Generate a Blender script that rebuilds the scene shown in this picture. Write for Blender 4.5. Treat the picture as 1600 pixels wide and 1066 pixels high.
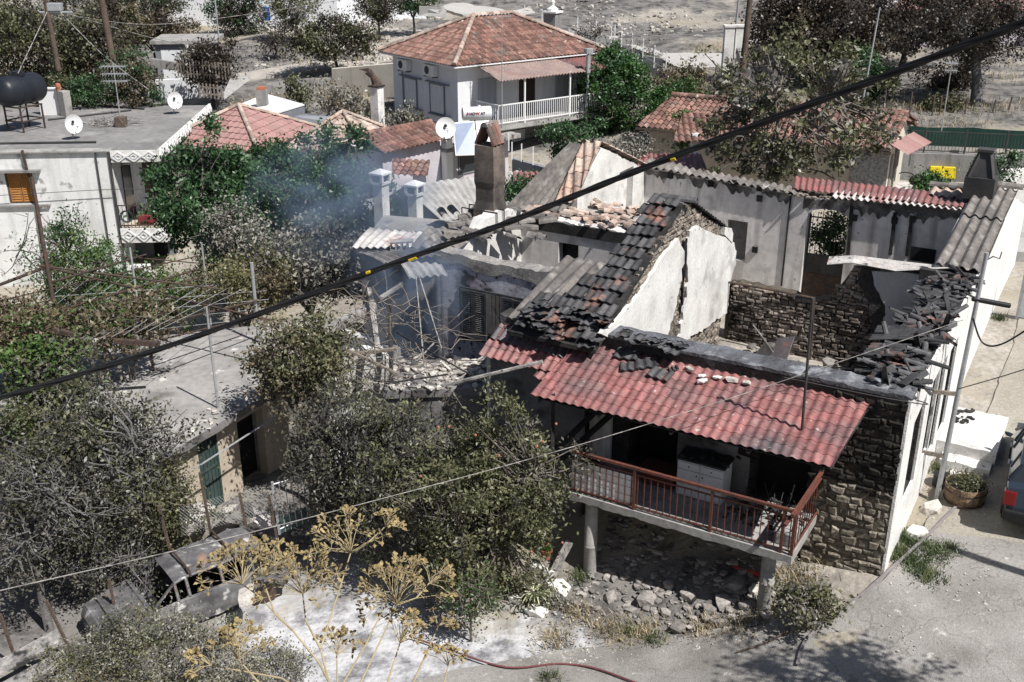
import bpy, bmesh, math, random
import numpy as np
from mathutils import Vector, Matrix
for o in list(bpy.data.objects): bpy.data.objects.remove(o)
SC = bpy.context.scene
COL = SC.collection
R = math.radians
rnd = random.Random(7)
# ------------------------------------------------------------------ camera, sky, sun, exposure
FPX, PIT, CAMH = 1653.0, 22.4, 13.0
cd = bpy.data.cameras.new("camera"); cam = bpy.data.objects.new("camera", cd); COL.objects.link(cam)
cam.location = (0, 0, CAMH); cam.rotation_euler = (R(90 - PIT), 0, 0)
cd.sensor_width = 36; cd.lens = 36 * FPX / 1600; cd.clip_start = .1; cd.clip_end = 2000
SC.camera = cam
SUN_AZ, SUN_EL = -42.0, 55.0            # math angle from +X, degrees
world = bpy.data.worlds.new("World"); SC.world = world; world.use_nodes = True
wn = world.node_tree; bg = wn.nodes["Background"]; sky = wn.nodes.new("ShaderNodeTexSky")
sky.sky_type = 'NISHITA'; sky.sun_disc = False; sky.sun_elevation = R(SUN_EL); sky.sun_rotation = R(90 - SUN_AZ)
wn.links.new(sky.outputs[0], bg.inputs[0]); bg.inputs[1].default_value = .055
sl = bpy.data.lights.new("sun", 'SUN'); sl.energy = 5.0; sl.angle = R(.5); sl.color = (1, .97, .93)
sun = bpy.data.objects.new("sun", sl); COL.objects.link(sun); sun.location = (30, -20, 60)
sdir = Vector((math.cos(R(SUN_AZ)) * math.cos(R(SUN_EL)), math.sin(R(SUN_AZ)) * math.cos(R(SUN_EL)), math.sin(R(SUN_EL))))
sun.rotation_euler = sdir.to_track_quat('Z', 'Y').to_euler()
SC.view_settings.view_transform = 'Standard'; SC.view_settings.look = 'None'
SC.view_settings.exposure = .32; SC.view_settings.gamma = 1
SC.render.engine = 'CYCLES'; SC.cycles.max_bounces = 5; SC.cycles.diffuse_bounces = 2; SC.cycles.glossy_bounces = 2
SC.cycles.transparent_max_bounces = 6; SC.cycles.volume_bounces = 0

# ------------------------------------------------------------------ photo geometry helpers
cp, sp = math.cos(R(PIT)), math.sin(R(PIT))
def ray(u, v):
    r = (u - 800) / FPX; d = (v - 533) / FPX
    return Vector((r, cp - d * sp, -sp - d * cp))
O = Vector((0, 0, CAMH))
def Pz(u, v, z): d = ray(u, v); return O + d * ((z - CAMH) / d.z)
def Py(u, v, y): d = ray(u, v); return O + d * (y / d.y)
def Pp(u, v, o, n):                                       # on the plane through o with normal n
    d = ray(u, v); return O + d * ((o - O).dot(n) / d.dot(n))
class Fr:                                                 # a local frame: x along, y back, z up
    def __init__(s, o, ang):
        s.o = Vector(o); s.a = ang; s.x = Vector((math.cos(R(ang)), math.sin(R(ang)), 0)); s.y = Vector((-s.x.y, s.x.x, 0))
    def __call__(s, x, y, z): return s.o + s.x * x + s.y * y + Vector((0, 0, z))
    def py(s, u, v, y): return Pp(u, v, s.o + s.y * y, s.y)       # pixel on plane y = const
    def px(s, u, v, x): return Pp(u, v, s.o + s.x * x, s.x)
    def loc(s, p): d = p - s.o; return (d.dot(s.x), d.dot(s.y), d.z)
W0 = Fr((0, 0, 0), 0)
HF = Fr((7.82, 18.74, 0), -30.4)                          # the burnt house: x<=0 along the front, y = depth

# ------------------------------------------------------------------ materials
def mat(name, col, var=None, sc=1.5, fine=.25, fsc=14, rough=.9, bump=.25, bsc=30, isl=0, stain=None, ssc=1.2, sth=.55, sw=.12,
        streak=None, metal=0, stain2=None, s2sc=5, s2th=.62, brick=None, vor=None):
    m = bpy.data.materials.new(name); m.use_nodes = True; t = m.node_tree; N = t.nodes; L = t.links
    b = N["Principled BSDF"]; b.inputs["Roughness"].default_value = rough; b.inputs["Metallic"].default_value = metal
    b.inputs["Specular IOR Level"].default_value = .3
    g = N.new("ShaderNodeNewGeometry"); pos = g.outputs["Position"]
    def noise(scale, det=4, vec=None):
        n = N.new("ShaderNodeTexNoise"); n.inputs["Scale"].default_value = scale; n.inputs["Detail"].default_value = det
        L.new(vec or pos, n.inputs["Vector"]); return n.outputs["Fac"]
    def ramp(src, a, bb):
        r = N.new("ShaderNodeMapRange"); r.inputs[1].default_value = a; r.inputs[2].default_value = bb; L.new(src, r.inputs[0]); return r.outputs[0]
    def mix(f, A, B, bt='MIX'):
        x = N.new("ShaderNodeMix"); x.data_type = 'RGBA'; x.blend_type = bt
        for s, v in ((x.inputs[0], f), (x.inputs[6], A), (x.inputs[7], B)):
            if hasattr(v, "links"): L.new(v, s)
            elif isinstance(v, (int, float)): s.default_value = v
            else: s.default_value = (*v[:3], 1)
        return x.outputs[2]
    c = (*col, 1)
    if var: c = mix(ramp(noise(sc), .35, .65), col, var)
    if stain: c = mix(ramp(noise(ssc, 6), sth, sth + sw), c, stain)
    if stain2: c = mix(ramp(noise(s2sc, 6), s2th, s2th + .06), c, stain2)
    if streak:
        mp = N.new("ShaderNodeMapping"); mp.inputs["Scale"].default_value = (3, 3, .3); L.new(pos, mp.inputs[0])
        c = mix(ramp(noise(1, 4, mp.outputs[0]), .52, .72), c, streak)
    if vor:
        v = N.new("ShaderNodeTexVoronoi"); v.feature = 'DISTANCE_TO_EDGE'; v.inputs["Scale"].default_value = vor[0]; vv = N.new("ShaderNodeVectorMath"); vv.operation = "MULTIPLY_ADD"; nn = N.new("ShaderNodeTexNoise"); nn.inputs["Scale"].default_value = 1.2 * vor[0] ** .5 * 1.5; nn.inputs["Detail"].default_value = 6; L.new(pos, nn.inputs["Vector"]); L.new(nn.outputs["Color"], vv.inputs[0]); vv.inputs[1].default_value = [.9 / vor[0]] * 3; L.new(pos, vv.inputs[2]); L.new(vv.outputs[0], v.inputs["Vector"])
        c = mix(ramp(v.outputs["Distance"], *(vor[2:] or (.02, .07))), vor[1], c)
    if fine:
        f = ramp(noise(fsc, 5), .25, .75); k = N.new("ShaderNodeMapRange"); k.inputs[3].default_value = 1 - fine; k.inputs[4].default_value = 1 + fine; L.new(f, k.inputs[0])
        c = mix(1.0, c, k.outputs[0], 'MULTIPLY')
    if isl:
        k = N.new("ShaderNodeMapRange"); k.inputs[3].default_value = 1 - isl; k.inputs[4].default_value = 1 + isl; L.new(g.outputs["Random Per Island"], k.inputs[0])
        c = mix(1.0, c, k.outputs[0], 'MULTIPLY')
    if hasattr(c, "links"): L.new(c, b.inputs["Base Color"])
    else: b.inputs["Base Color"].default_value = c
    if bump:
        bp = N.new("ShaderNodeBump"); bp.inputs["Strength"].default_value = bump; bp.inputs["Distance"].default_value = .05
        L.new(noise(bsc, 6), bp.inputs["Height"]); L.new(bp.outputs[0], b.inputs["Normal"])
    return m
def leafmat(name, cols, trans=.14):
    m = bpy.data.materials.new(name); m.use_nodes = True; t = m.node_tree; N = t.nodes; L = t.links; b = N["Principled BSDF"]
    b.inputs["Roughness"].default_value = .45; b.inputs["Specular IOR Level"].default_value = .5
    g = N.new("ShaderNodeNewGeometry"); r = N.new("ShaderNodeValToRGB"); n3 = N.new("ShaderNodeTexNoise"); n3.inputs["Scale"].default_value = 2.6; L.new(g.outputs["Position"], n3.inputs["Vector"]); m3 = N.new("ShaderNodeMapRange"); m3.inputs[1].default_value = .32; m3.inputs[2].default_value = .68; L.new(n3.outputs["Fac"], m3.inputs[0]); x3 = N.new("ShaderNodeMix"); x3.inputs[0].default_value = .42; L.new(m3.outputs[0], x3.inputs[2]); L.new(g.outputs["Random Per Island"], x3.inputs[3]); L.new(x3.outputs[0], r.inputs[0])
    e = r.color_ramp.elements; e[0].color = (*cols[0], 1); e[1].color = (*cols[-1], 1)
    for i, cc in enumerate(cols[1:-1]): x = e.new((i + 1) / (len(cols) - 1)); x.color = (*cc, 1)
    n = N.new("ShaderNodeTexNoise"); n.inputs["Scale"].default_value = 1.3; L.new(g.outputs["Position"], n.inputs["Vector"])
    k = N.new("ShaderNodeMapRange"); k.inputs[1].default_value = .3; k.inputs[2].default_value = .7; k.inputs[3].default_value = .65; k.inputs[4].default_value = 1.35; L.new(n.outputs[0], k.inputs[0])
    x = N.new("ShaderNodeMix"); x.data_type = 'RGBA'; x.blend_type = 'MULTIPLY'; x.inputs[0].default_value = 1; L.new(r.outputs[0], x.inputs[6]); L.new(k.outputs[0], x.inputs[7])
    L.new(x.outputs[2], b.inputs["Base Color"])
    tr = N.new("ShaderNodeBsdfTranslucent"); L.new(x.outputs[2], tr.inputs[0]); ms = N.new("ShaderNodeMixShader"); ms.inputs[0].default_value = trans
    L.new(b.outputs[0], ms.inputs[1]); L.new(tr.outputs[0], ms.inputs[2]); L.new(ms.outputs[0], N["Material Output"].inputs[0])
    return m
BLK = (.012, .011, .011)
M = dict(
 white=mat("whitewash", (.8, .79, .76), (.66, .65, .63), fine=.14, bump=.4, bsc=25, stain2=(.12, .11, .1), s2sc=9, s2th=.68),
 plaster_w=mat("plaster_white", (.74, .73, .7), (.6, .58, .55), fine=.15, stain=(.36, .35, .34), ssc=1.3, sth=.54, sw=.2, stain2=(.12, .11, .1), s2sc=8, s2th=.68),
 plaster_g=mat("plaster_grey", (.76, .73, .71), (.64, .61, .59), sc=.9, fine=.16, fsc=5, streak=(.4, .37, .36), stain=(.17, .155, .15), ssc=.8, sth=.58, sw=.2, stain2=(.3, .28, .27), s2sc=5, s2th=.66),
 plaster_p=mat("plaster_mauve", (.33, .29, .33), (.5, .51, .56), sc=1.1, fine=.3, fsc=8, stain=(.045, .042, .048), ssc=1.3, sth=.53, sw=.1, stain2=(.06, .055, .06), s2sc=6, s2th=.6),
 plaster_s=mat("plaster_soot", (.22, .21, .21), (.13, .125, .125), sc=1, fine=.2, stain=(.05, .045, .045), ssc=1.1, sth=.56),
 char=mat("charred_masonry", (.028, .026, .026), (.06, .056, .055), fine=.4, bump=.7, bsc=18, stain=(.13, .125, .13), ssc=3, sth=.6),
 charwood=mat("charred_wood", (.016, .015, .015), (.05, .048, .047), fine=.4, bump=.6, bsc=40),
 stone=mat("burnt_stone", (.19, .155, .13), (.28, .24, .21), sc=3, fine=.35, fsc=12, isl=.5, bump=.5, bsc=22, stain=(.03, .026, .025), ssc=.7, sth=.47, sw=.2),
 stone2=mat("brown_stone", (.18, .155, .125), (.25, .225, .185), sc=2.5, fine=.35, fsc=10, isl=.4, bump=.6, bsc=16, stain=(.06, .05, .042), ssc=1.3, sth=.54, sw=.2),
 stone_b=mat("soot_stone", (.015, .013, .012), (.04, .034, .029), sc=2.5, fine=.4, fsc=10, isl=.4, bump=.6, bsc=16),
 mortar=mat("dark_mortar", (.06, .05, .04), (.13, .11, .085), fine=.4, bump=.6),
 rubble=mat("rubble_masonry", (.3, .26, .22), (.17, .145, .12), sc=4, fine=.4, isl=.3, bump=.7, bsc=14, vor=(6, (.07, .06, .05))),
 tile=mat("clay_tile", (.23, .125, .1), (.19, .11, .09), sc=2, fine=.3, fsc=6, isl=.4, rough=.85, bump=.2, stain=(.16, .13, .11), ssc=1.8, sth=.55, stain2=(.5, .42, .36), s2sc=3, s2th=.66),
 tile_o=mat("weathered_tile", (.4, .28, .22), (.44, .37, .32), sc=1.5, fine=.3, isl=.3, stain=(.2, .17, .15), ssc=2.2, sth=.56),
 tile_n=mat("pink_tile", (.34, .19, .175), (.33, .205, .19), sc=1, fine=.15, isl=.12, stain=(.32, .2, .17), ssc=2, sth=.6),
 tile_b=mat("burnt_tile", (.045, .045, .048), (.09, .088, .09), sc=2.5, fine=.3, isl=.5, rough=.6, bump=.15, stain=(.24, .13, .1), ssc=1.3, sth=.58, sw=.1),
 redmetal=mat("red_metal_sheet", (.29, .115, .108), (.22, .105, .1), sc=1.6, fine=.3, fsc=9, isl=.2, rough=.55, bump=.2, bsc=12, stain=(.1, .085, .09), ssc=.9, sth=.47, sw=.28, stain2=(.4, .35, .33), s2sc=8, s2th=.65, streak=(.24, .14, .13)),
 greymetal=mat("scorched_metal_sheet", (.13, .11, .115), (.075, .07, .075), sc=2, fine=.3, rough=.5, bump=.1, stain=(.25, .11, .1), ssc=1.5, sth=.58),
 cement=mat("cement_sheet", (.2, .18, .165), (.12, .11, .105), sc=1.6, fine=.3, fsc=8, bump=.3, streak=(.3, .28, .26), stain=(.05, .048, .045), ssc=1.5, sth=.6),
 cementl=mat("pale_cement_sheet", (.42, .41, .39), (.32, .31, .3), fine=.2, streak=(.22, .21, .2)),
 sheetw=mat("burnt_white_sheet", (.6, .57, .54), (.42, .39, .37), sc=2.5, fine=.2, stain=(.33, .17, .15), ssc=1, sth=.57, stain2=(.15, .14, .14), s2sc=4, s2th=.62),
 conc=mat("concrete", (.37, .36, .345), (.3, .29, .275), sc=1.2, fine=.2, fsc=10, streak=(.2, .19, .18), stain=(.18, .17, .16), ssc=1, sth=.62),
 concd=mat("roof_concrete", (.34, .325, .31), (.25, .24, .23), sc=.7, fine=.22, fsc=5, stain=(.15, .145, .14), ssc=.8, sth=.58, stain2=(.5, .48, .45), s2sc=2.5, s2th=.64),
 roofdk=mat("dark_roof_concrete", (.25, .24, .235), (.18, .175, .17), sc=.5, fine=.25, fsc=4, stain=(.3, .29, .28), ssc=.6, sth=.58),
 wallw=mat("stained_white_wall", (.78, .78, .77), (.72, .72, .71), sc=.6, fine=.08, bump=.1, stain=(.5, .5, .48), ssc=.9, sth=.53, sw=.15, stain2=(.36, .36, .34), s2sc=2.2, s2th=.62, streak=(.6, .6, .58)),
 wallc=mat("clean_white_wall", (.74, .75, .77), (.68, .69, .7), fine=.06, bump=.08, streak=(.63, .64, .65)),
 wallcream=mat("cream_wall", (.62, .57, .48), (.52, .48, .42), sc=.6, fine=.1, streak=(.36, .33, .29)),
 walllav=mat("lavender_wall", (.55, .51, .55), (.48, .45, .48), fine=.1),
 wallbeige=mat("beige_wall", (.5, .43, .34), (.4, .35, .28), fine=.15, fsc=8, stain=(.2, .17, .14), ssc=1.2, sth=.6),
 wallgrey=mat("grey_render", (.3, .29, .28), (.22, .215, .21), sc=.8, fine=.2, streak=(.15, .145, .14)),
 wallslate=mat("slate_paint", (.19, .2, .23), (.24, .25, .27), fine=.15),
 speck=mat("speckled_render", (.4, .39, .38), (.2, .19, .185), sc=9, fine=.4, fsc=30, bump=.6, bsc=40),
 rust=mat("rusty_paint", (.15, .05, .035), (.1, .045, .035), sc=4, fine=.3, rough=.7, bump=.15),
 rustd=mat("dark_rust", (.09, .055, .04), (.05, .04, .036), sc=5, fine=.3, rough=.8),
 galv=mat("galvanised", (.45, .46, .47), (.33, .34, .35), fine=.15, rough=.5, metal=.3, bump=.05),
 iron=mat("dark_iron", (.04, .04, .042), (.07, .068, .066), fine=.2, rough=.6, bump=.1),
 wood=mat("grey_wood", (.26, .22, .18), (.16, .135, .115), sc=4, fine=.3, bump=.4, bsc=30),
 woodpole=mat("pole_wood", (.13, .095, .075), (.085, .065, .055), sc=3, fine=.3, bump=.4),
 ashwood=mat("ash_wood", (.4, .38, .36), (.2, .19, .18), sc=4, fine=.3, bump=.5, stain=(.04, .04, .04), ssc=3, sth=.55),
 orange=mat("orange_shutter", (.42, .19, .05), (.33, .15, .05), sc=4, fine=.15),
 dkshut=mat("burnt_shutter", (.03, .034, .04), (.07, .072, .08), sc=3, fine=.3, rough=.5),
 whitep=mat("white_paint", (.78, .78, .77), None, fine=.05, rough=.5, bump=.03),
 whitecab=mat("scorched_white_door", (.7, .71, .73), (.62, .62, .63), fine=.06, rough=.5, bump=.05, stain=(.09, .06, .045), ssc=1.3, sth=.6, sw=.15),
 glassd=mat("dark_glass", (.025, .03, .035), None, fine=0, rough=.12, bump=0),
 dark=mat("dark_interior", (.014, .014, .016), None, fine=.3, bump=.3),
 tank=mat("black_plastic_tank", (.016, .019, .026), (.024, .027, .034), fine=.1, rough=.4, bump=.03),
 blackp=mat("black_rubber", (.014, .014, .015), None, fine=.2, rough=.5, bump=.1),
 alu=mat("brushed_aluminium", (.7, .7, .71), (.62, .62, .63), fine=.05, rough=.35, bump=.03),
 panel=mat("solar_panel", (.2, .25, .36), (.24, .29, .4), sc=2, fine=.06, rough=.25, bump=0),
 yellow=mat("yellow_cloth", (.75, .58, .02), (.66, .5, .02), fine=.1, bump=.1),
 yellowt=mat("yellow_tape", (.6, .42, .02), None, fine=.1),
 red=mat("red_plastic", (.5, .06, .05), None, fine=.1, rough=.5),
 pink=mat("pink_plastic", (.6, .1, .14), None, fine=.1, rough=.5),
 bluep=mat("blue_plastic", (.03, .12, .4), None, fine=.1, rough=.5),
 greenp=mat("dark_green_paint", (.03, .055, .05), (.05, .075, .07), fine=.2, rough=.6, stain=(.12, .1, .08), ssc=3, sth=.62),
 greennet=mat("green_net", (.015, .045, .035), (.02, .06, .045), fine=.3),
 terr=mat("terracotta", (.42, .16, .09), (.36, .14, .09), fine=.15),
 carp=mat("dark_car_paint", (.04, .055, .08), None, fine=.05, rough=.2, metal=.4, bump=0),
 carburnt=mat("burnt_car_steel", (.2, .195, .2), (.09, .088, .095), sc=3, fine=.25, fsc=9, rough=.6, metal=.2, bump=.2, stain=(.33, .2, .14), ssc=2, sth=.6, stain2=(.55, .54, .53), s2sc=2.6, s2th=.6),
 taillight=mat("red_lamp_glass", (.13, .01, .01), None, fine=0, rough=.15, bump=0),
 rock=mat("pale_rock", (.5, .47, .43), (.34, .31, .28), sc=3, fine=.3, isl=.35, bump=.5, bsc=14),
 rockd=mat("sooty_shaded_rock", (.3, .28, .26), (.17, .155, .145), sc=3, fine=.3, isl=.5, bump=.5, bsc=14),  # sooty rubble; under the balcony the darker tone also carries its shade
 rockw=mat("whitewashed_rock", (.78, .77, .74), (.66, .65, .62), sc=3, fine=.15, bump=.4, bsc=12),
 trunk=mat("bark", (.12, .1, .085), (.2, .18, .16), sc=5, fine=.35, bump=.6, bsc=20),
 trunkg=mat("ash_bark", (.1, .097, .095), (.17, .163, .16), sc=4, fine=.3, bump=.5, bsc=25),
 trunkd=mat("burnt_bark", (.04, .037, .036), (.09, .085, .082), sc=5, fine=.3, bump=.5),
 fennel=mat("dry_fennel_stem", (.4, .33, .2), (.33, .27, .16), sc=8, fine=.15),
 seed=mat("dry_seed", (.31, .24, .12), (.22, .165, .075), sc=20, fine=.3, isl=.3),
 ink=mat("black_ink", (.02, .02, .022), None, fine=0), inkr=mat("red_ink", (.5, .03, .03), None, fine=0),
 hose=mat("maroon_hose", (.16, .055, .06), None, fine=.2), cloth=mat("grey_strap", (.22, .2, .2), None, fine=.2),
)
LM = dict(
 green=leafmat("green_leaves", [(0.024, 0.056, 0.024), (0.044, 0.100, 0.036), (0.072, 0.136, 0.056)]),
 bright=leafmat("bright_leaves", [(0.020, 0.056, 0.012), (0.040, 0.104, 0.020), (0.076, 0.136, 0.036)]),
 olive=leafmat("olive_leaves", [(0.032, 0.040, 0.020), (0.080, 0.088, 0.040), (0.168, 0.168, 0.088), (0.048, 0.044, 0.028)]),
 brown=leafmat("withered_leaves", [(0.048, 0.038, 0.024), (0.112, 0.092, 0.056), (0.184, 0.144, 0.088), (0.064, 0.064, 0.032)]),
 dkbrown=leafmat("scorched_leaves", [(0.018, 0.014, 0.010), (0.044, 0.034, 0.024), (0.088, 0.068, 0.048)]),
 grey=leafmat("ashen_leaves", [(0.080, 0.076, 0.064), (0.200, 0.188, 0.160), (0.304, 0.288, 0.248), (0.072, 0.068, 0.048)]),
 yellow=leafmat("yellowing_leaves", [(0.080, 0.096, 0.036), (0.136, 0.140, 0.060), (0.216, 0.196, 0.100), (0.104, 0.084, 0.048)]),
 charleaf=leafmat("charred_leaves", [(0.020, 0.020, 0.016), (0.056, 0.054, 0.044), (0.136, 0.128, 0.096), (0.040, 0.046, 0.024)]),
 vine=leafmat("vine_leaves", [(0.032, 0.080, 0.012), (0.056, 0.120, 0.024), (0.096, 0.136, 0.040), (0.112, 0.088, 0.040)]),
 dry=leafmat("dry_grass", [(.3, .25, .15), (.42, .35, .22), (.24, .2, .13)]),
 grass=leafmat("weed_leaves", [(.04, .065, .025), (.075, .105, .04), (.15, .15, .075)]),
 stripe=leafmat("striped_blades", [(.2, .3, .1), (.5, .52, .32), (.65, .65, .5)]),
)
# ------------------------------------------------------------------ objects
def link(o, parent=None):
    COL.objects.link(o)
    if parent is not None: o.parent = parent
    return o
def wloc(o):
    v = Vector((0, 0, 0))
    while o is not None: v += Vector(o.location); o = o.parent
    return v
def tag(o, label=None, cat=None, group=None, kind=None):
    for k, v in (("label", label), ("category", cat), ("group", group), ("kind", kind)):
        if v: o[k] = v
    return o
def thing(name, label, cat, loc, group=None):
    o = bpy.data.objects.new(name, None); o.location = loc; o.empty_display_size = .3; link(o)
    return tag(o, label, cat, group)
def ragpx(pts, n=4, amp=1.2, seed=1):
    """roughen a pixel outline so that a broken edge reads as broken"""
    r = random.Random(seed); out = []
    for (a, b), (c, d) in zip(pts, pts[1:] + pts[:1]):
        for i in range(n): t = i / n; out.append((a + (c - a) * t + (r.gauss(0, amp) if i else 0), b + (d - b) * t + (r.gauss(0, amp) if i else 0)))
    return out
class MB:
    def __init__(s, fr=W0): s.v = []; s.f = []; s.fr = fr
    def add(s, vs, fs):
        n = len(s.v); s.v += [tuple(p) for p in vs]; s.f += [tuple(i + n for i in f) for f in fs]; return s
    def para(s, o, ex, ey, ez):
        o = Vector(o); P = [o, o + ex, o + ex + ey, o + ey]; P += [p + ez for p in P]
        return s.add(P, [(3, 2, 1, 0), (4, 5, 6, 7), (0, 1, 5, 4), (1, 2, 6, 5), (2, 3, 7, 6), (3, 0, 4, 7)])
    def box(s, x0, x1, y0, y1, z0, z1):
        f = s.fr; return s.para(f(x0, y0, z0), f.x * (x1 - x0), f.y * (y1 - y0), Vector((0, 0, z1 - z0)))
    def bar(s, p, q, w, h=None):                         # a square bar from p to q (world)
        p, q = Vector(p), Vector(q); d = q - p; n = d.cross(Vector((0, 0, 1)))
        if n.length < 1e-5: n = Vector((1, 0, 0))
        n.normalize(); u = n.cross(d).normalized(); h = h or w
        return s.para(p - n * w / 2 - u * h / 2, n * w, u * h, d)
    def tube(s, pts, r, n=6):
        pts = [Vector(p) for p in pts]; k = len(pts); V = []; F = []
        for i, p in enumerate(pts):
            d = (pts[min(i + 1, k - 1)] - pts[max(i - 1, 0)]).normalized()
            a = d.cross(Vector((.13, .31, 1))).normalized(); b = d.cross(a); rr = r[i] if isinstance(r, (list, tuple)) else r
            for j in range(n): t = 2 * math.pi * j / n; V.append(p + a * (rr * math.cos(t)) + b * (rr * math.sin(t)))
        for i in range(k - 1):
            for j in range(n): F.append((i * n + j, i * n + (j + 1) % n, (i + 1) * n + (j + 1) % n, (i + 1) * n + j))
        F.append(tuple(range(n))[::-1]); F.append(tuple(range((k - 1) * n, k * n)))
        return s.add(V, F)
    def ext(s, pts, d):                                  # polygon extruded by d
        pts = [Vector(p) for p in pts]; d = Vector(d); n = len(pts)
        nn = Vector((0, 0, 0))
        for i in range(n): nn += (pts[i] - pts[0]).cross(pts[(i + 1) % n] - pts[0])
        if nn.dot(d) > 0: pts = pts[::-1]
        F = [tuple(range(n)), tuple(range(2 * n - 1, n - 1, -1))]
        F += [(i, i + n, (i + 1) % n + n, (i + 1) % n) for i in range(n)]
        return s.add(pts + [p + d for p in pts], F)
    def disc(s, c, nrm, r, th, n=20, r2=None):           # a round plate or drum
        c = Vector(c); nrm = Vector(nrm).normalized(); return s.tube([c, c + nrm * th], [r, r if r2 is None else r2], n)
    def lathe(s, c, prof, n=16, axis=Vector((0, 0, 1))):
        c = Vector(c); q = Vector((0, 0, 1)).rotation_difference(axis); V = []; F = []
        for (r, z) in prof:
            for j in range(n): t = 2 * math.pi * j / n; V.append(c + q @ Vector((r * math.cos(t), r * math.sin(t), z)))
        for i in range(len(prof) - 1):
            for j in range(n): F.append((i * n + j, i * n + (j + 1) % n, (i + 1) * n + (j + 1) % n, (i + 1) * n + j))
        F.append(tuple(range(n))[::-1]); F.append(tuple(range((len(prof) - 1) * n, len(prof) * n)))
        return s.add(V, F)
    def rock(s, c, r, seed=None, sq=(1, 1, .7)):
        rr = random.Random(seed if seed is not None else rnd.random()); bm = bmesh.new(); bmesh.ops.create_icosphere(bm, subdivisions=1, radius=1)
        k = [rr.uniform(.7, 1.25) for _ in bm.verts]; an = rr.uniform(0, 6.28); ca, sa = math.cos(an), math.sin(an); e = rr.uniform(.6, 1)
        V = []
        for i, v in enumerate(bm.verts):
            p = v.co * k[i]; x, y, z = p.x * sq[0], p.y * sq[1] * e, max(-.6, min(.62, p.z)) * sq[2]
            V.append(Vector(c) + Vector((x * ca - y * sa, x * sa + y * ca, z)) * r)
        F = [tuple(v.index for v in f.verts) for f in bm.faces]; bm.free(); return s.add(V, F)
    def build(s, name, m, parent=None, smooth=False, bevel=0, base=None):
        if parent is not None: off = wloc(parent)
        elif base is not None: off = Vector(base)
        else:
            a = np.array(s.v); off = Vector(((a[:, 0].min() + a[:, 0].max()) / 2, (a[:, 1].min() + a[:, 1].max()) / 2, a[:, 2].min()))
        me = bpy.data.meshes.new(name); me.from_pydata([(v[0] - off.x, v[1] - off.y, v[2] - off.z) for v in s.v], [], s.f)
        me.materials.append(m)
        if smooth: me.polygons.foreach_set("use_smooth", [True] * len(me.polygons))
        o = bpy.data.objects.new(name, me); link(o, parent)
        if parent is None: o.location = off
        if smooth: me.set_sharp_from_angle(angle=R(45))
        if bevel:
            b = o.modifiers.new("bevel", 'BEVEL'); b.width = bevel; b.segments = 2; b.limit_method = 'ANGLE'
        return o
def copy_tree(o, loc=None, parent=None, rz=None):
    c = o.copy(); COL.objects.link(c)
    if parent is not None: c.parent = parent
    if loc is not None: c.location = loc
    if rz is not None: c.rotation_euler = (0, 0, rz)
    for ch in list(o.children): copy_tree(ch, parent=c)
    return c
def fn(x): return x if callable(x) else (lambda t: x)
def wall(mb, fr, x0, x1, y0, y1, zb, zt, holes=(), step=.3, zs=None):
    """wall along fr.x; holes = (xa, xb, zlow, zhigh) where the z's may be functions of x"""
    zb, zt = fn(zb), fn(zt); hs = [(a, b, fn(c), fn(d)) for a, b, c, d in holes]
    xs = {round(x0, 4), round(x1, 4)}; n = max(1, int((x1 - x0) / step))
    for i in range(n + 1): xs.add(round(x0 + (x1 - x0) * i / n, 4))
    for a, b, c, d in hs:
        xs |= {round(max(a, x0), 4), round(min(b, x1), 4)}
        if any(callable(q) for q in (c, d)): xs |= {round(a + (b - a) * i / 8, 4) for i in range(9)}
    xs = sorted(xs)
    def ints(x, xm):
        iv = [(zb(x), zt(x))]
        for a, b, c, d in hs:
            if a <= xm <= b:
                nv = []
                for p, q in iv:
                    l, h = max(p, c(x)), min(q, d(x))
                    if h - l < 1e-4: nv.append((p, q)); continue
                    if l - p > 1e-4: nv.append((p, l))
                    if q - h > 1e-4: nv.append((h, q))
                iv = nv
        return iv
    def quad(P): mb.add(P, [(0, 1, 2, 3)])
    for a, b in zip(xs, xs[1:]):
        m = (a + b) / 2; A = ints(a, m); B = ints(b, m)
        for (p, q), (r_, t) in zip(A, B):
            quad([fr(a, y0, p), fr(b, y0, r_), fr(b, y0, t), fr(a, y0, q)]); quad([fr(b, y1, r_), fr(a, y1, p), fr(a, y1, q), fr(b, y1, t)])
            quad([fr(a, y0, q), fr(b, y0, t), fr(b, y1, t), fr(a, y1, q)]); quad([fr(a, y1, p), fr(b, y1, r_), fr(b, y0, r_), fr(a, y0, p)])
    def side(x, iv, s):
        for p, q in iv:
            P = [fr(x, y0, p), fr(x, y0, q), fr(x, y1, q), fr(x, y1, p)]; quad(P if s > 0 else P[::-1])
    def sub(A, B):
        out = list(A)
        for l, h in B:
            nv = []
            for p, q in out:
                if h <= p or l >= q: nv.append((p, q)); continue
                if l - p > 1e-3: nv.append((p, l))
                if q - h > 1e-3: nv.append((h, q))
            out = nv
        return out
    side(xs[0], ints(xs[0], (xs[0] + xs[1]) / 2), -1); side(xs[-1], ints(xs[-1], (xs[-1] + xs[-2]) / 2), 1)
    for i in range(1, len(xs) - 1):
        x = xs[i]; Lf = ints(x, (xs[i - 1] + x) / 2); Rt = ints(x, (x + xs[i + 1]) / 2)
        side(x, sub(Lf, Rt), 1); side(x, sub(Rt, Lf), -1)
    return mb
def rag(base, amp, seed, f=3.0):
    """a ragged profile: base may be a function"""
    r = random.Random(seed); ph = [r.uniform(0, 6.28) for _ in range(5)]; b = fn(base)
    return lambda x: b(x) + amp * (math.sin(f * x + ph[0]) * .4 + math.sin(f * 2.3 * x + ph[1]) * .35 + math.sin(f * 5.1 * x + ph[2]) * .3 + math.sin(f * 11 * x + ph[3]) * .2)
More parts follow.
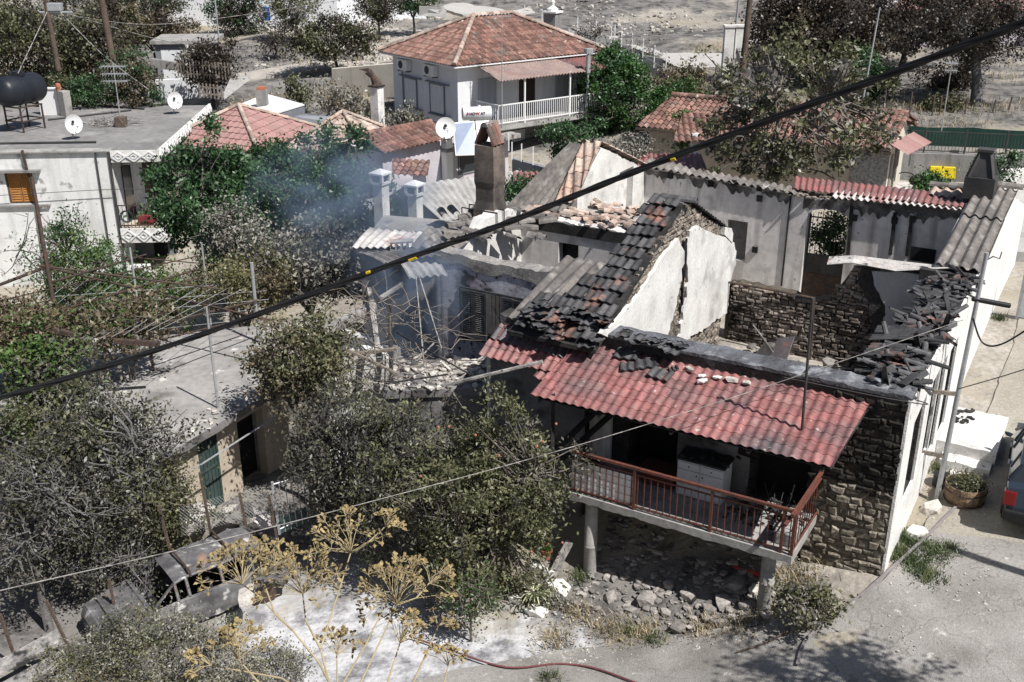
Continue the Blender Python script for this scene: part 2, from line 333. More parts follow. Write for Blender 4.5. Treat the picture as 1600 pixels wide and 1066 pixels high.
def lerp(pts):
    """piecewise linear profile"""
    def g(x):
        if x <= pts[0][0]: return pts[0][1]
        for (a, p), (b, q) in zip(pts, pts[1:]):
            if x <= b: return p + (q - p) * (x - a) / (b - a)
        return pts[-1][1]
    return g
def stones(mb, fr, x0, x1, z0, zt, y, h=.14, w=.3, rr=None, skip=()):
    """courses of roughly squared stones on the plane fr.y = y, facing -y"""
    rr = rr or random.Random(3); zt = fn(zt); z = z0
    while True:
        hh = h * rr.uniform(.7, 1.3); x = x0 - rr.uniform(0, w * .5); any_ = False
        while x < x1:
            ww = w * rr.uniform(.45, 1.5); a, b = max(x, x0), min(x + ww, x1); x += ww; m = (a + b) / 2
            if b - a < .06 or z + hh * .6 > zt(m): continue
            any_ = True
            if any(p < m < q and l < z + hh / 2 < t for p, q, l, t in skip): continue
            g = .01; dz = rr.uniform(-.3, .3) * hh * .5; e = [rr.uniform(-.03, .03) * (1 if k % 2 == 0 else h / .14) + (dz if k % 2 else 0) for k in range(8)]; d = rr.uniform(.02, .075); i = rr.uniform(.012, .05); ia = min(i, (b - a) * .3)
            Q = [(a + g + e[0], z + g + e[1]), (b - g + e[2], z + g + e[3]), (b - g + e[4], z + hh - g + e[5]), (a + g + e[6], z + hh - g + e[7])]
            I = [(Q[0][0] + ia, Q[0][1] + i), (Q[1][0] - ia, Q[1][1] + i), (Q[2][0] - ia, Q[2][1] - i), (Q[3][0] + ia, Q[3][1] - i)]
            V = [fr(p, y + .05, q) for p, q in Q] + [fr(p, y - d * .5, q) for p, q in Q] + [fr(p, y - d + rr.uniform(-.012, .012), q) for p, q in I]
            mb.add(V, [(0, 1, 5, 4), (1, 2, 6, 5), (2, 3, 7, 6), (3, 0, 4, 7), (4, 5, 9, 8), (5, 6, 10, 9), (6, 7, 11, 10), (7, 4, 8, 11), (8, 9, 10, 11)])
        z += hh
        if not any_ and z > z0 + 8: break
        if z > z0 + 12 or all(z > zt(x0 + (x1 - x0) * i / 20) for i in range(21)): break
    return mb
def tiles(mb, A, B, C, D, tw=.3, tl=.38, amp=.035, seg=6, lift=.035, jit=.0, prof='s', drop=0, th=.02):
    """tiled plane: A,B eave left/right, C,D top right/left (trapezoid); each tile is an island"""
    A, B, C, D = map(Vector, (A, B, C, D)); ex = (B - A).normalized(); n = (B - A).cross(D - A).normalized(); ey = n.cross(ex)
    Ht = (D - A).dot(ey); dx = (D - A).dot(ex); cx = (C - A).dot(ex); Wd = (B - A).length
    lo = lambda y: dx * y / Ht; hi = lambda y: Wd + (cx - Wd) * y / Ht
    nr = max(1, round(Ht / tl)); tl = Ht / nr
    def zf(x):
        f = (x / tw) % 1
        if prof == 's': return amp * math.sin(2 * math.pi * f)
        if prof == 'b': return amp * (abs(math.sin(math.pi * f)) * 2 - 1)
        return amp * (1 if f > .75 else (-.6 if f > .15 else .2))            # flat tile with a rib
    for r in range(nr):
        y0, y1 = r * tl, min(Ht, (r + 1.12) * tl); x = math.floor(min(lo(y0), lo(y1)) / tw) * tw; xe = max(hi(y0), hi(y1))
        while x < xe - 1e-6:
            if drop and rnd.random() < drop: x += tw; continue
            jx, jz, jr = (rnd.uniform(-jit, jit) for _ in range(3)); V = []
            for k in range(seg + 1):
                xx = x + tw * k / seg
                for yy, lf in ((y0, lift), (y1, .004)):
                    xc = min(max(xx, lo(yy)), hi(yy)); V.append(A + ex * (xc + jx) + ey * (yy + jr * (k / seg - .5)) + n * (zf(xx - 1e-6 if k == seg else xx) + lf + jz * .4))
            for k in range(seg + 1): V.append(V[2 * k] - n * (th + lift * .3))
            m_ = 2 * (seg + 1)
            F = [(2 * k, 2 * k + 2, 2 * k + 3, 2 * k + 1) for k in range(seg)] + [(m_ + k, m_ + k + 1, 2 * k + 2, 2 * k) for k in range(seg)]
            if (V[0] - V[2 * seg]).length > .02 or (V[1] - V[2 * seg + 1]).length > .02: mb.add(V, F)
            x += tw
    return mb
def corr(mb, A, B, C, D, per=.18, amp=.025, ny=6, jit=0, th=.012):
    """corrugated sheet, waves run from the AB edge to the DC edge"""
    A, B, C, D = map(Vector, (A, B, C, D)); n = (B - A).cross(D - A).normalized(); nw = max(1, round((B - A).length / per)); nx = nw * 6; V = []; F = []
    for s_ in (0, -1):
        for j in range(ny + 1):
            for i in range(nx + 1):
                t, u = i / nx, j / ny; p = A.lerp(B, t).lerp(D.lerp(C, t), u)
                V.append(p + n * (amp * math.sin(2 * math.pi * nw * t) + s_ * th) + n * (jit * math.sin(3.1 * u + 2.3 * t) if jit else 0))
    k = (nx + 1) * (ny + 1)
    for j in range(ny):
        for i in range(nx):
            a = j * (nx + 1) + i; F.append((a, a + 1, a + nx + 2, a + nx + 1)); F.append((a + k, a + k + nx + 1, a + k + nx + 2, a + k + 1))
    for i in range(nx): F.append((i, i + k, i + 1 + k, i + 1)); e = ny * (nx + 1) + i; F.append((e, e + 1, e + 1 + k, e + k))
    for j in range(ny):
        a = j * (nx + 1); F.append((a, a + nx + 1, a + nx + 1 + k, a + k)); a += nx; F.append((a, a + k, a + nx + 1 + k, a + nx + 1))
    return mb.add(V, F)
def barrel(mb, p, q, r=.11, n=7, seg=.38):
    """a row of half-round ridge tiles from p to q"""
    p, q = Vector(p), Vector(q); k = max(1, round((q - p).length / seg)); d = (q - p) / k; s = d.cross(Vector((0, 0, 1))).normalized(); u = s.cross(d).normalized()
    for i in range(k):
        a, b = p + d * i, p + d * (i + 1.08); V = []
        for (c, rr) in ((a, r * 1.06), (b, r * .92)):
            for j in range(n): t = math.pi * j / (n - 1); V.append(c + s * (rr * math.cos(t)) + u * (rr * math.sin(t)))
        V += [a + s * r + u * -.03, a - s * r + u * -.03]
        mb.add(V, [(j, j + 1, n + j + 1, n + j) for j in range(n - 1)] + [tuple(range(n))[::-1]])
    return mb
rng = np.random.default_rng(11)
def leaves(name, m, parent, C, size, aspect=.5, up=.3, svar=.5, droop=0):
    """a mesh of leaf blades (folded rhombs) at the points C"""
    C = np.asarray(C, dtype=float); n = len(C)
    d = rng.normal(size=(n, 3)); d[:, 2] -= droop; d /= np.linalg.norm(d, axis=1)[:, None]
    nr = rng.normal(size=(n, 3)); nr[:, 2] += up * 3; s = np.cross(d, nr); s /= np.linalg.norm(s, axis=1)[:, None] + 1e-9
    L = size * (1 - svar / 2 + svar * rng.random(n))[:, None]; w = L * aspect / 2; nn = np.cross(s, d)
    V = np.empty((n, 4, 3)); V[:, 0] = C; V[:, 1] = C + d * L * .45 + s * w + nn * w * .3; V[:, 2] = C + d * L; V[:, 3] = C + d * L * .45 - s * w + nn * w * .3
    V = V.reshape(-1, 3) - np.array(wloc(parent)) if parent is not None else V.reshape(-1, 3)
    return rawquads(name, m, parent, V)
def rawquads(name, m, parent, V, q=4):
    n = len(V) // q; me = bpy.data.meshes.new(name); me.vertices.add(len(V)); me.vertices.foreach_set("co", V.astype(np.float32).ravel())
    me.loops.add(n * q); me.loops.foreach_set("vertex_index", np.arange(n * q, dtype=np.int32)); me.polygons.add(n)
    me.polygons.foreach_set("loop_start", np.arange(0, n * q, q, dtype=np.int32)); me.update(calc_edges=True); me.materials.append(m)
    return link(bpy.data.objects.new(name, me), parent)
SMOKE = 1.05
# ------------------------------------------------------------------ terrain
GP = [(0, -10, 12.5), (-20, -10, 13), (20, -10, 12.5), (0, 0, 11.2), (-14, 0, 11.3), (14, 0, 10.5), (0, 4, 8), (-12, 4, 8.2), (13, 4, 7),
      (0, 8, 4.2), (-12, 8, 4.4), (12, 8, 3.4), (0, 11.5, .9), (-10, 11.5, 1.3), (9, 12, .4), (-5, 13.5, .1), (-12, 13.5, .4), (16, 12, 1.2),
      (6, 15, -.35), (10, 17, 0), (13, 15, .3), (1, 15, -.9), (3.5, 15.5, -.75), (5.5, 17.2, -.6), (-4, 16, -1.1), (-1, 19, -1.4), (-4, 18, -1.4), (-9, 17, -1.2),
      (-9, 19.5, -1.4), (-8, 22, -1), (-13, 17, -1), (-18, 18, -.8), (2, 19.5, -1.35), (4, 18.2, -1.05), (7.8, 18.7, -.05), (9.2, 19.5, 0), (9.9, 21.5, 0), (11, 20, .1),
      (12, 24, .45), (12.5, 23, .4), (15, 22, .5), (14.8, 29, 1), (17.5, 33, 1.2), (16, 28, 1), (20, 30, 1.3), (4, 23, .5), (2, 28, .7), (-3, 24, -1.1), (-3, 28, -.9),
      (-8, 26, -1.1), (-14, 26, -1.1), (-20, 26, -1), (-18, 36, -1.7), (-10, 34, -1.5), (-5, 31, -.9), (-5, 40, .3), (0, 36, .6), (5, 36, 1), (12, 38, 1.2), (18, 43, 1.1),
      (25, 43, 1.2), (18, 46, 1.3), (20, 50.5, 2.7), (28, 50, 3.1), (10, 48, 1.9), (0, 47, 1.3), (-2.5, 51, 1.2), (4, 55, 2), (-14, 46, .8), (-9, 50, 1.9), (-25, 45, 0), (-14, 56, 2.6), (-27, 56, 2.3),
      (-12, 63, 3.2), (-22, 66, 3.2), (-3, 64, 3.2), (9, 60, 2.8), (20, 58, 3.3), (30, 62, 3.8), (13, 70, 3.6), (25, 75, 4.1), (0, 76, 4.0), (-12, 80, 4.2), (-30, 80, 4.1), (0, 90, 4.7),
      (12, 88, 4.4), (-20, 95, 5.2), (20, 98, 5.2), (45, 90, 5.2), (-50, 80, 4.8), (0, 115, 9), (25, 115, 9.5), (-25, 115, 8), (55, 115, 9), (-60, 110, 8), (0, 150, 24), (60, 150, 24), (-60, 150, 22),
      (50, 40, 3), (-50, 40, -.5), (50, 10, 3), (-40, 12, .5)]
gp = np.array(GP, float)
def _phi(a, b): return np.sqrt(((a[:, None, :2] - b[None, :, :2]) ** 2).sum(2) + .25)
NG = len(gp); Am = np.zeros((NG + 3, NG + 3)); Am[:NG, :NG] = _phi(gp, gp); Am[:NG, NG] = 1; Am[:NG, NG + 1:] = gp[:, :2]; Am[NG:, :NG] = Am[:NG, NG:].T
gw = np.linalg.solve(Am, np.r_[gp[:, 2], 0, 0, 0])
def GA(P):
    P = np.asarray(P, float).reshape(-1, 2); out = np.empty(len(P))
    for i in range(0, len(P), 4000): q = P[i:i + 4000]; out[i:i + 4000] = _phi(q, gp) @ gw[:NG] + gw[NG] + q @ gw[NG + 1:]
    return out
def G(x, y): return float(GA([(x, y)])[0])
def Pg(u, v, dz=0):                                       # where the pixel's ray meets the ground
    d = ray(u, v); ts = np.linspace(9, 140, 900); P = np.array([O + d * float(t) for t in ts]); h = GA(P[:, :2]) + dz; k = int(np.argmax(P[:, 2] < h))
    if k == 0: k = 1
    a = P[k - 1, 2] - h[k - 1]; b = h[k] - P[k, 2]; f = a / (a + b + 1e-9); return Vector(P[k - 1] * (1 - f) + P[k] * f)
def gz(x, y, dz=0): return Vector((x, y, G(x, y) + dz))
def axis(a, lo, hi, b, f, gr=1.12):
    c = list(np.arange(lo, hi, f)); s = f; x = hi
    while x < b: c.append(x); s *= gr; x += s
    c.append(b); s = f; x = lo - f; l = []
    while x > a: l.append(x); s *= gr; x -= s
    return np.array(l[::-1] + c) if not l else np.array([a] + l[::-1] + c)
xs = axis(-110, -16, 17, 110, .28); ys = axis(-14, 12, 36, 190, .28, 1.03)
XX, YY = np.meshgrid(xs, ys); P2 = np.c_[XX.ravel(), YY.ravel()]; ZZ = GA(P2)
def vn(P, sc, seed):                                      # cheap value noise
    r = np.random.default_rng(seed); T = r.random((64, 64)); q = P / sc; i = np.floor(q).astype(int); f = q - i; f = f * f * (3 - 2 * f)
    a = T[i[:, 0] % 64, i[:, 1] % 64]; b = T[(i[:, 0] + 1) % 64, i[:, 1] % 64]; c = T[i[:, 0] % 64, (i[:, 1] + 1) % 64]; d = T[(i[:, 0] + 1) % 64, (i[:, 1] + 1) % 64]
    return (a * (1 - f[:, 0]) + b * f[:, 0]) * (1 - f[:, 1]) + (c * (1 - f[:, 0]) + d * f[:, 0]) * f[:, 1]
far = np.clip((P2[:, 1] - 55) / 30, 0, 1)
ZZ = ZZ + (vn(P2, .6, 1) - .5) * .04 + (vn(P2, 2.2, 2) - .5) * (.08 + .3 * far) + (vn(P2, 6, 4) - .5) * far * .8
nx_, ny_ = len(xs), len(ys); V = np.c_[P2, ZZ]; idx = np.arange(nx_ * ny_).reshape(ny_, nx_)
Q = np.stack([idx[:-1, :-1], idx[:-1, 1:], idx[1:, 1:], idx[1:, :-1]], -1).reshape(-1, 4)
me = bpy.data.meshes.new("ground"); me.from_pydata(V.tolist(), [], Q.tolist())
def blob(cx, cy, rx, ry): return np.exp(-(((P2[:, 0] - cx) / rx) ** 2 + ((P2[:, 1] - cy) / ry) ** 2))
nz = vn(P2, 1.7, 5); nz2 = vn(P2, 5, 6)
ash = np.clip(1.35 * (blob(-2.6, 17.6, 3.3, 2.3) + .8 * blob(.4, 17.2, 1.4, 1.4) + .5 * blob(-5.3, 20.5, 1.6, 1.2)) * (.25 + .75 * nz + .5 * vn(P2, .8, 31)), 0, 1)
burn_shade = np.clip((np.clip((P2[:, 1] - 44) / 10, 0, 1) * (nz2 * 1.5 + vn(P2, 1.1, 15) * 1.2 - .82)) + 1.4 * blob(-11, 18.5, 4.5, 3.5) + 1.3 * blob(4, 19, 2.6, 1.0) + .6 * blob(2, 20, 3, 1.5) + .7 * blob(-4, 22, 3, 3) + .8 * blob(-4, 27, 5, 4)  # burnt ground; the blobs beneath the balcony also carry its shade
               + .9 * blob(-16, 60, 7, 5) + .9 * blob(-13, 71, 9, 6) + .6 * blob(26, 57, 8, 5) + .8 * blob(14, 82, 7, 3.5) + .9 * blob(5, 96, 10, 5), 0, 1)
dry = np.clip(.2 + .9 * (vn(P2, 3, 9) - .3) + .6 * blob(14, 53, 5, 4) + .7 * blob(25, 54, 6, 3) + .5 * blob(2.2, 16.2, 2, .8), 0, 1)
at = me.color_attributes.new("cover", 'FLOAT_COLOR', 'POINT'); at.data.foreach_set("color", np.c_[ash, burn_shade, dry, np.ones(len(P2))].ravel())
gm = mat("bare_ground", (.36, .33, .29), (.27, .245, .21), sc=.8, fine=.3, fsc=7, bump=.8, bsc=9); t = gm.node_tree; b = t.nodes["Principled BSDF"]; src = b.inputs["Base Color"].links[0].from_socket
at_ = t.nodes.new("ShaderNodeAttribute"); at_.attribute_name = "cover"; se = t.nodes.new("ShaderNodeSeparateColor"); t.links.new(at_.outputs["Color"], se.inputs[0])
gpos = t.nodes.new("ShaderNodeNewGeometry").outputs["Position"]; gn = t.nodes.new("ShaderNodeTexNoise"); gn.inputs["Scale"].default_value = 2.6; gn.inputs["Detail"].default_value = 8; t.links.new(gpos, gn.inputs["Vector"])
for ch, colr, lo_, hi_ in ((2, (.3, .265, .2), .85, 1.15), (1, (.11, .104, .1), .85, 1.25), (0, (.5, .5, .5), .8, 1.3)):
    ad = t.nodes.new("ShaderNodeMath"); ad.operation = 'ADD'; t.links.new(se.outputs[ch], ad.inputs[0]); t.links.new(gn.outputs["Fac"], ad.inputs[1])
    mr = t.nodes.new("ShaderNodeMapRange"); mr.inputs[1].default_value = lo_; mr.inputs[2].default_value = hi_; t.links.new(ad.outputs[0], mr.inputs[0])
    mx = t.nodes.new("ShaderNodeMix"); mx.data_type = 'RGBA'; t.links.new(mr.outputs[0], mx.inputs[0]); t.links.new(src, mx.inputs[6]); mx.inputs[7].default_value = (*colr, 1)
    if ch < 2:
        g2_ = t.nodes.new("ShaderNodeTexNoise"); g2_.inputs["Scale"].default_value = 1.5 if ch == 0 else 1.1; g2_.inputs["Detail"].default_value = 10; g2_.inputs["Roughness"].default_value = .7; t.links.new(gpos, g2_.inputs["Vector"]); cr_ = t.nodes.new("ShaderNodeValToRGB"); e_ = cr_.color_ramp.elements; e_[0].position = .38; e_[0].color = (.17, .17, .18, 1) if ch == 0 else (.05, .048, .047, 1); e_[1].position = .56; e_[1].color = (.53, .53, .54, 1) if ch == 0 else (.2, .188, .175, 1); t.links.new(g2_.outputs["Fac"], cr_.inputs[0]); t.links.new(cr_.outputs[0], mx.inputs[7])  # ash mottle: dark patches plus dappled tree shadow put into the colour
    src = mx.outputs[2]
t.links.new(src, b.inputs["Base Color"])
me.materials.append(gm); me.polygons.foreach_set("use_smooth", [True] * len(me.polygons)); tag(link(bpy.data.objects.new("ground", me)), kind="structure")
def strip(name, m, Lp, Rp, n=60, k=14, dz=.05, fade=.0):
    """a sheet laid on the ground between two polylines"""
    def samp(pl, t):
        pl = [Vector(p) for p in pl]; ln = [0]
        for a, c in zip(pl, pl[1:]): ln.append(ln[-1] + (c - a).length)
        s = t * ln[-1]
        for i in range(len(pl) - 1):
            if s <= ln[i + 1] + 1e-9: return pl[i].lerp(pl[i + 1], (s - ln[i]) / (ln[i + 1] - ln[i]))
        return pl[-1]
    P = []
    for i in range(n + 1):
        a, c = samp(Lp, i / n), samp(Rp, i / n)
        for j in range(k + 1): q = a.lerp(c, j / k); P.append((q.x, q.y))
    P = np.array(P); jit = (vn(P, .35, 21) - .5) * .25; edge = np.tile(np.r_[1, np.zeros(k - 1), 1], n + 1); P = P + np.c_[jit * edge, jit * edge]
    z = GA(P) + dz + (vn(P, .9, 3) - .5) * .05
    V = np.c_[P, z]; mb = MB(); F = [(i * (k + 1) + j, i * (k + 1) + j + 1, (i + 1) * (k + 1) + j + 1, (i + 1) * (k + 1) + j) for i in range(n) for j in range(k)]
    nv = Vector(V[F[0][1]] - V[F[0][0]]).cross(Vector(V[F[0][2]] - V[F[0][0]]))
    if nv.z < 0: F = [f[::-1] for f in F]
    # skirts down to the ground
    b0 = len(V); Vb = V.copy(); Vb[:, 2] -= .25; per = [j for j in range(k + 1)] + [i * (k + 1) + k for i in range(1, n + 1)] + [n * (k + 1) + j for j in range(k - 1, -1, -1)] + [i * (k + 1) for i in range(n - 1, 0, -1)]
    mb.add(V.tolist() + Vb.tolist(), F + [(per[i], per[i] + b0, per[(i + 1) % len(per)] + b0, per[(i + 1) % len(per)]) for i in range(len(per))])
    return tag(mb.build(name, m, None, smooth=True), kind="structure")
lane_m = mat("worn_concrete_lane", (.345, .33, .31), (.26, .247, .23), sc=.7, fine=.22, fsc=18, bump=.5, bsc=45, stain=(.19, .178, .162), ssc=.6, sth=.5, sw=.2, stain2=(.5, .48, .45), s2sc=3.5, s2th=.64, vor=(.4, (.2, .19, .175), .0, .014))
sand_m = mat("sandy_lane", (.35, .325, .275), (.29, .265, .225), sc=.9, fine=.22, fsc=14, bump=.5, bsc=30, stain=(.24, .21, .17), ssc=.7, sth=.58)
e0 = [Pg(560, 1090), Pg(700, 1052), Pg(860, 1020), Pg(1000, 1000), Pg(1160, 985), Pg(1300, 965), Pg(1385, 905), Pg(1440, 830)]
strip("lane", lane_m, e0, [(-1.5, 13.3, 0), (3, 12.7, 0), (6, 12.9, 0), (9, 13.6, 0), (11, 15, 0), (13, 16.8, 0), (14.5, 18.5, 0)], n=70)
strip("sandy_path", sand_m, [Pg(1440, 832), Pg(1470, 760), HF(.85, 6, 0), HF(.9, 12, 0), HF(.6, 18, 0), HF(.6, 24, 0)], [(14.5, 18.5, 0), (15.2, 20, 0), HF(5.5, 8, 0), HF(5.2, 13, 0), HF(5, 18, 0), HF(5, 24, 0)], n=50)
pale_m = mat("pale_road", (.44, .425, .4), (.42, .4, .375), sc=.6, fine=.15, fsc=6, stain=(.3, .28, .26), ssc=.5, sth=.6)
strip("upper_road", pale_m, [Pg(1030, 88), Pg(1055, 105), Pg(1130, 125), Pg(1140, 140)], [Pg(935, 62), Pg(1010, 75), Pg(1040, 84), Pg(1160, 84)][::1], n=24, k=8, dz=.06)
strip("hill_track", pale_m, [Pg(940, 58), Pg(1130, 60), Pg(1330, 62)], [Pg(940, 64), Pg(1130, 67), Pg(1330, 70)], n=24, k=3, dz=.08)
strip("driveway", pale_m, [Pg(700, 0), Pg(690, 15), Pg(740, 30)], [Pg(800, 0), Pg(830, 12), Pg(840, 30)], n=20, k=8, dz=.08)
strip("dirt_track", mat("track_dirt", (.42, .39, .35), (.34, .31, .28), fine=.2), [Pg(360, 118), Pg(470, 100), Pg(560, 72), Pg(640, 40)], [Pg(380, 128), Pg(480, 112), Pg(620, 96), Pg(700, 40)], n=30, k=6, dz=.06)
# loose stones and clods on the far slope: nobody could count them
def rocks_far():
    mb = MB(); r = random.Random(5)
    for _ in range(2600):
        u, v = r.choice([(r.uniform(790, 1180), r.uniform(-8, 60)), (r.uniform(560, 700), r.uniform(25, 75)), (r.uniform(400, 620), r.uniform(60, 115))])
        p = Pz(u, v, 4.2 if v < 60 else 3.2); p = gz(p.x, p.y, 0); mb.rock(p + Vector((0, 0, .05)), r.uniform(.04, .2) * r.choice((1, 1, 1, 1.7)), r.random())
    return mb
tag(rocks_far().build("scattered_stones", M["rock"]), "loose burnt stones scattered over the far slope", "stones", kind="stuff")
def litter():
    mb = MB(); r = random.Random(6)
    for _ in range(800):
        k = r.random()
        if k < .4: u, v = r.uniform(820, 930), r.uniform(900, 1040)
        elif k < .7: u, v = r.uniform(890, 1300), r.uniform(900, 1010)
        else: u, v = r.uniform(1380, 1560), r.uniform(640, 1000)
        p = Pz(u, v, -1.3 if k < .4 else (-.9 if k < .7 else .1)); p = gz(p.x, p.y, .06); mb.rock(p, r.uniform(.01, .032), r.random())
    return mb
tag(litter().build("gravel_litter", M["rock"]), "small pale gravel and chips on the yard and lane", "gravel", kind="stuff")
def grasstuft(name, m, pts, n, h, sp, label, cat, kind="stuff", w=.012, lean=.35):
    V = []
    for c in pts:
        k = rng.normal(0, sp, (n, 2)); z = GA(k + np.array([c[0], c[1]]))
        for i in range(n):
            p = np.array([c[0] + k[i, 0], c[1] + k[i, 1], z[i]]); d = rng.normal(0, lean, 2); hh = h * rng.uniform(.4, 1.1); a = rng.uniform(0, 6.28); s = np.array([math.cos(a), math.sin(a), 0]) * w
            tip = p + np.array([d[0] * hh, d[1] * hh, hh]); mid = p + np.array([d[0] * hh * .35, d[1] * hh * .35, hh * .6])
            V += [p - s, p + s, mid + s * .7, mid - s * .7, mid - s * .7, mid + s * .7, tip + s * .1, tip - s * .1]
    o = rawquads(name, m, None, np.array(V)); return tag(o, label, cat, kind=kind)
# ------------------------------------------------------------------ the burnt house with the balcony
BH = thing("burnt_house", "roofless burnt stone house with red balcony roof and whitewashed side wall", "house", HF(-3.5, 4, 0))
SF = Fr(HF(0, 0, 0), HF.a + 90)                           # along the side wall: x = depth; y>0 is towards -HF.x (inside)
w_ = MB(HF)
wall(w_, HF, -9.4, -.5, 0, .5, -1.7, rag(4.0, .07, 3), holes=[(-5.95, -4.75, 1.0, 2.95), (-3.0, -1.75, 1.0, 2.9), (-6.3, -4.9, -1.7, .35)], step=.15)
fw = w_.build("front_wall", M["char"], BH)
st = MB(HF); stones(st, HF, -1.55, -.02, -1.1, rag(1.75, .35, 9), 0, .145, .23, random.Random(4)); st.build("corner_stones", M["stone2"], fw)
st = MB(HF); stones(st, HF, -1.5, -.02, 1.7, 3.9, 0, .145, .23, random.Random(41)); st.build("sooty_stones", M["stone_b"], fw); st = MB(HF); stones(st, HF, -3.4, -1.5, 1.0, 3.3, 0, .19, .3, random.Random(42), skip=[(-3.05, -1.7, .9, 2.95)]); st.build("sooty_stones", M["stone_b"], fw)
st = MB(HF); stones(st, HF, -4.85, -1.5, -1.35, .5, 0, .2, .42, random.Random(5)); st.build("basement_stones", M["stone2"], fw)
bw = MB(HF); wall(bw, HF, -4.72, -3.05, -.06, -.005, .95, 3.1, step=.4); bw.build("block_panel", M["plaster_s"], fw)
mo = MB(HF); mo.box(-1.56, -.015, -.022, -.003, -1.2, 1.9); mo.build("mortar_bed", mat("brown_mortar", (.15, .125, .095), (.09, .075, .06), sc=2, fine=.4, bump=.6), fw)
cp_ = MB(HF); wall(cp_, HF, -6.55, .02, -.03, .62, lambda x: 4.0, rag(4.08, .03, 12, 5), step=.12); cp_.build("wall_top", mat("ashy_ledge", (.13, .135, .15), (.06, .06, .065), sc=1.2, fine=.3, stain=(.27, .28, .3), ssc=1.6, sth=.54, bump=.7, bsc=14), fw)
# side wall: masonry core plus its whitewashed outer face
sw_top = lambda x: 4.05 if x < 8.3 else (4.15 + (x - 8.3) * .15 if x < 14.2 else 5.03 - (x - 14.2) * .3)
oh = [(.95, 2.1, 1.15, lambda x: 3.15 + .15 * (x - 1)), (2.9, 3.55, 1.3, 3.3), (3.9, 4.6, .9, 3.3), (5.2, 6.2, .8, 3.2)]
core = MB(SF); wall(core, SF, 0, 20, .035, .5, lambda x: -.6 if x < 4 else -.2, lambda x: rag(sw_top, .04, 5)(x) - .02, holes=oh, step=.2); sw = core.build("side_wall", M["char"], BH)
pl = MB(SF); wall(pl, SF, -.04, 20, -.02, .04, lambda x: -.6 if x < 4 else -.2, lambda x: rag(sw_top, .05, 8)(x) - .05, holes=[(a - .05, b + .05, fn(c), d) for a, b, c, d in oh], step=.2)
pl.build("whitewash", M["white"], sw)
rv = MB(SF)
for a, b, c, d in oh: stones(rv, Fr(SF(0, .22, 0), SF.a), a, b, 1.0, 3.1, 0, .14, .3, random.Random(int(a * 10)))
rv.build("window_infill", M["char"], sw)
# burnt tiles slumped along the top of the side wall
bt = MB(SF); r_ = random.Random(31)
for i in range(420):
    x = r_.uniform(.2, 8.3); y = r_.uniform(.05, 1.15) * (1 if x > 1.2 else .6); c = SF(x, y, 4.05 - max(0, y - .4) * .35 + r_.uniform(0, .12)); a = Vector((r_.uniform(-1, 1), r_.uniform(-1, 1), r_.uniform(-.3, .3))).normalized() * r_.uniform(.2, .42)
    b2 = a.cross(Vector((r_.uniform(-.2, .2), r_.uniform(-.2, .2), 1))).normalized() * r_.uniform(.09, .2)
    if i % 5 < 2: bt.para(c, a, b2, a.cross(b2).normalized() * .03)
    elif i % 5 < 4: barrel(bt, c, c + a * 1.2, .065, 6, .7)
    else: bt.rock(c, r_.uniform(.04, .1), i, (1.3, 1, .7))
wall(bt, SF, .3, 8.4, .45, 1.0, 3.3, rag(3.95, .1, 77, 4), step=.15)
bt.build("slumped_tiles", M["tile_b"], sw)
cr = MB(); corr(cr, SF(2.6, .3, 4.3), SF(3.7, .25, 4.3), SF(3.9, 1.5, 4.0), SF(2.8, 1.45, 4.0), .16, .03, 4, .03); corr(cr, SF(1.7, .6, 4.2), SF(2.5, .5, 4.22), SF(2.7, 1.35, 4.0), SF(1.9, 1.4, 3.98), .16, .03, 4); cr.build("fallen_corrugated_sheet", M["tile_b"], sw)
# ---- gable wall between the two halves
GX = -6.62
gf = Fr(HF(GX, 0, 0), HF.a + 90)                          # x = depth; face y=0 looks right
gtop = lerp([(0, 4.1), (.25, 4.2), (4.3, 6.05), (4.7, 6.02), (7.9, 4.45), (8.05, 4.3)])
g_ = MB(gf); wall(g_, gf, .3, 7.95, .05, .42, .9, lambda x: rag(gtop, .05, 22, 4)(x) - .03, step=.15); gw_ = g_.build("gable_wall", M["rubble"], BH)
def onS(pts, x=GX - .03, d=.1):
    return [HF.px(u, v, x) for u, v in ragpx(pts, 4, 1.1, len(pts))], HF.x * d
gs_ = MB(gf); stones(gs_, gf, .25, 7.95, .9, lambda x: gtop(x) - .03, .05, .13, .26, random.Random(61)); gs_.build("gable_stones", M["rubble"], gw_)
gp1 = MB(); P, d = onS([(932, 520), (945, 512), (985, 470), (1012, 428), (1036, 392), (1055, 372), (1064, 392), (1060, 430), (1056, 450), (1050, 480), (1042, 505), (1036, 540), (1000, 545)]); gp1.ext(P, d)
P, d = onS([(1072, 360), (1086, 352), (1112, 366), (1142, 378), (1145, 398), (1140, 425), (1133, 470), (1131, 488), (1121, 494), (1110, 502), (1098, 512), (1085, 520), (1068, 530), (1056, 535), (1058, 505), (1066, 470), (1070, 440), (1068, 400)]); gp1.ext(P, d)
gp1.build("plaster", M["plaster_w"], gw_)
lip = MB(gf); wall(lip, gf, 7.4, 8.15, -.09, .5, lerp([(7.4, 4.5), (8.15, 4.05)]), rag(lerp([(7.4, 4.72), (8.0, 4.5), (8.15, 4.35)]), .03, 6, 6), step=.08); lip.build("cornice_end", M["plaster_w"], gw_, bevel=.05)
crk = MB(); P, d = onS([(1066, 378), (1071, 372), (1069, 410), (1068, 430), (1065, 470), (1060, 490), (1063, 465), (1065, 430), (1063, 405)], GX, .06); crk.ext(P, d); crk.build("crack", M["dark"], gw_)
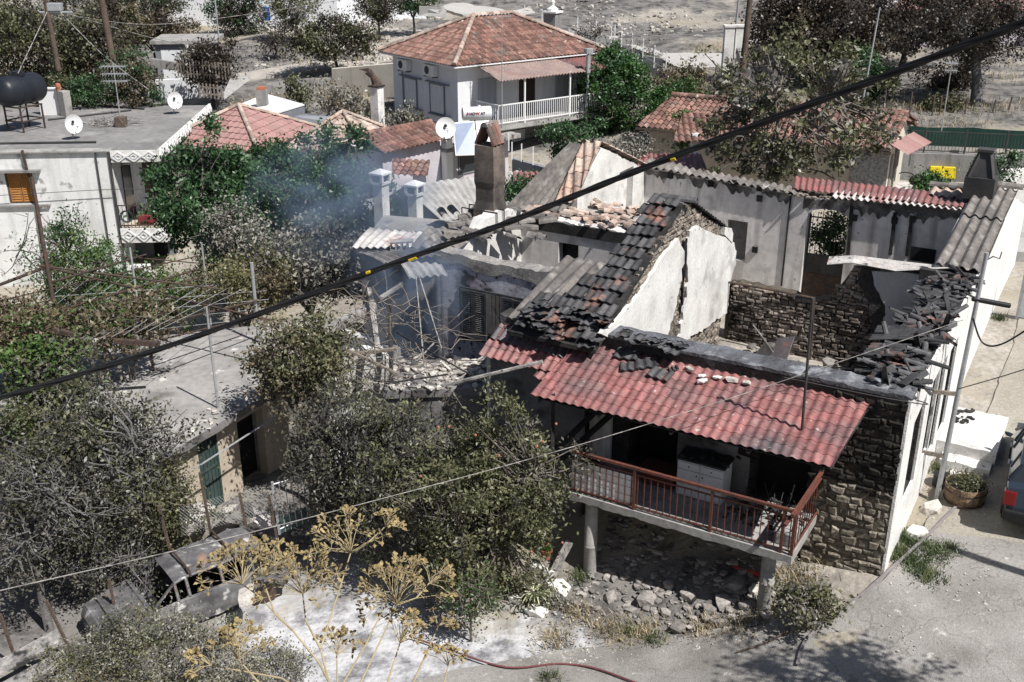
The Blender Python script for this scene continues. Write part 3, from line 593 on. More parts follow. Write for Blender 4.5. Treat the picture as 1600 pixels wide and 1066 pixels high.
# ---- burnt tile strip on the front slope, beside the gable
slope = (6.12 - 4.12) / 4.3
def tpt(s, w, dz=0): return HF(s, w, 4.14 + slope * w + dz)
ts = MB(); r_ = random.Random(13); w0 = -.45; row = 0
while w0 < 4.2:
    n = 2 if w0 > 1.2 else (3 if w0 > .3 else 5)
    for k in range(n):
        if r_.random() < .06: continue
        s0 = GX - .02 - .41 * (k + 1) + r_.uniform(-.03, .03) - (.1 if row % 2 else 0); dz = r_.uniform(0, .03); tw_ = r_.uniform(-.04, .04)
        tiles(ts, tpt(s0, w0, .05 + dz + tw_), tpt(s0 + .4, w0, .05 + dz), tpt(s0 + .4, w0 + .43, .03 + dz), tpt(s0, w0 + .43, .02 + dz + tw_), .2, .5, .017, 6, .05)
    w0 += .37; row += 1
tl = ts.build("roof_tiles", M["tile_b"], BH)
us = MB(); us.ext([tpt(GX - .85, .9, -.05), tpt(GX, .9, -.05), tpt(GX, 4.3, -.05), tpt(GX - .85, 4.3, -.05)], (0, 0, -.1)); us.ext([tpt(GX - 2.3, -.5, -.05), tpt(GX, -.5, -.05), tpt(GX, .9, -.05), tpt(GX - 1.7, .9, -.05)], (0, 0, -.1)); us.build("roof_deck", M["charwood"], tl)
rg = MB(); barrel(rg, HF(GX - .6, 4.35, 6.15), HF(GX + .25, 4.5, 6.12), .12, 7, .45); bs = HF(GX, 0, 0)
for i in range(9): x = 4.7 + i * .38; tiles(rg, HF(GX - .3, x + .42, gtop(x + .42) + .06), HF(GX - .3, x, gtop(x) + .09), HF(GX + .08, x, gtop(x) + .09), HF(GX + .08, x + .42, gtop(x + .42) + .06), .2, .4, .02, 6, .02)
rg.build("ridge_tiles", M["tile_b"], tl)
sc_ = MB(); r_ = random.Random(17)
for i in range(46):
    s, w = GX + r_.uniform(-2.2, 1.6), r_.uniform(-.55, .35)
    if s > GX + .2: w = r_.uniform(-.1, .4)
    c = tpt(s, w, r_.uniform(.05, .14)) if s < GX + .1 else HF(s, w, 4.1 + r_.uniform(0, .06)); a = (HF.x * r_.uniform(.7, 1) + HF.y * r_.uniform(-.5, .5) + Vector((0, 0, r_.uniform(-.15, .15)))) * .38; b2 = a.cross(Vector((r_.uniform(-.3, .3), r_.uniform(-.3, .3), -1))).normalized() * -.3
    tiles(sc_, c, c + a, c + a + b2, c + b2, .2, .4, .022, 6, .02)
sc_.build("scattered_tiles", M["tile_b"], tl)
# ---- cross wall of bare stone behind the front room, with a patch of plaster
XW = 8.6
ct = rag(lerp([(-7, 2.7), (-5.6, 2.72), (-4.2, 2.62), (-3.7, 2.75), (-3.45, 3.3), (-3.2, 3.75), (-2.6, 3.95), (-.4, 4.05), (0, 4.05)]), .05, 4, 5)
m_ = MB(HF); wall(m_, HF, GX - .1, -.45, XW + .02, XW + .5, .6, lambda x: ct(x) - .05, step=.15); xw = m_.build("cross_wall", M["mortar"], BH)
st = MB(HF); stones(st, HF, GX + .02, -.5, .75, ct, XW, .115, .2, random.Random(6)); st.build("rubble_stones", M["stone"], xw)
pp = MB(); pts = [(1362, 424), (1400, 424), (1440, 430), (1482, 434), (1478, 450), (1462, 470), (1445, 492), (1430, 512), (1416, 530), (1398, 543), (1386, 542), (1374, 532), (1368, 520), (1378, 508), (1384, 492), (1383, 478), (1375, 462), (1368, 450)]
pp.ext([HF.py(u, v, XW - .1) for u, v in ragpx(pts, 3, 1.0, 9)], HF.y * .12); pp.build("plaster_patch", mat("smoky_plaster", (.46, .45, .46), (.56, .55, .55), sc=1.1, fine=.12, stain=(.17, .16, .165), ssc=.8, sth=.56, sw=.2), xw)
so = MB(); pts = [(1345, 420), (1366, 418), (1370, 450), (1378, 464), (1386, 480), (1386, 494), (1380, 508), (1370, 524), (1362, 510), (1356, 470), (1340, 440)]
so.ext([HF.py(u, v, XW - .085) for u, v in ragpx(pts, 4, 1.6, 5)], HF.y * .1); so.build("soot_streak", M["char"], xw)
# ---- rear wall with the arched doorway
RW = 13.0
arch = lambda x: 3.78 + .32 * math.sqrt(max(0, 1 - ((x + 5.07) / .68) ** 2))
rt = rag(lerp([(-11.6, 4.72), (-8, 4.52), (-6.2, 4.45), (-5.6, 4.35), (-4.6, 4.5), (-1, 4.7)]), .05, 6, 4)
rw = MB(HF); wall(rw, HF, -11.6, -.5, RW, RW + .45, .5, rt, holes=[(-5.72, -4.42, 1.0, arch), (-8.35, -7.65, 1.95, 3.3)], step=.2); rwo = rw.build("rear_wall", M["plaster_g"], BH)
for x0_, x1_, dpt, sd in ((-11.5, -6.3, .22, 5), (-5.9, -.6, .4, 11)):
    nb = MB(HF); wall(nb, HF, x0_, x1_, RW - .012, RW - .004, rag(lambda x: rt(x) - dpt, .2, sd, 4.6), lambda x: rt(x) - .03, step=.08, holes=[(-5.72, -4.42, 1.0, arch)] if dpt > .3 else ()); nb.build("soot_band", mat("sooty_plaster", (.06, .056, .054), (.16, .15, .145), sc=2.2, fine=.3, stain=(.42, .4, .385), ssc=2.6, sth=.54, sw=.15) if dpt < .3 else bpy.data.materials["sooty_plaster"], rwo)
nb = MB(HF); nb.box(-8.4, -7.6, RW + .2, RW + .4, 1.9, 3.35); nb.build("niche_back", M["plaster_s"], rwo)
dr = MB(HF); dr.box(-5.72, -4.42, RW + .25, RW + .31, 1.0, 1.85); dr.build("doorway_board", M["rustd"], rwo)
dr = MB(HF); dr.box(-5.72, -4.42, RW + .26, RW + .3, 1.853, 2.45); dr.build("scorched_door_panel", M["iron"], rwo)
wg = MB(HF)
for i in range(8): x = -5.6 + i * .155; wg.bar(HF(x, RW + .28, 2.45), HF(x, RW + .28, arch(x) - .15), .018)
wg.bar(HF(-5.72, RW + .28, 2.47), HF(-4.42, RW + .28, 2.47), .05); wg.bar(HF(-5.72, RW + .28, 3.72), HF(-4.42, RW + .28, 3.72), .04); wg.bar(HF(-5.68, RW + .28, 2.45), HF(-5.68, RW + .28, 3.8), .05); wg.bar(HF(-4.46, RW + .28, 2.45), HF(-4.46, RW + .28, 3.8), .05)
wg.build("window_grille", M["iron"], rwo)
vr = MB(HF); bsk = MB(HF)
for u0, v0, u1, v1 in ((1236, 302, 1221, 447), (1331, 322, 1325, 402), (1399, 332, 1391, 398), (1425, 338, 1417, 400)):
    a, b2 = HF.py(u0, v0, RW - .02), HF.py(u1, v1, RW - .02); vr = MB(); vr.bar(a, b2, .05 if u0 < 1240 else .1); vr.build("charred_post", M["charwood"], rwo)
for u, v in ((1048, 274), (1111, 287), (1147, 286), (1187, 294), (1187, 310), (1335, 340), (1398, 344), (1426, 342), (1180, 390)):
    p = HF.loc(HF.py(u, v, RW)); bsk = MB(HF); bsk.box(p[0] - .09, p[0] + .09, RW - .06, RW + .02, p[2] - .1, p[2] + .1); bsk.build("beam_socket_block", M["charwood"], rwo)  # dark block stands in for the shaded hollow of a beam socket
nk = MB(HF); a = HF.loc(HF.py(1425, 384, RW)); nk.box(-2.45, -1.72, RW - .015, RW + .02, 2.85, 3.3); nk.build("dark_niche", M["dark"], rwo)  # niche drawn as a flat near-black box
# tiled coping and red sheets on the rear wall
ce = MB(); corr(ce, HF(-11.5, RW - .15, 4.78), HF(-6.1, RW - .15, 4.5), HF(-6.1, RW + .55, 4.52), HF(-11.5, RW + .55, 4.82), .26, .045, 3); ce.build("cement_roof_edge", M["cement"], rwo)
ce = MB(); corr(ce, HF(-6.3, RW + .15, 4.58), HF(-.9, RW - .1, 4.74), HF(-.9, RW + 1.2, 4.8), HF(-6.6, RW + 1.3, 4.7), .2, .03, 3); ce.build("red_sheet_roof", M["redmetal"], rwo)
ce = MB(); corr(ce, HF(-5.0, RW - .2, 4.55), HF(-.9, RW - .2, 4.67), HF(-.9, RW + .5, 4.73), HF(-5.0, RW + .5, 4.62), .2, .04, 2, .02); ce.build("scorched_roof_edge", M["sheetw"], rwo)
dbt = MB(); r_ = random.Random(8)
for i in range(70):
    s = r_.uniform(-6.6, -4.2); c = HF(s, RW + r_.uniform(-.12, .4), rt(s) + r_.uniform(0, .08)); dbt.rock(c, r_.uniform(.04, .13), r_.random(), (1.5, 1, .5))
dbt.build("broken_wall_top", M["rubble"], rwo)
# ---- surviving corrugated roof at the back right, with the black chimney
rr_ = MB(); corr(rr_, HF(-1.08, 8.45, 4.26), HF(.1, 8.4, 4.26), HF(.1, 12.0, 4.78), HF(-1.03, 12.0, 4.78), .3, .05, 6); corr(rr_, HF(-1.03, 11.8, 4.81), HF(.1, 11.8, 4.81), HF(.12, 14.3, 5.12), HF(-1.0, 14.3, 5.12), .3, .05, 4)
ro = rr_.build("corrugated_roof", M["cement"], BH)
eg = MB(HF); eg.ext([HF(-1.1, 8.5, 4.2), HF(-1.1, 13.0, 4.84), HF(-1.1, 13.0, 4.5), HF(-1.1, 8.5, 3.95)], HF.x * .15); eg.build("roof_verge", M["plaster_w"], ro)
rd = MB(); barrel(rd, HF(-1.2, 14.35, 5.14), HF(.2, 14.35, 5.14), .16, 7, .7); barrel(rd, HF(-2.4, 14.5, 4.9), HF(-1.3, 14.4, 4.98), .12, 7, .6); rd.build("ridge_cap", M["cement"], ro)
lt = MB(); corr(lt, HF(-2.3, 13.7, 4.78), HF(-1.3, 13.7, 4.8), HF(-1.3, 14.45, 4.94), HF(-2.3, 14.5, 4.88), .3, .05, 3); lt.build("clay_roof_patch", M["tile_o"], ro)
ch = MB(HF); ch.box(-1.3, -.45, 13.3, 14.1, 4.9, 5.55); c0 = [HF(-1.22, 13.38, 5.55), HF(-.53, 13.38, 5.55), HF(-.53, 14.02, 5.55), HF(-1.22, 14.02, 5.55)]; c1 = [HF(-1.0, 13.6, 6.3), HF(-.75, 13.6, 6.3), HF(-.75, 13.8, 6.3), HF(-1.0, 13.8, 6.3)]
for (i, j) in ((0, 1), (1, 2), (2, 3), (3, 0)): ch.ext([c0[i], c0[i].lerp(c0[j], .3), c1[i].lerp(c1[j], .45), c1[i]], (0, 0, .02)); ch.bar(c0[i], c1[i], .1)
ch.ext([c0[0], c0[1], c1[1], c1[0]], HF.y * .04); ch.box(-1.1, -.65, 13.5, 13.9, 6.28, 6.36); ch.build("black_chimney", M["iron"], BH, bevel=.02)
lo = MB(HF); lo.box(-1.4, .12, 8.2, 8.5, 3.85, 4.12); lo.build("charred_eave_beam", M["charwood"], ro)
# ---- floors and near-black panels standing in for the unlit interior
fl = MB(HF); fl.box(-9.3, -.5, .5, 14, .6, .78); fl.build("floor_slab", M["mortar"], BH)
ib = MB(HF); ib.box(-9.3, -.55, .52, .6, .8, 3.7); ib.build("dark_room_panel", M["dark"], BH)  # near-black panel added so the door openings read as an unlit room
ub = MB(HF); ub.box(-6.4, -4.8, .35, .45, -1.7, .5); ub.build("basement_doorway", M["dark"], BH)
# ---- balcony
bal = MB(HF); wall(bal, HF, -6.5, -1.5, -1.85, 0, rag(.77, .03, 2, 6), .95, step=.12); slab = bal.build("balcony_slab", M["conc"], BH)
for s in (-6.05, -2.0):
    c = MB(); p = HF(s, -1.62, 0); g = G(p.x, p.y) - .3; c.lathe((p.x, p.y, g), [(.155, 0), (.15, 1.0 - .02), (.16, 1.0), (.148, 1.02), (.145, .76 - g)], 18); c.build("column", M["conc"], BH, smooth=True)
rl = MB(HF); yb = -1.8
rl.box(-6.5, -1.5, yb - .035, yb + .035, 1.93, 1.99); rl.box(-6.5, -1.5, yb - .015, yb + .015, 1.8, 1.83); rl.box(-6.5, -1.5, yb - .015, yb + .015, 1.02, 1.05)
rl.bar(HF(-1.53, yb - .25, 2.0), HF(-1.5, .0, 2.02), .07); rl.bar(HF(-1.53, yb, 1.83), HF(-1.5, 0, 1.85), .035); rl.bar(HF(-1.53, yb, 1.03), HF(-1.5, 0, 1.03), .03); rl.bar(HF(-1.62, yb - .4, 1.84), HF(-1.55, -1.2, 1.9), .06)
for z in (1.25, 1.45, 1.62): rl.tube([HF(-6.5, yb + .02, z), HF(-1.5, yb + .02, z - .02)], .004, 4)
rail = rl.build("railing", M["rust"], BH)
for x in (-4.98, -3.25, -1.75, -1.53):
    b2 = MB(HF); b2.box(x - .03, x + .03, yb - .03, yb + .03, .9, 1.93); b2.build("railing_post", M["rust"], rail)
b0 = MB(HF); b0.box(-6.4 - .009, -6.4 + .009, yb - .009, yb + .009, 1.035, 1.81); bl = b0.build("baluster", M["rust"], rail)
for i in range(1, 33):
    x = -6.4 + i * .15
    if min(abs(x - q) for q in (-4.98, -3.25, -1.75, -1.53)) > .05: copy_tree(bl, HF.x * (i * .15), rail)
for i in range(1, 9): copy_tree(bl, HF.x * (4.87) + HF.y * (i * .2), rail)
wp = MB(HF); wp.box(-6.5, -5.03, yb + .04, yb + .06, 1.0, 1.72); wp.build("white_privacy_panel", M["whitep"], rail)
# balcony roof: pressed red sheets on posts
ra = MB(); RA, RB, RC, RD = HF(-7.5, -1.9, 3.12), HF(-.95, -1.9, 3.17), HF(-.74, .02, 3.76), HF(-7.28, .02, 3.74)
tiles(ra, RA, RB, RC, RD, .205, .285, .02, 8, .016, prof='s', th=.004); br = ra.build("balcony_roof", M["redmetal"], BH, smooth=True)
rn = (RB - RA).cross(RD - RA).normalized()
rs = MB()
for t in (.06, .35, .65, .94): rs.bar(RA.lerp(RD, t) - rn * .09, RB.lerp(RC, t) - rn * .09, .06)
for t in (.03, .25, .5, .75, .97): rs.bar(RA.lerp(RB, t) - rn * .15, RD.lerp(RC, t) - rn * .15, .06)
rs.build("roof_frame", M["iron"], br)
dk = MB(); dk.ext([RA.lerp(RB, .03) - rn * .05, RB - rn * .05, RC - rn * .05, RD.lerp(RC, .03) - rn * .05], rn * -.012); dk.build("roof_lining", M["charwood"], br)
po = MB(HF)
for s, y in ((-7.0, -1.75), (-6.9, -.3)): po.bar(HF(s, y, -1.3), HF(s, y, 3.2 + (.45 if y > -1 else 0)), .08)
po.bar(HF(-7.0, -1.75, 1.75), HF(-6.3, -.3, 2.7), .1); po.bar(HF(-6.9, -1.6, 1.5), HF(-6.2, -.3, 2.35), .1); po.build("roof_post", M["charwood"], br)
# the awning left of the balcony, with its wall
A1, B1, C1, D1 = HF(-9.5, -.85, 3.24), HF(-7.5, -.85, 3.24), HF(-7.3, .25, 3.85), HF(-9.35, .25, 3.85)
aw = MB(); tiles(aw, A1, B1, C1, D1, .205, .3, .03, 8, .022, th=.004); awo = aw.build("awning", M["redmetal"], BH, smooth=True)
aw = MB(); n1 = (B1 - A1).cross(D1 - A1).normalized(); tiles(aw, A1.lerp(D1, .42) + n1 * .03, B1.lerp(C1, .35) + n1 * .03, C1 + n1 * .03, D1 + n1 * .03, .205, .3, .03, 8, .022, th=.004); aw.build("scorched_awning_top", M["greymetal"], awo, smooth=True)
aw = MB(); tiles(aw, HF(-7.9, -1.0, 3.1), HF(-7.35, -1.15, 3.08), HF(-7.25, -.2, 3.5), HF(-7.8, -.1, 3.55), .205, .3, .03, 8, .022, th=.004); aw.build("buckled_awning_sheet", M["redmetal"], awo, smooth=True)
cs = MB(); corr(cs, HF(-9.2, .0, 3.95), HF(-8.2, -.1, 3.98), HF(-7.6, 2.1, 5.0), HF(-8.8, 2.2, 4.95), .26, .04, 5, .03); corr(cs, HF(-8.5, -.25, 3.95), HF(-7.45, -.35, 3.95), HF(-7.3, 1.3, 4.75), HF(-8.2, 1.4, 4.75), .26, .04, 5, .03); cs.build("fallen_cement_sheets", M["cement"], awo)
fa = MB(HF); wall(fa, HF, -9.42, -6.9, -.42, -.3, -1.6, 3.2, step=.5); fa.build("annex_front", M["plaster_s"], BH)
fa = MB(HF); wall(fa, Fr(HF(-9.4, 0, 0), HF.a + 90), -.3, 1.2, 0, .2, -1.6, 3.2, step=.5); fa.build("annex_side", M["plaster_w"], BH)
fa = MB(HF); wall(fa, HF, -6.9, -6.35, -.12, -.02, .95, 3.5, step=.4); fa.build("block_wall_end", M["plaster_g"], BH)
# ---- things on and under the balcony
cb = thing("cabinet", "white two-door cabinet with scorched corner standing on the balcony", "cabinet", HF(-3.85, -.5, .95))
k = MB(HF); k.box(-4.45, -3.4, -.7, -.15, .96, 1.82); k.build("carcass", M["whitecab"], cb)
for a, b2 in ((-4.43, -3.935), (-3.915, -3.42)):
    k = MB(HF); k.box(a, b2, -.725, -.703, .99, 1.6); d_ = k.build("cabinet_door", M["whitecab"], cb, bevel=.004)
    k = MB(HF); kx = b2 - .06 if a < -4 else a + .06; k.disc(HF(kx, -.725, 1.52), -HF.y, .016, .02, 8); k.build("knob", M["iron"], d_)
    k = MB(HF); k.box(a, b2, -.725, -.703, 1.62, 1.78); d_ = k.build("drawer", M["whitecab"], cb, bevel=.004)
    k = MB(HF); k.disc(HF((a + b2) / 2, -.725, 1.7), -HF.y, .016, .02, 8); k.build("knob", M["iron"], d_)
k = MB(HF); k.box(-4.48, -3.37, -.73, -.12, 1.82, 1.87)
r_ = random.Random(2)
for i in range(14): k.rock(HF(r_.uniform(-4.4, -3.4), r_.uniform(-.65, -.2), 1.9), r_.uniform(.05, .12), r_.random(), (1.4, 1, .5))
k.build("charred_worktop", M["charwood"], cb)
k = thing("low_table", "low brown wooden chest beside the white cabinet on the balcony", "chest", HF(-4.9, -.45, .95)); q = MB(HF); q.box(-5.35, -4.55, -.65, -.2, .96, 1.3); q.build("box", M["rust"], k, bevel=.01); q = MB(HF); q.box(-5.38, -4.52, -.68, -.17, 1.3, 1.34); q.build("lid", M["rust"], k)
q = MB(); r_ = random.Random(23)
for i in range(26): p = HF(r_.uniform(-3.2, -1.7), r_.uniform(-1.3, -.1), .97); a = Vector((r_.uniform(-1, 1), r_.uniform(-1, 1), r_.uniform(.2, 1.6))) * .5; q.tube([p, p + a], .012, 4)
for i in range(60): q.rock(HF(r_.uniform(-3.3, -1.6), r_.uniform(-1.2, -.05), .97), r_.uniform(.02, .09), r_.random())
tag(q.build("burnt_debris", M["charwood"]), "heap of charred sticks and debris at the balcony's right end", "debris", kind="stuff")
q = MB(); q.tube([HF(-3.15, -.55, -.62), HF(-2.25, -.75, -.45)], .06, 12); tag(q.build("red_pipe", M["red"], smooth=True), "short red plastic pipe lying on rubble under the balcony", "pipe")
q = MB(HF); q.box(-1.95, -1.55, -1.55, -1.15, .955, 1.25); tag(q.build("concrete_block", M["conc"], bevel=.03), "pale block lying in the sunny corner of the balcony floor", "block")
# ---- loose tiles and stones on the balcony roof
def onroof(u, v, d=.05): return Pp(u, v, RA + rn * d, rn)
for i, (u, v, lab, sz, az) in enumerate(((980, 553, "largest charred tile at the top of the red balcony roof", .55, 5), (984, 572, "charred tile half hidden below the largest tile on the red roof", .42, 25), (1012, 567, "charred tile lying askew between two others on the red roof", .5, 28), (1032, 584, "lowest charred tile on the red balcony roof, lying flat", .52, -8), (1052, 576, "small dark tile shard beside grey rubble on red roof", .22, 40))):
    c = onroof(u, v, .07); ex = (RB - RA).normalized(); ey = rn.cross(ex); a = R(az); e1 = ex * math.cos(a) + ey * math.sin(a); e2 = rn.cross(e1); q = MB()
    tiles(q, c - e1 * sz / 2 - e2 * sz * .32, c + e1 * sz / 2 - e2 * sz * .32, c + e1 * sz / 2 + e2 * sz * .32, c - e1 * sz / 2 + e2 * sz * .32, sz / 2.6, 1, .025, 6, .02, th=.03)
    tag(q.build("fallen_tile", M["tile_b"]), lab, "tile", "charred tiles on the balcony roof")
for u, v, r0, lab in ((1078, 577, .11, "grey rubble lump highest on the red balcony roof"), (1097, 587, .08, "small pale stone next to the white slab on red roof"), (1098, 595, .1, "white flat stone lowest on the red balcony roof"), (1120, 590, .1, "grey stone right of the white one on red roof"), (1143, 592, .13, "big grey stone on the red balcony roof"), (1167, 598, .09, "rightmost grey stone on the red balcony roof")):
    q = MB(); q.rock(onroof(u, v, .06), r0, u, (1.3, 1, .6)); tag(q.build("roof_stone", M["rockw"] if "white" in lab else M["rock"]), lab, "stone", "stones on the balcony roof")
# rubble heap in the front room
q = MB(); r_ = random.Random(14)
for i in range(130): q.rock(HF(r_.uniform(-6.4, -1), r_.uniform(1, 8.3), .85 + r_.uniform(0, .3)), r_.uniform(.06, .24), r_.random(), (1.4, 1, .6))
tag(q.build("room_rubble", M["rockd"]), "heap of sooty stones and tile inside the roofless front room", "rubble", kind="stuff")
for i, (u, v, sz, rot, lab) in enumerate(((1192, 530, .75, (20, 50, 30), "grey folded sheet metal panel standing in the roofless room"), (1222, 548, .8, (-30, -40, 60), "dark folded metal panel leaning beside a grey one in the roofless room"))):
    c = HF.py(u, v, 5.2); q = MB(); m3 = Matrix.Rotation(R(rot[2]), 3, 'Z') @ Matrix.Rotation(R(rot[1]), 3, 'Y') @ Matrix.Rotation(R(rot[0]), 3, 'X'); a, b2, c2 = (m3 @ Vector(w) for w in ((sz, 0, 0), (0, sz * .7, 0), (0, 0, .03)))
    q.para(c - a / 2 - b2 / 2, a, b2, c2); q.para(c + a / 2 - b2 / 2, (m3 @ Vector((.2, 0, -sz * .6))), b2, c2); tag(q.build("folded_metal_sheet", M["greymetal"] if i else M["conc"], bevel=.01), lab, "panel")
q = MB(); a = [HF.py(u, v, XW - .45) for u, v in ((1137, 441), (1200, 452), (1273, 466), (1269, 515), (1265, 562))]; q.tube(a, .035, 8); tag(q.build("bent_pipe", M["rustd"], smooth=True), "rusty bent pipe frame standing before the bare stone wall", "pipe")
# bent corrugated sheet lying on the cross wall
q = MB(); V_ = [(1296, 402), (1335, 400), (1400, 408), (1465, 416)]; Lw = [(1292, 414), (1330, 411), (1400, 424), (1500, 419)]
for i in range(3):
    corr(q, HF.py(*Lw[i], XW - .25), HF.py(*V_[i], XW + .3), HF.py(*V_[i + 1], XW + .3), HF.py(*Lw[i + 1], XW - .25), .14, .02, 4, 0)
tag(q.build("bent_roof_sheet", M["sheetw"]), "bent pale corrugated sheet lying across the stone wall top", "roof sheet")
# poles
q = MB(); q.tube([onroof(1253, 672, 0), Pp(1270, 466, onroof(1253, 672, 0), HF.y)], .028, 8); tag(q.build("roof_mast", M["iron"], smooth=True), "thin black mast standing on the red balcony roof", "mast")
q = MB(HF); b_ = Pz(1462, 785, .0); tp_ = Pp(1542, 395, b_, Vector((.1, 1, 0)).normalized()); UP = thing("utility_pole", "grey steel pole with brackets leaning beside the whitewashed wall", "pole", b_)
q.tube([b_ - Vector((0, 0, .2)), b_.lerp(tp_, .5), tp_], [.06, .055, .045], 12); q.build("pole_shaft", M["galv"], UP, smooth=True)
for (u, v), (u2, v2) in (((1450, 611), (1496, 616)), ((1437, 706), (1477, 713))):
    n_ = Vector((.1, 1, 0)).normalized(); q = MB(); q.bar(Pp(u, v, b_, n_), Pp(u2, v2, b_, n_), .06, .09); q.build("bracket", M["wood"], UP)
q = MB(); a = b_.lerp(tp_, .83); q.tube([a + Vector((-.1, 0, 0)), a + Vector((.75, .05, -.18))], .06, 10); q.build("insulator_arm", M["blackp"], UP, smooth=True)
q = MB(); a = b_.lerp(tp_, .97); q.tube([a, a + Vector((.15, 0, .1)), a + Vector((.3, 0, .05)), a + Vector((.32, 0, .2))], .015, 6); q.build("hook", M["iron"], UP)
# ------------------------------------------------------------------ the left ruin: window wall, back rooms, white gable, chimney
RH = thing("roofless_house", "roofless mauve house with shuttered window and soot-stained chimney", "house", HF(-11, 5, 0))
WW = 2.55
wt = rag(lerp([(-13.1, 4.35), (-12.2, 4.3), (-10.5, 4.22), (-9, 4.35), (-8, 4.4)]), .05, 15, 4)
q = MB(HF); wall(q, HF, -12.95, -7.1, WW, WW + .42, -1.4, wt, holes=[(-12.2, -10.05, 2.02, 3.45)], step=.15); ww = q.build("window_wall", M["plaster_p"], RH)
q = MB(HF); wall(q, HF, -12.97, -7.12, WW - .03, WW + .45, lambda x: wt(x) - .28 + .05 * math.sin(4 * x), lambda x: wt(x) + .02, step=.15); q.build("wall_top", mat("broken_masonry", (.34, .32, .3), (.2, .19, .18), sc=2, fine=.35, bump=.6, stain=(.08, .075, .07), ssc=2, sth=.6), ww)
q = MB(HF)
for a, b2 in ((-12.2, -12.14), (-10.11, -10.05)): q.box(a, b2, WW - .04, WW + .2, 2.02, 3.45)
q.box(-12.2, -10.05, WW - .04, WW + .2, 3.39, 3.45); q.box(-12.25, -10.0, WW - .08, WW + .25, 1.96, 2.02); wf = q.build("window_frame", M["dkshut"], ww)
def shutter(o, ex, wd, z0, z1, par):
    q = MB(); ez = Vector((0, 0, 1)); n = ex.cross(ez).normalized(); h = z1 - z0
    for a in (0, wd - .06): q.para(o + ex * a, ex * .06, n * .04, ez * h)
    for z in (0, h / 2 - .03, h - .07): q.para(o + ex * .06 + ez * z, ex * (wd - .12), n * .04, ez * .07)
    k = int(h / .055)
    for i in range(1, k): q.para(o + ex * .05 + ez * (i * .055), ex * (wd - .1), n * .012, ez * .058 + n * .024)
    return q.build("shutter", M["dkshut"], par)
shutter(HF(-12.14, WW - .06, 2.05), HF.x, .4, 0, 1.35, ww); shutter(HF(-11.73, WW - .06, 2.05), HF.x, .42, 0, 1.35, ww); shutter(HF(-10.84, WW - .06, 2.05), HF.x, .36, 0, 1.35, ww); shutter(HF(-10.47, WW - .1, 2.05), (HF.x - HF.y * .15).normalized(), .36, 0, 1.35, ww)
q = MB(HF)
for i in range(4): q.bar(HF(-11.25 + i * .12, WW + .1, 2.02), HF(-11.25 + i * .12, WW + .1, 3.4), .016)
q.bar(HF(-11.2, WW + .1, 2.1), HF(-10.7, WW + .1, 3.0), .012); q.bar(HF(-10.7, WW + .1, 2.1), HF(-11.2, WW + .1, 3.0), .012); q.build("window_bars", M["iron"], ww)
q = MB(HF); q.box(-12.1, -10.2, WW + .9, WW + 1.0, 1.2, 3.9); q.build("inner_wall", M["plaster_s"], RH)  # dark plaster puts the dimness behind the window into the wall colour
BW = 6.5
q = MB(HF); wall(q, HF, -12.6, -7.0, BW, BW + .4, .6, rag(lerp([(-12.6, 4.45), (-8.4, 4.35), (-7, 4.35)]), .04, 9, 4), holes=[(-11.28, -10.62, 2.9, 3.78)], step=.2); bw_ = q.build("back_wall", M["plaster_g"], RH)
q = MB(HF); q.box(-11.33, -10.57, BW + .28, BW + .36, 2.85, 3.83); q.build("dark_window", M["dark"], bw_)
q = MB(HF); wall(q, HF, -12.6, -7.0, BW - .04, BW - .002, 4.05, rag(4.38, .03, 19, 4), step=.2); q.build("soot_band", M["charwood"], bw_)
SW = Fr(HF(-12.55, 0, 0), HF.a + 90)
q = MB(SF); wall(q, SW, WW + .1, BW + .2, 0, .4, .6, rag(lerp([(2.5, 3.9), (3.6, 4.0), (4.4, 4.7), (5.2, 4.9), (6.7, 4.5)]), .09, 12, 4), step=.15); lw = q.build("end_wall", M["plaster_w"], RH)
fl = MB(HF); fl.box(-12.9, -7.05, 2.9, 9, .4, .7); fl.build("floor_slab", M["mortar"], RH)
# ceiling slab behind the back wall strewn with pale tile
q = MB(HF); wall(q, HF, -12.5, -7.4, BW + .4, 8.9, 4.1, rag(4.33, .03, 4, 4), step=.3); cs_ = q.build("ceiling_slab", M["concd"], RH)
q = MB(); r_ = random.Random(77)
for i in range(120):
    c = HF(r_.uniform(-12.4, -7.6), r_.uniform(BW + .1, 8.8), 4.38 + r_.uniform(0, .12)); a = (HF.x * r_.uniform(-1, 1) + HF.y * r_.uniform(-1, 1)).normalized() * r_.uniform(.2, .45); b2 = a.cross(Vector((r_.uniform(-.5, .5), r_.uniform(-.5, .5), -1))).normalized() * -r_.uniform(.15, .3)
    if r_.random() < .55: barrel(q, c, c + a, .1, 6, .6)
    else: q.para(c, a, b2, Vector((0, 0, .03)))
q.build("broken_tiles", M["tile_o"], cs_)
q = MB()
for i in range(90): q.rock(HF(r_.uniform(-12.4, -7.6), r_.uniform(BW + .1, 8.8), 4.38), r_.uniform(.05, .15), r_.random(), (1.3, 1, .5))
q.build("rubble", M["rock"], cs_)
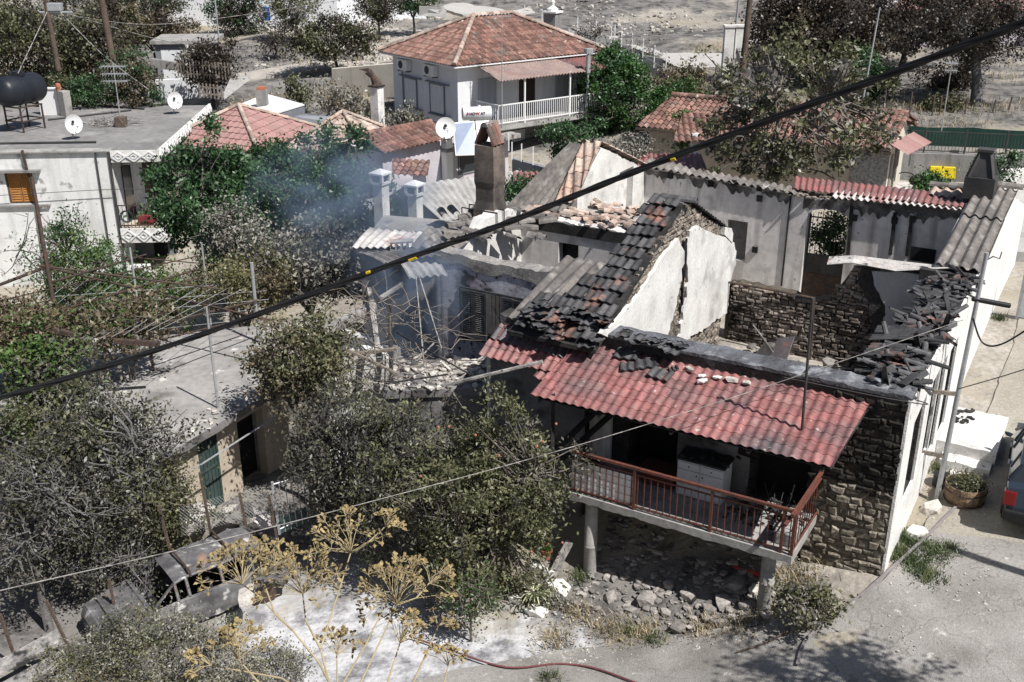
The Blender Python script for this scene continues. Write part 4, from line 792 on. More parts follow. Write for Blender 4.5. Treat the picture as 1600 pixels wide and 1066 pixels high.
# white gable end with its torn roof
GX2 = -11.4; g2 = Fr(HF(GX2, 0, 0), HF.a + 90)
t2 = rag(lerp([(7.9, 4.9), (9.1, 5.95), (9.5, 6.05), (12.7, 4.75), (13.2, 4.7)]), .05, 33, 4)
q = MB(); wall(q, g2, 7.9, 13.1, 0, .4, 1.0, t2, holes=[(10.9, 12.0, 2.0, 4.95)], step=.15); gg = q.build("white_gable", M["plaster_w"], RH)
q = MB(); q.para(g2(10.85, .22, 2), g2.x * 1.2, g2.y * .1, Vector((0, 0, 3))); q.build("recess_back", M["plaster_g"], gg)
q = MB(); corr(q, HF(GX2 - 2.2, 7.2, 4.3), HF(GX2 - .1, 7.3, 4.45), HF(GX2 + .05, 9.3, 6.1), HF(GX2 - 1.0, 9.3, 6.12), .26, .045, 6, .03); r2 = q.build("roof_strip", M["cement"], RH)
q = MB(); tiles(q, HF(GX2 - .55, 7.4, 4.62), HF(GX2 + .1, 7.6, 4.75), HF(GX2 + .12, 9.2, 6.14), HF(GX2 - .5, 9.2, 6.16), .3, .5, .05, 6, .03); q.build("pale_verge_tiles", M["tile_o"], r2)
q = MB(); tiles(q, HF(GX2 + .1, 13, 4.78), HF(GX2 - .8, 13, 4.78), HF(GX2 - .8, 9.4, 6.2), HF(GX2 + .1, 9.4, 6.2), .3, .5, .05, 6, .03); q.build("far_slope_tiles", M["tile_o"], r2)
q = MB(); corr(q, HF(GX2 - .1, 12.9, 4.8), HF(GX2 + 1.2, 12.85, 4.72), HF(GX2 + 1.2, 13.6, 4.8), HF(GX2 - .1, 13.6, 4.9), .26, .05, 2); q.build("valley_sheet", M["cement"], r2)
# soot-stained chimney with a pitched tile hood
cb_ = Pz(766, 350, 4.35); CF = Fr(cb_, HF.a)
q = MB(); q.fr = CF; hw = .3
prof = [(.36, -1.5), (.35, .5), (.3, .75), (.3, 1.15), (.33, 1.3), (.31, 2.35)]
for (a, z0), (b2, z1) in zip(prof, prof[1:]):
    P0 = [CF(x * a, y * a, z0) for x, y in ((-1, -1), (1, -1), (1, 1), (-1, 1))]; P1 = [CF(x * b2, y * b2, z1) for x, y in ((-1, -1), (1, -1), (1, 1), (-1, 1))]; q.add(P0 + P1, [(0, 1, 5, 4), (1, 2, 6, 5), (2, 3, 7, 6), (3, 0, 4, 7)] + ([(4, 5, 6, 7)] if z1 == 2.35 else []))
chm = q.build("chimney", mat("sooty_shaded_chimney", (.22, .175, .145), (.08, .07, .066), sc=1.3, fine=.25, stain=(.04, .036, .035), ssc=1.1, sth=.5, sw=.2, bump=.4), RH)  # soot stains, plus overall darkening for the shade on its left face
q = MB()
for sx in (-1, 1):
    for i in range(3): y = -.2 + i * .2; barrel(q, CF(sx * .27, y, 2.36), CF(sx * .05, y, 2.9), .1, 6, .8)
q.build("tile_hood", M["tile"], chm); q = MB(); barrel(q, CF(0, -.3, 2.88), CF(0, .3, 2.88), .12, 7, .7); q.build("hood_cap", M["cement"], chm)
# burnt tiles and wall stubs around the chimney
q = MB(); r_ = random.Random(99)
for i in range(34):
    p = Pz(r_.uniform(672, 845), r_.uniform(322, 372), 4.45 + r_.uniform(-.05, .1)); a = (HF.x * r_.uniform(.3, 1) + HF.y * r_.uniform(-.6, 1)).normalized() * .5; barrel(q, p, p + a + Vector((0, 0, r_.uniform(-.1, .1))), .12, 6, .7)
q.build("burnt_barrel_tiles", M["cement"], RH)
q = MB(); dkp = [Py(556, 390, 29.2), Py(692, 392, 28.3), Py(748, 348, 31.2), Py(600, 336, 33.2)]; q.ext(dkp, (0, 0, -.14)); q.build("flat_terrace_roof", M["concd"], RH); q = MB(); q.ext([dkp[0] + Vector((.1, .1, -.14)), dkp[1] + Vector((0, .1, -.14)), dkp[1] + Vector((0, .1, -3.5)), dkp[0] + Vector((.1, .1, -3.5))], (0, .25, 0)); q.build("sooty_room_wall", M["plaster_s"], RH); q = MB(); q.ext([dkp[0] + Vector((.1, .1, -.14)), dkp[3] + Vector((.1, 0, -.14)), dkp[3] + Vector((.1, 0, -3.5)), dkp[0] + Vector((.1, .1, -3.5))], (.25, 0, 0)); q.build("sooty_side_wall", M["plaster_s"], RH)
q = MB(); corr(q, dkp[0] + Vector((-.1, -.15, .1)), dkp[0].lerp(dkp[1], .62) + Vector((0, -.2, .1)), dkp[0].lerp(dkp[1], .75) + Vector((.3, 1.3, .16)), dkp[0].lerp(dkp[3], .45) + Vector((0, 0, .16)), .22, .03, 4, .03); q.build("striped_roof_sheet", M["sheetw"], RH)
q = MB(); corr(q, dkp[1] + Vector((-.9, -.2, .14)), dkp[1] + Vector((.5, -.3, .16)), dkp[1] + Vector((1.2, 1.2, .35)), dkp[1] + Vector((-.5, 1.3, .3)), .26, .05, 4, .04); q.build("cement_roof_sheet", M["cement"], RH)
# white porch wall, downpipe and fallen timbers in front
q = MB(HF); wall(q, HF, -17.2, -13.2, .8, 1.1, -1.4, rag(lerp([(-17.2, 1.9), (-15, 2.2), (-13.2, 2.0)]), .1, 51, 2), step=.2); pw = q.build("porch_wall", M["plaster_w"], RH)
q = MB(); q.ext([Py(u, v, 24.3) for u, v in ragpx([(514, 800), (515, 575), (530, 556), (560, 546), (590, 546), (606, 562), (614, 604), (612, 800)], 5, 1.2, 8)], (0, .3, 0)); q.build("white_stub_wall", M["plaster_w"], RH)
q = MB(); pq = [Pz(598, 612, 2.0), Pz(770, 606, 2.0), Pz(765, 566, 2.1), Pz(620, 560, 2.1)]; q.ext(pq, (0, 0, -.2)); q.build("collapsed_porch_roof", M["plaster_s"], RH); q = MB(); q.ext([pq[0] + Vector((.05, .08, -.2)), pq[1] + Vector((0, .08, -.2)), pq[1] + Vector((0, .08, -3.4)), pq[0] + Vector((.05, .08, -3.4))], (0, .2, 0)); q.build("porch_front", M["plaster_s"], RH)
q = MB(); r_ = random.Random(71)
for i in range(170):
    a, b2 = r_.random(), r_.random(); p = pq[0].lerp(pq[1], a).lerp(pq[3].lerp(pq[2], a), b2) + Vector((0, 0, .04)); k = r_.random()
    if k < .78: q.rock(p, r_.uniform(.03, .13), r_.random(), (1.4, 1, .6))
    else: d = Vector((r_.gauss(0, 1), r_.gauss(0, .6), abs(r_.gauss(0, .35)))).normalized() * r_.uniform(.2, .8); q.para(p, d, d.cross(Vector((0, 0, 1))).normalized() * r_.uniform(.02, .09), Vector((0, 0, .02)))
tag(q.build("porch_debris", M["rock"]), "pale broken pieces strewn on the collapsed porch roof", "debris", kind="stuff")
q = MB(HF); wall(q, HF, -13.6, -11.9, -.2, 0, -1.4, lerp([(-13.6, 2.0), (-12.9, 2.5), (-12.5, 1.6), (-11.9, 1.4)]), step=.2); q.build("stair_wall", M["plaster_s"], RH)
q = MB(); q.tube([HF(-12.9, WW - .1, -1.2), HF(-12.9, WW - .1, 4.2)], .045, 8); q.tube([HF(-12.75, WW - .08, -1.2), HF(-12.75, WW - .08, 4.0)], .03, 8); q.build("downpipe", M["iron"], RH, smooth=True)
def timber(u0, v0, y0, u1, v1, y1, w, lab, m="ashwood", nm="burnt_beam", h=None):
    q = MB(); q.bar(Py(u0, v0, y0), Py(u1, v1, y1), w, h or w); return tag(q.build(nm, M[m], bevel=.01), lab, "beam")
timber(507, 518, 23.6, 585, 478, 24.6, .22, "broad ash-grey plank slanting up through the fallen timbers")
timber(508, 520, 24.0, 640, 437, 25.6, .09, "long thin grey beam slanting below the black cable")
timber(577, 450, 24.5, 592, 560, 23.6, .13, "pale upright post with charred top among fallen timbers")
timber(608, 462, 24.2, 612, 600, 23.8, .1, "dark upright post beside the smoke", "iron", "burnt_post")
timber(500, 560, 23.3, 620, 545, 23.6, .08, "horizontal grey pole above the white porch wall", "wood")
timber(540, 545, 23.2, 622, 585, 23.2, .07, "grey stick sloping down right above the white wall", "wood")
timber(655, 432, 24.6, 690, 545, 23.2, .03, "thin white bent rail hanging from the burnt corner", "ashwood", "bent_rail")
timber(650, 432, 24.7, 663, 575, 23.6, .03, "thin pale rod hanging straight near the downpipe", "ashwood", "bent_rail")
timber(690, 603, 20.9, 848, 565, 20.6, .065, "long pale grey pipe sticking out below the red awning", "ashwood", "pipe")
timber(600, 600, 21.2, 700, 585, 21.4, .035, "dark charred stick lying over the withered tree", "charwood", "burnt_stick")
timber(620, 520, 24.0, 760, 600, 21.6, .03, "dark rail sloping across the debris under the shuttered window", "charwood", "burnt_stick")
q = MB(); r_ = random.Random(12)
for i in range(210):
    p = Py(r_.uniform(490, 690), r_.uniform(470, 620), r_.uniform(22.8, 25)); d = Vector((r_.uniform(-1, 1), r_.uniform(-.5, .5), r_.uniform(-.5, .5))).normalized() * r_.uniform(.3, 1.6); J = lambda: Vector((r_.gauss(0, .06), r_.gauss(0, .05), r_.gauss(0, .06))); q.tube([p, p + d * .25 + J(), p + d * .5 + J(), p + d * .75 + J(), p + d + J()], [r_.uniform(.005, .013)] * 3 + [.006, .004], 4)
tag(q.build("burnt_sticks", M["wood"]), "tangle of burnt sticks and wires below the smoke", "debris", kind="stuff")
q = MB()
for i in range(200): p = HF(r_.uniform(-13.2, -9.6), r_.uniform(.3, 2.4), -1.2 + r_.uniform(0, .25)); q.rock(p, r_.uniform(.05, .17), r_.random(), (1.3, 1, .6))
tag(q.build("ashen_debris", M["rockd"]), "pale ashen debris piled below the shuttered window", "debris", kind="stuff")
for (a, b2, c, d, m, lab) in (((560, 395, 27.0), (645, 385, 27.2), (690, 400, 26.2), (600, 412, 26.0), "cement", "grey corrugated sheet sagging among smoke at the ruin's corner"), ((620, 405, 26.0), (690, 410, 26.2), (700, 432, 25.4), (640, 436, 25.2), "cementl", "pale collapsed corrugated sheet right under the black cable")):
    q = MB(); corr(q, Py(*d), Py(*c), Py(*b2), Py(*a), .2, .035, 5, .05); tag(q.build("collapsed_sheet", M[m]), lab, "roof sheet")
q = MB(); P0 = Py(610, 398, 28.4); P1 = Py(645, 396, 28.2); e = (P1 - P0) / 4
for i in range(4):
    o_ = P0 + e * i
    for dx in (0, .85): q.para(o_ + e * dx, e * .15, Vector((0, .3, 0)), Vector((0, 0, .35)))
    for dz in (0, .3): q.para(o_ + e * .15 + Vector((0, 0, dz)), e * .7, Vector((0, .3, 0)), Vector((0, 0, .05)))
tag(q.build("breeze_blocks", M["conc"]), "row of hollow blocks at the smoking corner of the ruin", "blocks")
# ------------------------------------------------------------------ helpers for the other houses
def pxrect(fr, y, u0, v0, u1, v1):
    a = fr.loc(fr.py(u0, v0, y)); b = fr.loc(fr.py(u1, v1, y)); return min(a[0], b[0]), max(a[0], b[0]), min(a[2], b[2]), max(a[2], b[2])
def louvre(fr, x0, x1, z0, z1, y, m, par, name="shutter", n=2, fm=None, out=.05):
    q = MB(fr); q.box(x0 - .05, x1 + .05, y - out, y + .02, z0 - .05, z0); q.box(x0 - .05, x1 + .05, y - out, y + .02, z1, z1 + .05); q.box(x0 - .05, x0, y - out, y + .02, z0, z1); q.box(x1, x1 + .05, y - out, y + .02, z0, z1)
    f = q.build("window_frame", fm or m, par); w = (x1 - x0) / n
    for i in range(n):
        a, b = x0 + i * w + .012, x0 + (i + 1) * w - .012; q = MB(fr); q.box(a, a + .05, y - .03, y, z0 + .01, z1 - .01); q.box(b - .05, b, y - .03, y, z0 + .01, z1 - .01); k = max(4, int((z1 - z0) / .09))
        for j in range(k): z = z0 + .02 + (z1 - z0 - .06) * j / (k - 1); q.para(fr(a + .05, y - .028, z), fr.x * (b - a - .1), fr.y * .02 + Vector((0, 0, .05)), Vector((0, 0, .012)))
        q.box(a + .05, b - .05, y - .004, y + .0, z0 + .02, z1 - .02); q.build(name, m, f)
    return f
def pyramid(mb, rb, L_, F_, R_, B_, Ap, tw=.3, tl=.4, prof='f', amp=.02):
    for a, b in ((L_, F_), (F_, R_), (R_, B_), (B_, L_)): tiles(mb, a, b, Ap, Ap, tw, tl, amp, 6, .04, prof=prof)
    for a in (L_, F_, R_, B_): barrel(rb, a + Vector((0, 0, .06)), Ap + Vector((0, 0, .05)), .1, 6, .45)
def acunit(fr, x, y, z, par, w=.8):
    q = MB(fr); q.box(x, x + w, y - .3, y, z, z + .55); a = q.build("air_conditioner", M["whitep"], par, bevel=.02)
    q = MB(fr); q.disc(fr(x + w * .38, y - .3, z + .28), -fr.y, .2, .015, 16); q.build("fan_grille", M["iron"], a)
    q = MB(fr); q.box(x + .05, x + .1, y - .3, y, z - .06, z); q.box(x + w - .1, x + w - .05, y - .3, y, z - .06, z); q.build("wall_bracket", M["iron"], a)
def dish(c, r, aim, lab, mark=True):
    c = Vector(c); t = thing("satellite_dish", lab, "satellite dish", c - Vector((0, 0, r * 1.5)), "satellite dishes"); aim = Vector(aim).normalized(); q = MB()
    q.lathe(c - aim * .08, [(.02, -.01), (r * .5, .03), (r * .8, .07), (r, .12), (r, .135), (r * .8, .085), (r * .5, .045), (.01, .012)], 24, aim); d = q.build("reflector", M["whitep"], t, smooth=True)
    q = MB(); q.disc(c + aim * .0 + Vector((0, 0, r * .2)), aim, r * .16, .012, 14); q.build("round_mark", M["ink"], d)
    
    q = MB(); s = aim.cross(Vector((0, 0, 1))).normalized()
    for i in range(5): q.para(c + aim * .003 + s * (-.1 + i * .042) * r / .4 + Vector((0, 0, -r * .12)), s * .028 * r / .4, Vector((0, 0, .022)) * r / .4, aim * .012)
    q.build("small_lettering", M["ink"], d)
    q = MB(); q.tube([c - aim * .06, c - aim * .15 - Vector((0, 0, r * .7)), c - aim * .15 - Vector((0, 0, r * 1.5))], .025, 8); q.build("mount", M["galv"], t)
    q = MB(); q.tube([c - Vector((0, 0, r)) , c + aim * r * .9 - Vector((0, 0, r * .3))], .012, 6); q.disc(c + aim * r * .9 - Vector((0, 0, r * .3)), -aim, .035, .09, 10); q.build("feed_arm", M["galv"], t)
    return t
def yagi(p, h, lab, rows=1, s=.5, m="galv"):
    t = thing("tv_antenna", lab, "antenna", p); q = MB(); q.tube([p, Vector(p) + Vector((0, 0, h))], .022, 6); q.build("mast", M[m], t)
    for k in range(rows):
        z = Vector((0, 0, h - .12 - k * .3)); q = MB(); o_ = Vector(p) + z; q.tube([o_ + Vector((-s, 0, 0)), o_ + Vector((s, .0, 0))], .014, 5)
        for i in range(9): x = -s + 2 * s * i / 8; q.tube([o_ + Vector((x, -.3, .0)), o_ + Vector((x, .3, .0))], .008, 4); q.tube([o_ + Vector((x, 0, -.12)), o_ + Vector((x, 0, .12))], .008, 4)
        q.build("element_array", M[m], t)
    return t
# ------------------------------------------------------------------ white house with a hip roof
F2 = Fr((-2.63, 52, 0), 37); WH = thing("white_house", "white two-storey house with red hip roof and long balcony", "house", F2(4.3, 3, 1.3)); LX, LY, ZF, ZE = 8.6, 6.0, 3.15, 5.95
q = MB(F2); q.box(0, LX, 0, LY, 2.4, ZE); q.build("upper_walls", M["wallc"], WH)
q = MB(F2); q.box(.02, LX - .02, .02, LY - .02, .3, 2.4); q.build("basement_wall", M["speck"], WH)
q = MB(F2); q.box(-.04, -.002, -.04, LY, .3, 2.85); q.build("grey_plinth", M["wallslate"], WH)
ov = .55; q = MB(); rb = MB(); e = [F2(-ov, -ov, ZE - .02), F2(LX + ov, -ov, ZE - .02), F2(LX + ov, LY + ov, ZE - .02), F2(-ov, LY + ov, ZE - .02)]; r0, r1 = F2(LY / 2 + .1, LY / 2, 7.75), F2(LX - LY / 2 - .1, LY / 2, 7.75)
tiles(q, e[0], e[1], r1, r0, .24, .4, .035, 6, .035, prof='s'); tiles(q, e[1], e[2], r1, r1, .24, .4, .035, 6, .035); tiles(q, e[2], e[3], r0, r1, .24, .4, .035, 6, .035); tiles(q, e[3], e[0], r0, r0, .24, .4, .035, 6, .035)
rf = q.build("tile_roof", M["tile"], WH); barrel(rb, r0 + Vector((0, 0, .05)), r1 + Vector((0, 0, .05)), .12)
for a, b in ((e[0], r0), (e[1], r1), (e[2], r1), (e[3], r0)): barrel(rb, a + Vector((0, 0, .08)), b + Vector((0, 0, .05)), .12)
rb.build("ridge_tiles", M["tile_o"], rf)
q = MB(F2); q.box(-ov + .03, LX + ov - .03, -ov + .03, LY + ov - .03, ZE - .12, ZE - .04); q.build("eave_soffit", M["whitep"], rf)
q = MB(); corr(q, F2(1.0, -2.1, 5.28), F2(LX + .1, -2.1, 5.28), F2(LX + .1, -.1, 5.82), F2(1.0, -.1, 5.82), .2, .03, 3); q.build("veranda_roof", M["redmetal"], WH)
q = MB(); corr(q, F2(.98, -2.14, 5.3), F2(6.5, -2.14, 5.3), F2(5.6, -.1, 5.86), F2(.98, -.1, 5.86), .2, .03, 3); q.build("faded_veranda_sheet", mat("faded_sheet", (.36, .27, .24), (.28, .22, .2), fine=.25, sc=2), WH)
q = MB(F2); q.box(.9, LX + .2, -2.0, 0, ZF - .22, ZF); q.build("balcony_slab", M["conc"], WH)
q = MB(F2)
for z in (ZF + .1, ZF + .95): q.box(1.0, LX + .2, -1.98, -1.93, z, z + .05)
q.box(1.0, 1.05, -1.95, 0, ZF + .95, ZF + 1.0)
for i in range(62): x = 1.0 + i * .125; q.box(x, x + .03, -1.97, -1.94, ZF + .1, ZF + .95)
for i in range(12): y = -1.85 + i * .15; q.box(1.01, 1.04, y, y + .03, ZF, ZF + .95)
q.build("balcony_railing", M["whitep"], WH)
for x in (2.55, 5.4, 8.5): q = MB(F2); q.box(x, x + .07, -2.0, -1.93, ZF, 5.35); q.build("veranda_post", M["whitep"], WH)
for r_ in ((748, 126, 774, 161), (868, 116, 891, 149)): x0, x1, z0, z1 = pxrect(F2, 0, *r_); louvre(F2, x0, x1, z0, z1, -.01, mat("pale_shutter", (.45, .47, .5), None, fine=.05) if r_[0] == 748 else bpy.data.materials["pale_shutter"], WH, n=3 if r_[0] == 748 else 2)
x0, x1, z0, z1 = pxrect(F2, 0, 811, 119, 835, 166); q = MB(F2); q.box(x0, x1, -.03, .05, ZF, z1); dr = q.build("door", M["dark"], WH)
q = MB(F2)
for i in range(12): x = x0 + (x1 - x0) * (i + .5) / 12; q.box(x - .03, x + .02, -.07, -.06, ZF + .1 + rnd.random() * .5, z1 - .05)
q.build("bead_curtain", M["rustd"], dr)
x0, x1, z0, z1 = pxrect(F2, 0, 901, 127, 913, 160); q = MB(F2); q.box(x0, x1, -.03, .05, ZF, z1); dr = q.build("grey_door", M["wallslate"], WH); q = MB(F2); q.box(x0 + .1, x1 - .1, -.05, -.031, z1 - .9, z1 - .1); q.build("door_pane", M["glassd"], dr)
for r_ in ((800, 206, 818, 236), (848, 201, 870, 233)): x0, x1, z0, z1 = pxrect(F2, 0, *r_); louvre(F2, x0, x1, z0, z1, 0, M["whitep"], WH, n=2)
L2 = Fr(F2(0, LY, 0), 37 - 90)                             # left face: x runs from the back corner to the front corner
for k, (u0, v0, u1, v1) in enumerate(((632, 112, 652, 150), (673, 122, 695, 162))):
    x0, x1, z0, z1 = pxrect(L2, 0, u0, v0, u1, v1); louvre(L2, x0, x1, 3.35, 4.75, -.02, M["whitep"], WH, n=3, out=.06, fm=M["wallslate"])
    [MB(L2).box(x0 - e0_, x1 + .5, -.14, -.02, z, z + .06).build("sill_rail", M["wallslate"], WH) for e0_, z in ((.35, 4.82), (.15, 3.24))]; acunit(L2, x0 - .25, -.0, 5.15, WH, .95)
q = MB(L2); q.box(.9, .93, -.03, 0, 2.85, 5.8); q.build("pipe_run", M["wallslate"], WH)
yagi(F2(1.15, -2.05, ZF), 5.2, "slim aerial mast rising in front of the red hip roof", 1, .4)
t = thing("floodlight_post", "grey post with lamp box at the white house's balcony", "lamp post", F2(6.4, -2.15, 1.5)); q = MB(F2); q.box(6.38, 6.46, -2.2, -2.12, 1.5, 6.4); q.build("post", M["galv"], t); q = MB(F2); q.box(6.2, 6.64, -2.3, -2.05, 6.15, 6.42); q.box(6.32, 6.52, -2.25, -2.1, 5.2, 6.1); q.build("lamp_box", M["galv"], t, bevel=.02)
def chim(nm, lab, p, w, h, m, cap, top=True):
    t = thing(nm, lab, "chimney", p); f = Fr(p, HF.a); q = MB(f); q.box(-w / 2, w / 2, -w / 2, w / 2, 0, h); q.build("stack", M[m], t, bevel=.015)
    if top:
        q = MB(f)
        for a in (-1, 1):
            for b in (-1, 1): q.box(a * w * .55 - .05, a * w * .55 + .05, b * w * .55 - .05, b * w * .55 + .05, h, h + .25)
        q.box(-w * .65, w * .65, -w * .65, w * .65, h - .08, h - .001); q.build("vent_posts", M[m], t); q = MB(f); V = [f(x * w * .72, y * w * .72, h + .25) for x, y in ((-1, -1), (1, -1), (1, 1), (-1, 1))]; q.add(V + [v + Vector((0, 0, .06)) for v in V] + [f(0, 0, h + .45)], [(3, 2, 1, 0), (0, 1, 5, 4), (1, 2, 6, 5), (2, 3, 7, 6), (3, 0, 4, 7), (4, 5, 8), (5, 6, 8), (6, 7, 8), (7, 4, 8)]); q.build("cap", M[cap], t)
        q = MB(f); q.box(-w * .45, w * .45, -w * .45, w * .45, h, h + .24); q.build("flue", M["dark"], t)
    return t, f
p = Py(863, 54, 63); t, f = chim("masonry_chimney", "grey chimney with white finial behind the red hip roof", p, .75, 1.2, "wallgrey", "wallc", False)
q = MB(f); q.box(-.45, .45, -.45, .45, 1.2, 1.3); q.lathe(f(0, 0, 1.3), [(.3, 0), (.33, .12), (.2, .2), (.08, .3), (.12, .5), (.04, .7), (.02, .9)], 10); q.build("finial", M["whitep"], t)
p = Py(650, 350, 35.6); chim("small_chimney", "shorter white chimney with pointed cap beside the grey sheet roof", Vector((p.x, p.y, .8)), .38, 3.05, "plaster_w", "wallc")
p = Py(597, 335, 35.8); chim("small_chimney", "taller white chimney with pointed cap among the green trees", Vector((p.x, p.y, .8)), .4, 3.4, "plaster_w", "wallc")
p = Py(592, 215, 48); t, f = chim("cowled_chimney", "tall white chimney with a rusty bent cowl behind the tiled roofs", Vector((p.x, p.y, 1.5)), .45, 4.0, "plaster_w", "wallc", False)
q = MB(f); q.box(-.28, .28, -.28, .28, 4.0, 4.06); q.build("rim", M["charwood"], t)
q = MB(f); o_ = f(0, 0, 4.06); q.tube([o_, o_ + Vector((0, 0, .1)), o_ + Vector((-.15, 0, .4)), o_ + Vector((-.35, 0, .62))], [.28, .22, .13, .18], 8); q.ext([o_ + Vector((-.3, 0, .55)), o_ + Vector((-.75, 0, .7)), o_ + Vector((-.3, 0, .75))], (0, .04, 0)); q.build("cowl", M["rustd"], t)
# ------------------------------------------------------------------ red pyramid roofs among the trees
def hutch(name, lab, Lc, Fc, Rc, Bc, Ap, m, mw, prof='f'):
    t = thing(name, lab, "house", Vector((Ap.x, Ap.y, .5))); q = MB(); rb = MB(); pyramid(q, rb, Lc, Fc, Rc, Bc, Ap, .34, .4, prof); ro = q.build("tile_roof", M[m], t); rb.build("hip_tiles", M["tile_o"], ro); q = MB(); c = (Lc + Fc + Rc + Bc) / 4
    P = [p + (c - p) * .1 for p in (Lc, Fc, Rc, Bc)]; q.ext([Vector((p.x, p.y, Lc.z - .05)) for p in P], (0, 0, -4)); q.build("walls", M[mw], t); return t
Lc, Fc, Rc = Pz(252, 223, 3.6), Pz(405, 241, 3.6), Pz(494, 199, 3.6); hutch("tiled_house", "house with pink pyramid tile roof behind the green trees", Lc, Fc, Rc, Lc + Rc - Fc, Vector((-12, 46.9, 4.85)), "tile_n", "wallc")
Lc, Rc, Fc = Pz(448, 232, 3.3), Pz(629, 212, 3.3), Vector((-6.0, 44.2, 3.3)); hutch("tiled_house", "house with faded orange pyramid roof beside the cowled chimney", Lc, Fc, Rc, Lc + Rc - Fc, Vector((-7.4, 46.7, 4.6)), "tile_o", "wallbeige")
# low house with the solar heater
R3 = Fr(Py(603, 236, 43), 46); Z0 = R3.o.z; R3.o.z = 0; t = thing("low_house", "low lavender house with narrow red tile roof under the solar heater", "house", R3(2, 1, .6)); q = MB(); q2 = MB()
tiles(q, R3(-.3, -.35, Z0), R3(3.6, -.35, Z0 + .08), R3(3.6, 1.2, Z0 + .5), R3(-.3, 1.2, Z0 + .5), .26, .4, .05, 6, .04, prof='b'); barrel(q2, R3(-.3, 1.25, Z0 + .55), R3(3.6, 1.25, Z0 + .55), .12, 7, .35); ro = q.build("tile_roof", M["tile"], t); q2.build("ridge_tiles", M["tile"], ro)
q = MB(R3); q.box(-.2, 3.0, 0, 2.5, .4, Z0 - .05); q.build("walls", M["walllav"], t)
q = MB(R3); q.box(3.0, 3.35, -.4, -.05, .4, Z0 + .05); q.build("white_pillar", M["whitep"], t)
q = MB(R3); q.box(3.35, 7.5, .3, 2.6, .4, Z0 - .55); rr2 = q.build("rear_room", M["walllav"], t); q = MB(R3); q.box(4.3, 5.3, .24, .32, 1.9, 2.95); wf_ = q.build("window_frame", M["wallslate"], rr2); q = MB(R3); q.box(4.38, 5.22, .22, .238, 1.98, 2.87); q.build("pane", M["glassd"], wf_)
q = MB(R3); q.box(3.0, 7.6, -.4, .29, Z0 - .5, Z0 - .32); q.build("timber_beam", M["ashwood"], t)
q = MB(); tiles(q, Py(612, 273, 40.5), Py(668, 276, 40.3), Py(672, 249, 41.8), Py(613, 248, 42), .26, .35, .045, 6, .04, prof='b'); q.build("lean_to_roof", M["tile"], t)
q = MB(R3); q.box(-2.2, -.3, -2.0, -.1, .2, 1.9); q.build("lean_to_wall", M["wallslate"], t)
sh = thing("solar_water_heater", "white solar water heater with two panels above the lavender house", "solar heater", Py(740, 245, 44)); pn = Vector((.25, -.8, .55)).normalized()
A_, B_, C_, D_ = Py(712, 243, 43.9), Py(746, 242, 44.1), Py(741, 189, 45.0), Py(707, 192, 44.8); q = MB(); q.ext([A_, B_, C_, D_], pn * -.08); pf = q.build("panel_frame", M["whitep"], sh); q = MB(); k_ = (A_ + B_ + C_ + D_) / 4; q.ext([p + (k_ - p) * .07 + pn * .01 for p in (A_, B_, C_, D_)], pn * -.012); q.build("collector_glass", M["panel"], pf)
A_, B_, C_, D_ = Py(749, 242, 44.1), Py(783, 241, 44.3), Py(775, 188, 45.2), Py(743, 189, 45.0); q = MB(); q.ext([A_, B_, C_, D_], pn * -.08); pf = q.build("panel_frame", M["whitep"], sh); q = MB(); k_ = (A_ + B_ + C_ + D_) / 4; q.ext([p + (k_ - p) * .07 + pn * .01 for p in (A_, B_, C_, D_)], pn * -.012); q.build("collector_glass", M["alu"], pf)
a, b = Py(723, 178, 45.2), Py(767, 176, 45.4); q = MB(); dx = (b - a).normalized(); q.lathe(a, [(.2, -.03), (.27, 0), (.28, .03), (.28, (b - a).length - .03), (.27, (b - a).length), (.2, (b - a).length + .03)], 24, dx); tk = q.build("storage_tank", M["alu"], sh, smooth=True)
q = MB(); m_ = a.lerp(b, .5); q.disc(m_ + Vector((.1, 0, .27)), Vector((0, 0, 1)), .06, .06, 10); q.build("valve", M["whitep"], tk)
fdir = Vector((0, -1, .1)).normalized()
def lettering(txt, c, ex, up, size, m, par, name="lettering"):
    cu = bpy.data.curves.new(name, 'FONT'); cu.body = txt; cu.size = size; cu.extrude = .004; cu.offset = size * .02; o = bpy.data.objects.new(name, cu); COL.objects.link(o)
    bpy.context.view_layer.update(); dg = bpy.context.evaluated_depsgraph_get(); me = bpy.data.meshes.new_from_object(o.evaluated_get(dg)); bpy.data.objects.remove(o)
    ex = ex.normalized(); n = ex.cross(up).normalized(); u = n.cross(ex); mt = Matrix((ex, u, n)).transposed().to_4x4(); mt.translation = Vector(c) - wloc(par); me.transform(mt); me.materials.clear(); me.materials.append(m); xs_ = [v.co.dot(ex) for v in me.vertices]
    o = bpy.data.objects.new(name, me); link(o, par); return max(xs_) - min(xs_)
c0 = a + fdir * .3 + dx * .3 + Vector((0, 0, -.05)); w1 = lettering("HO", c0, dx, Vector((0, 0, 1)), .165, M["ink"], tk); w2 = lettering("W", c0 + dx * (w1 + .03), dx, Vector((0, 0, 1)), .165, M["inkr"], tk); lettering("AT", c0 + dx * (w1 + w2 + .05), dx, Vector((0, 0, 1)), .165, M["ink"], tk)
q = MB(); fl = c0 - dx * .1 + Vector((0, 0, .0)); q.ext([fl, fl + dx * .08 + Vector((0, 0, .05)), fl + dx * .03 + Vector((0, 0, .14)), fl + dx * -.02 + Vector((0, 0, .07))], fdir * .01); q.build("flame_mark", M["inkr"], tk)
dish(Py(696, 200, 43.2), .43, (.35, -1, .25), "round white dish mounted beside the solar panel")
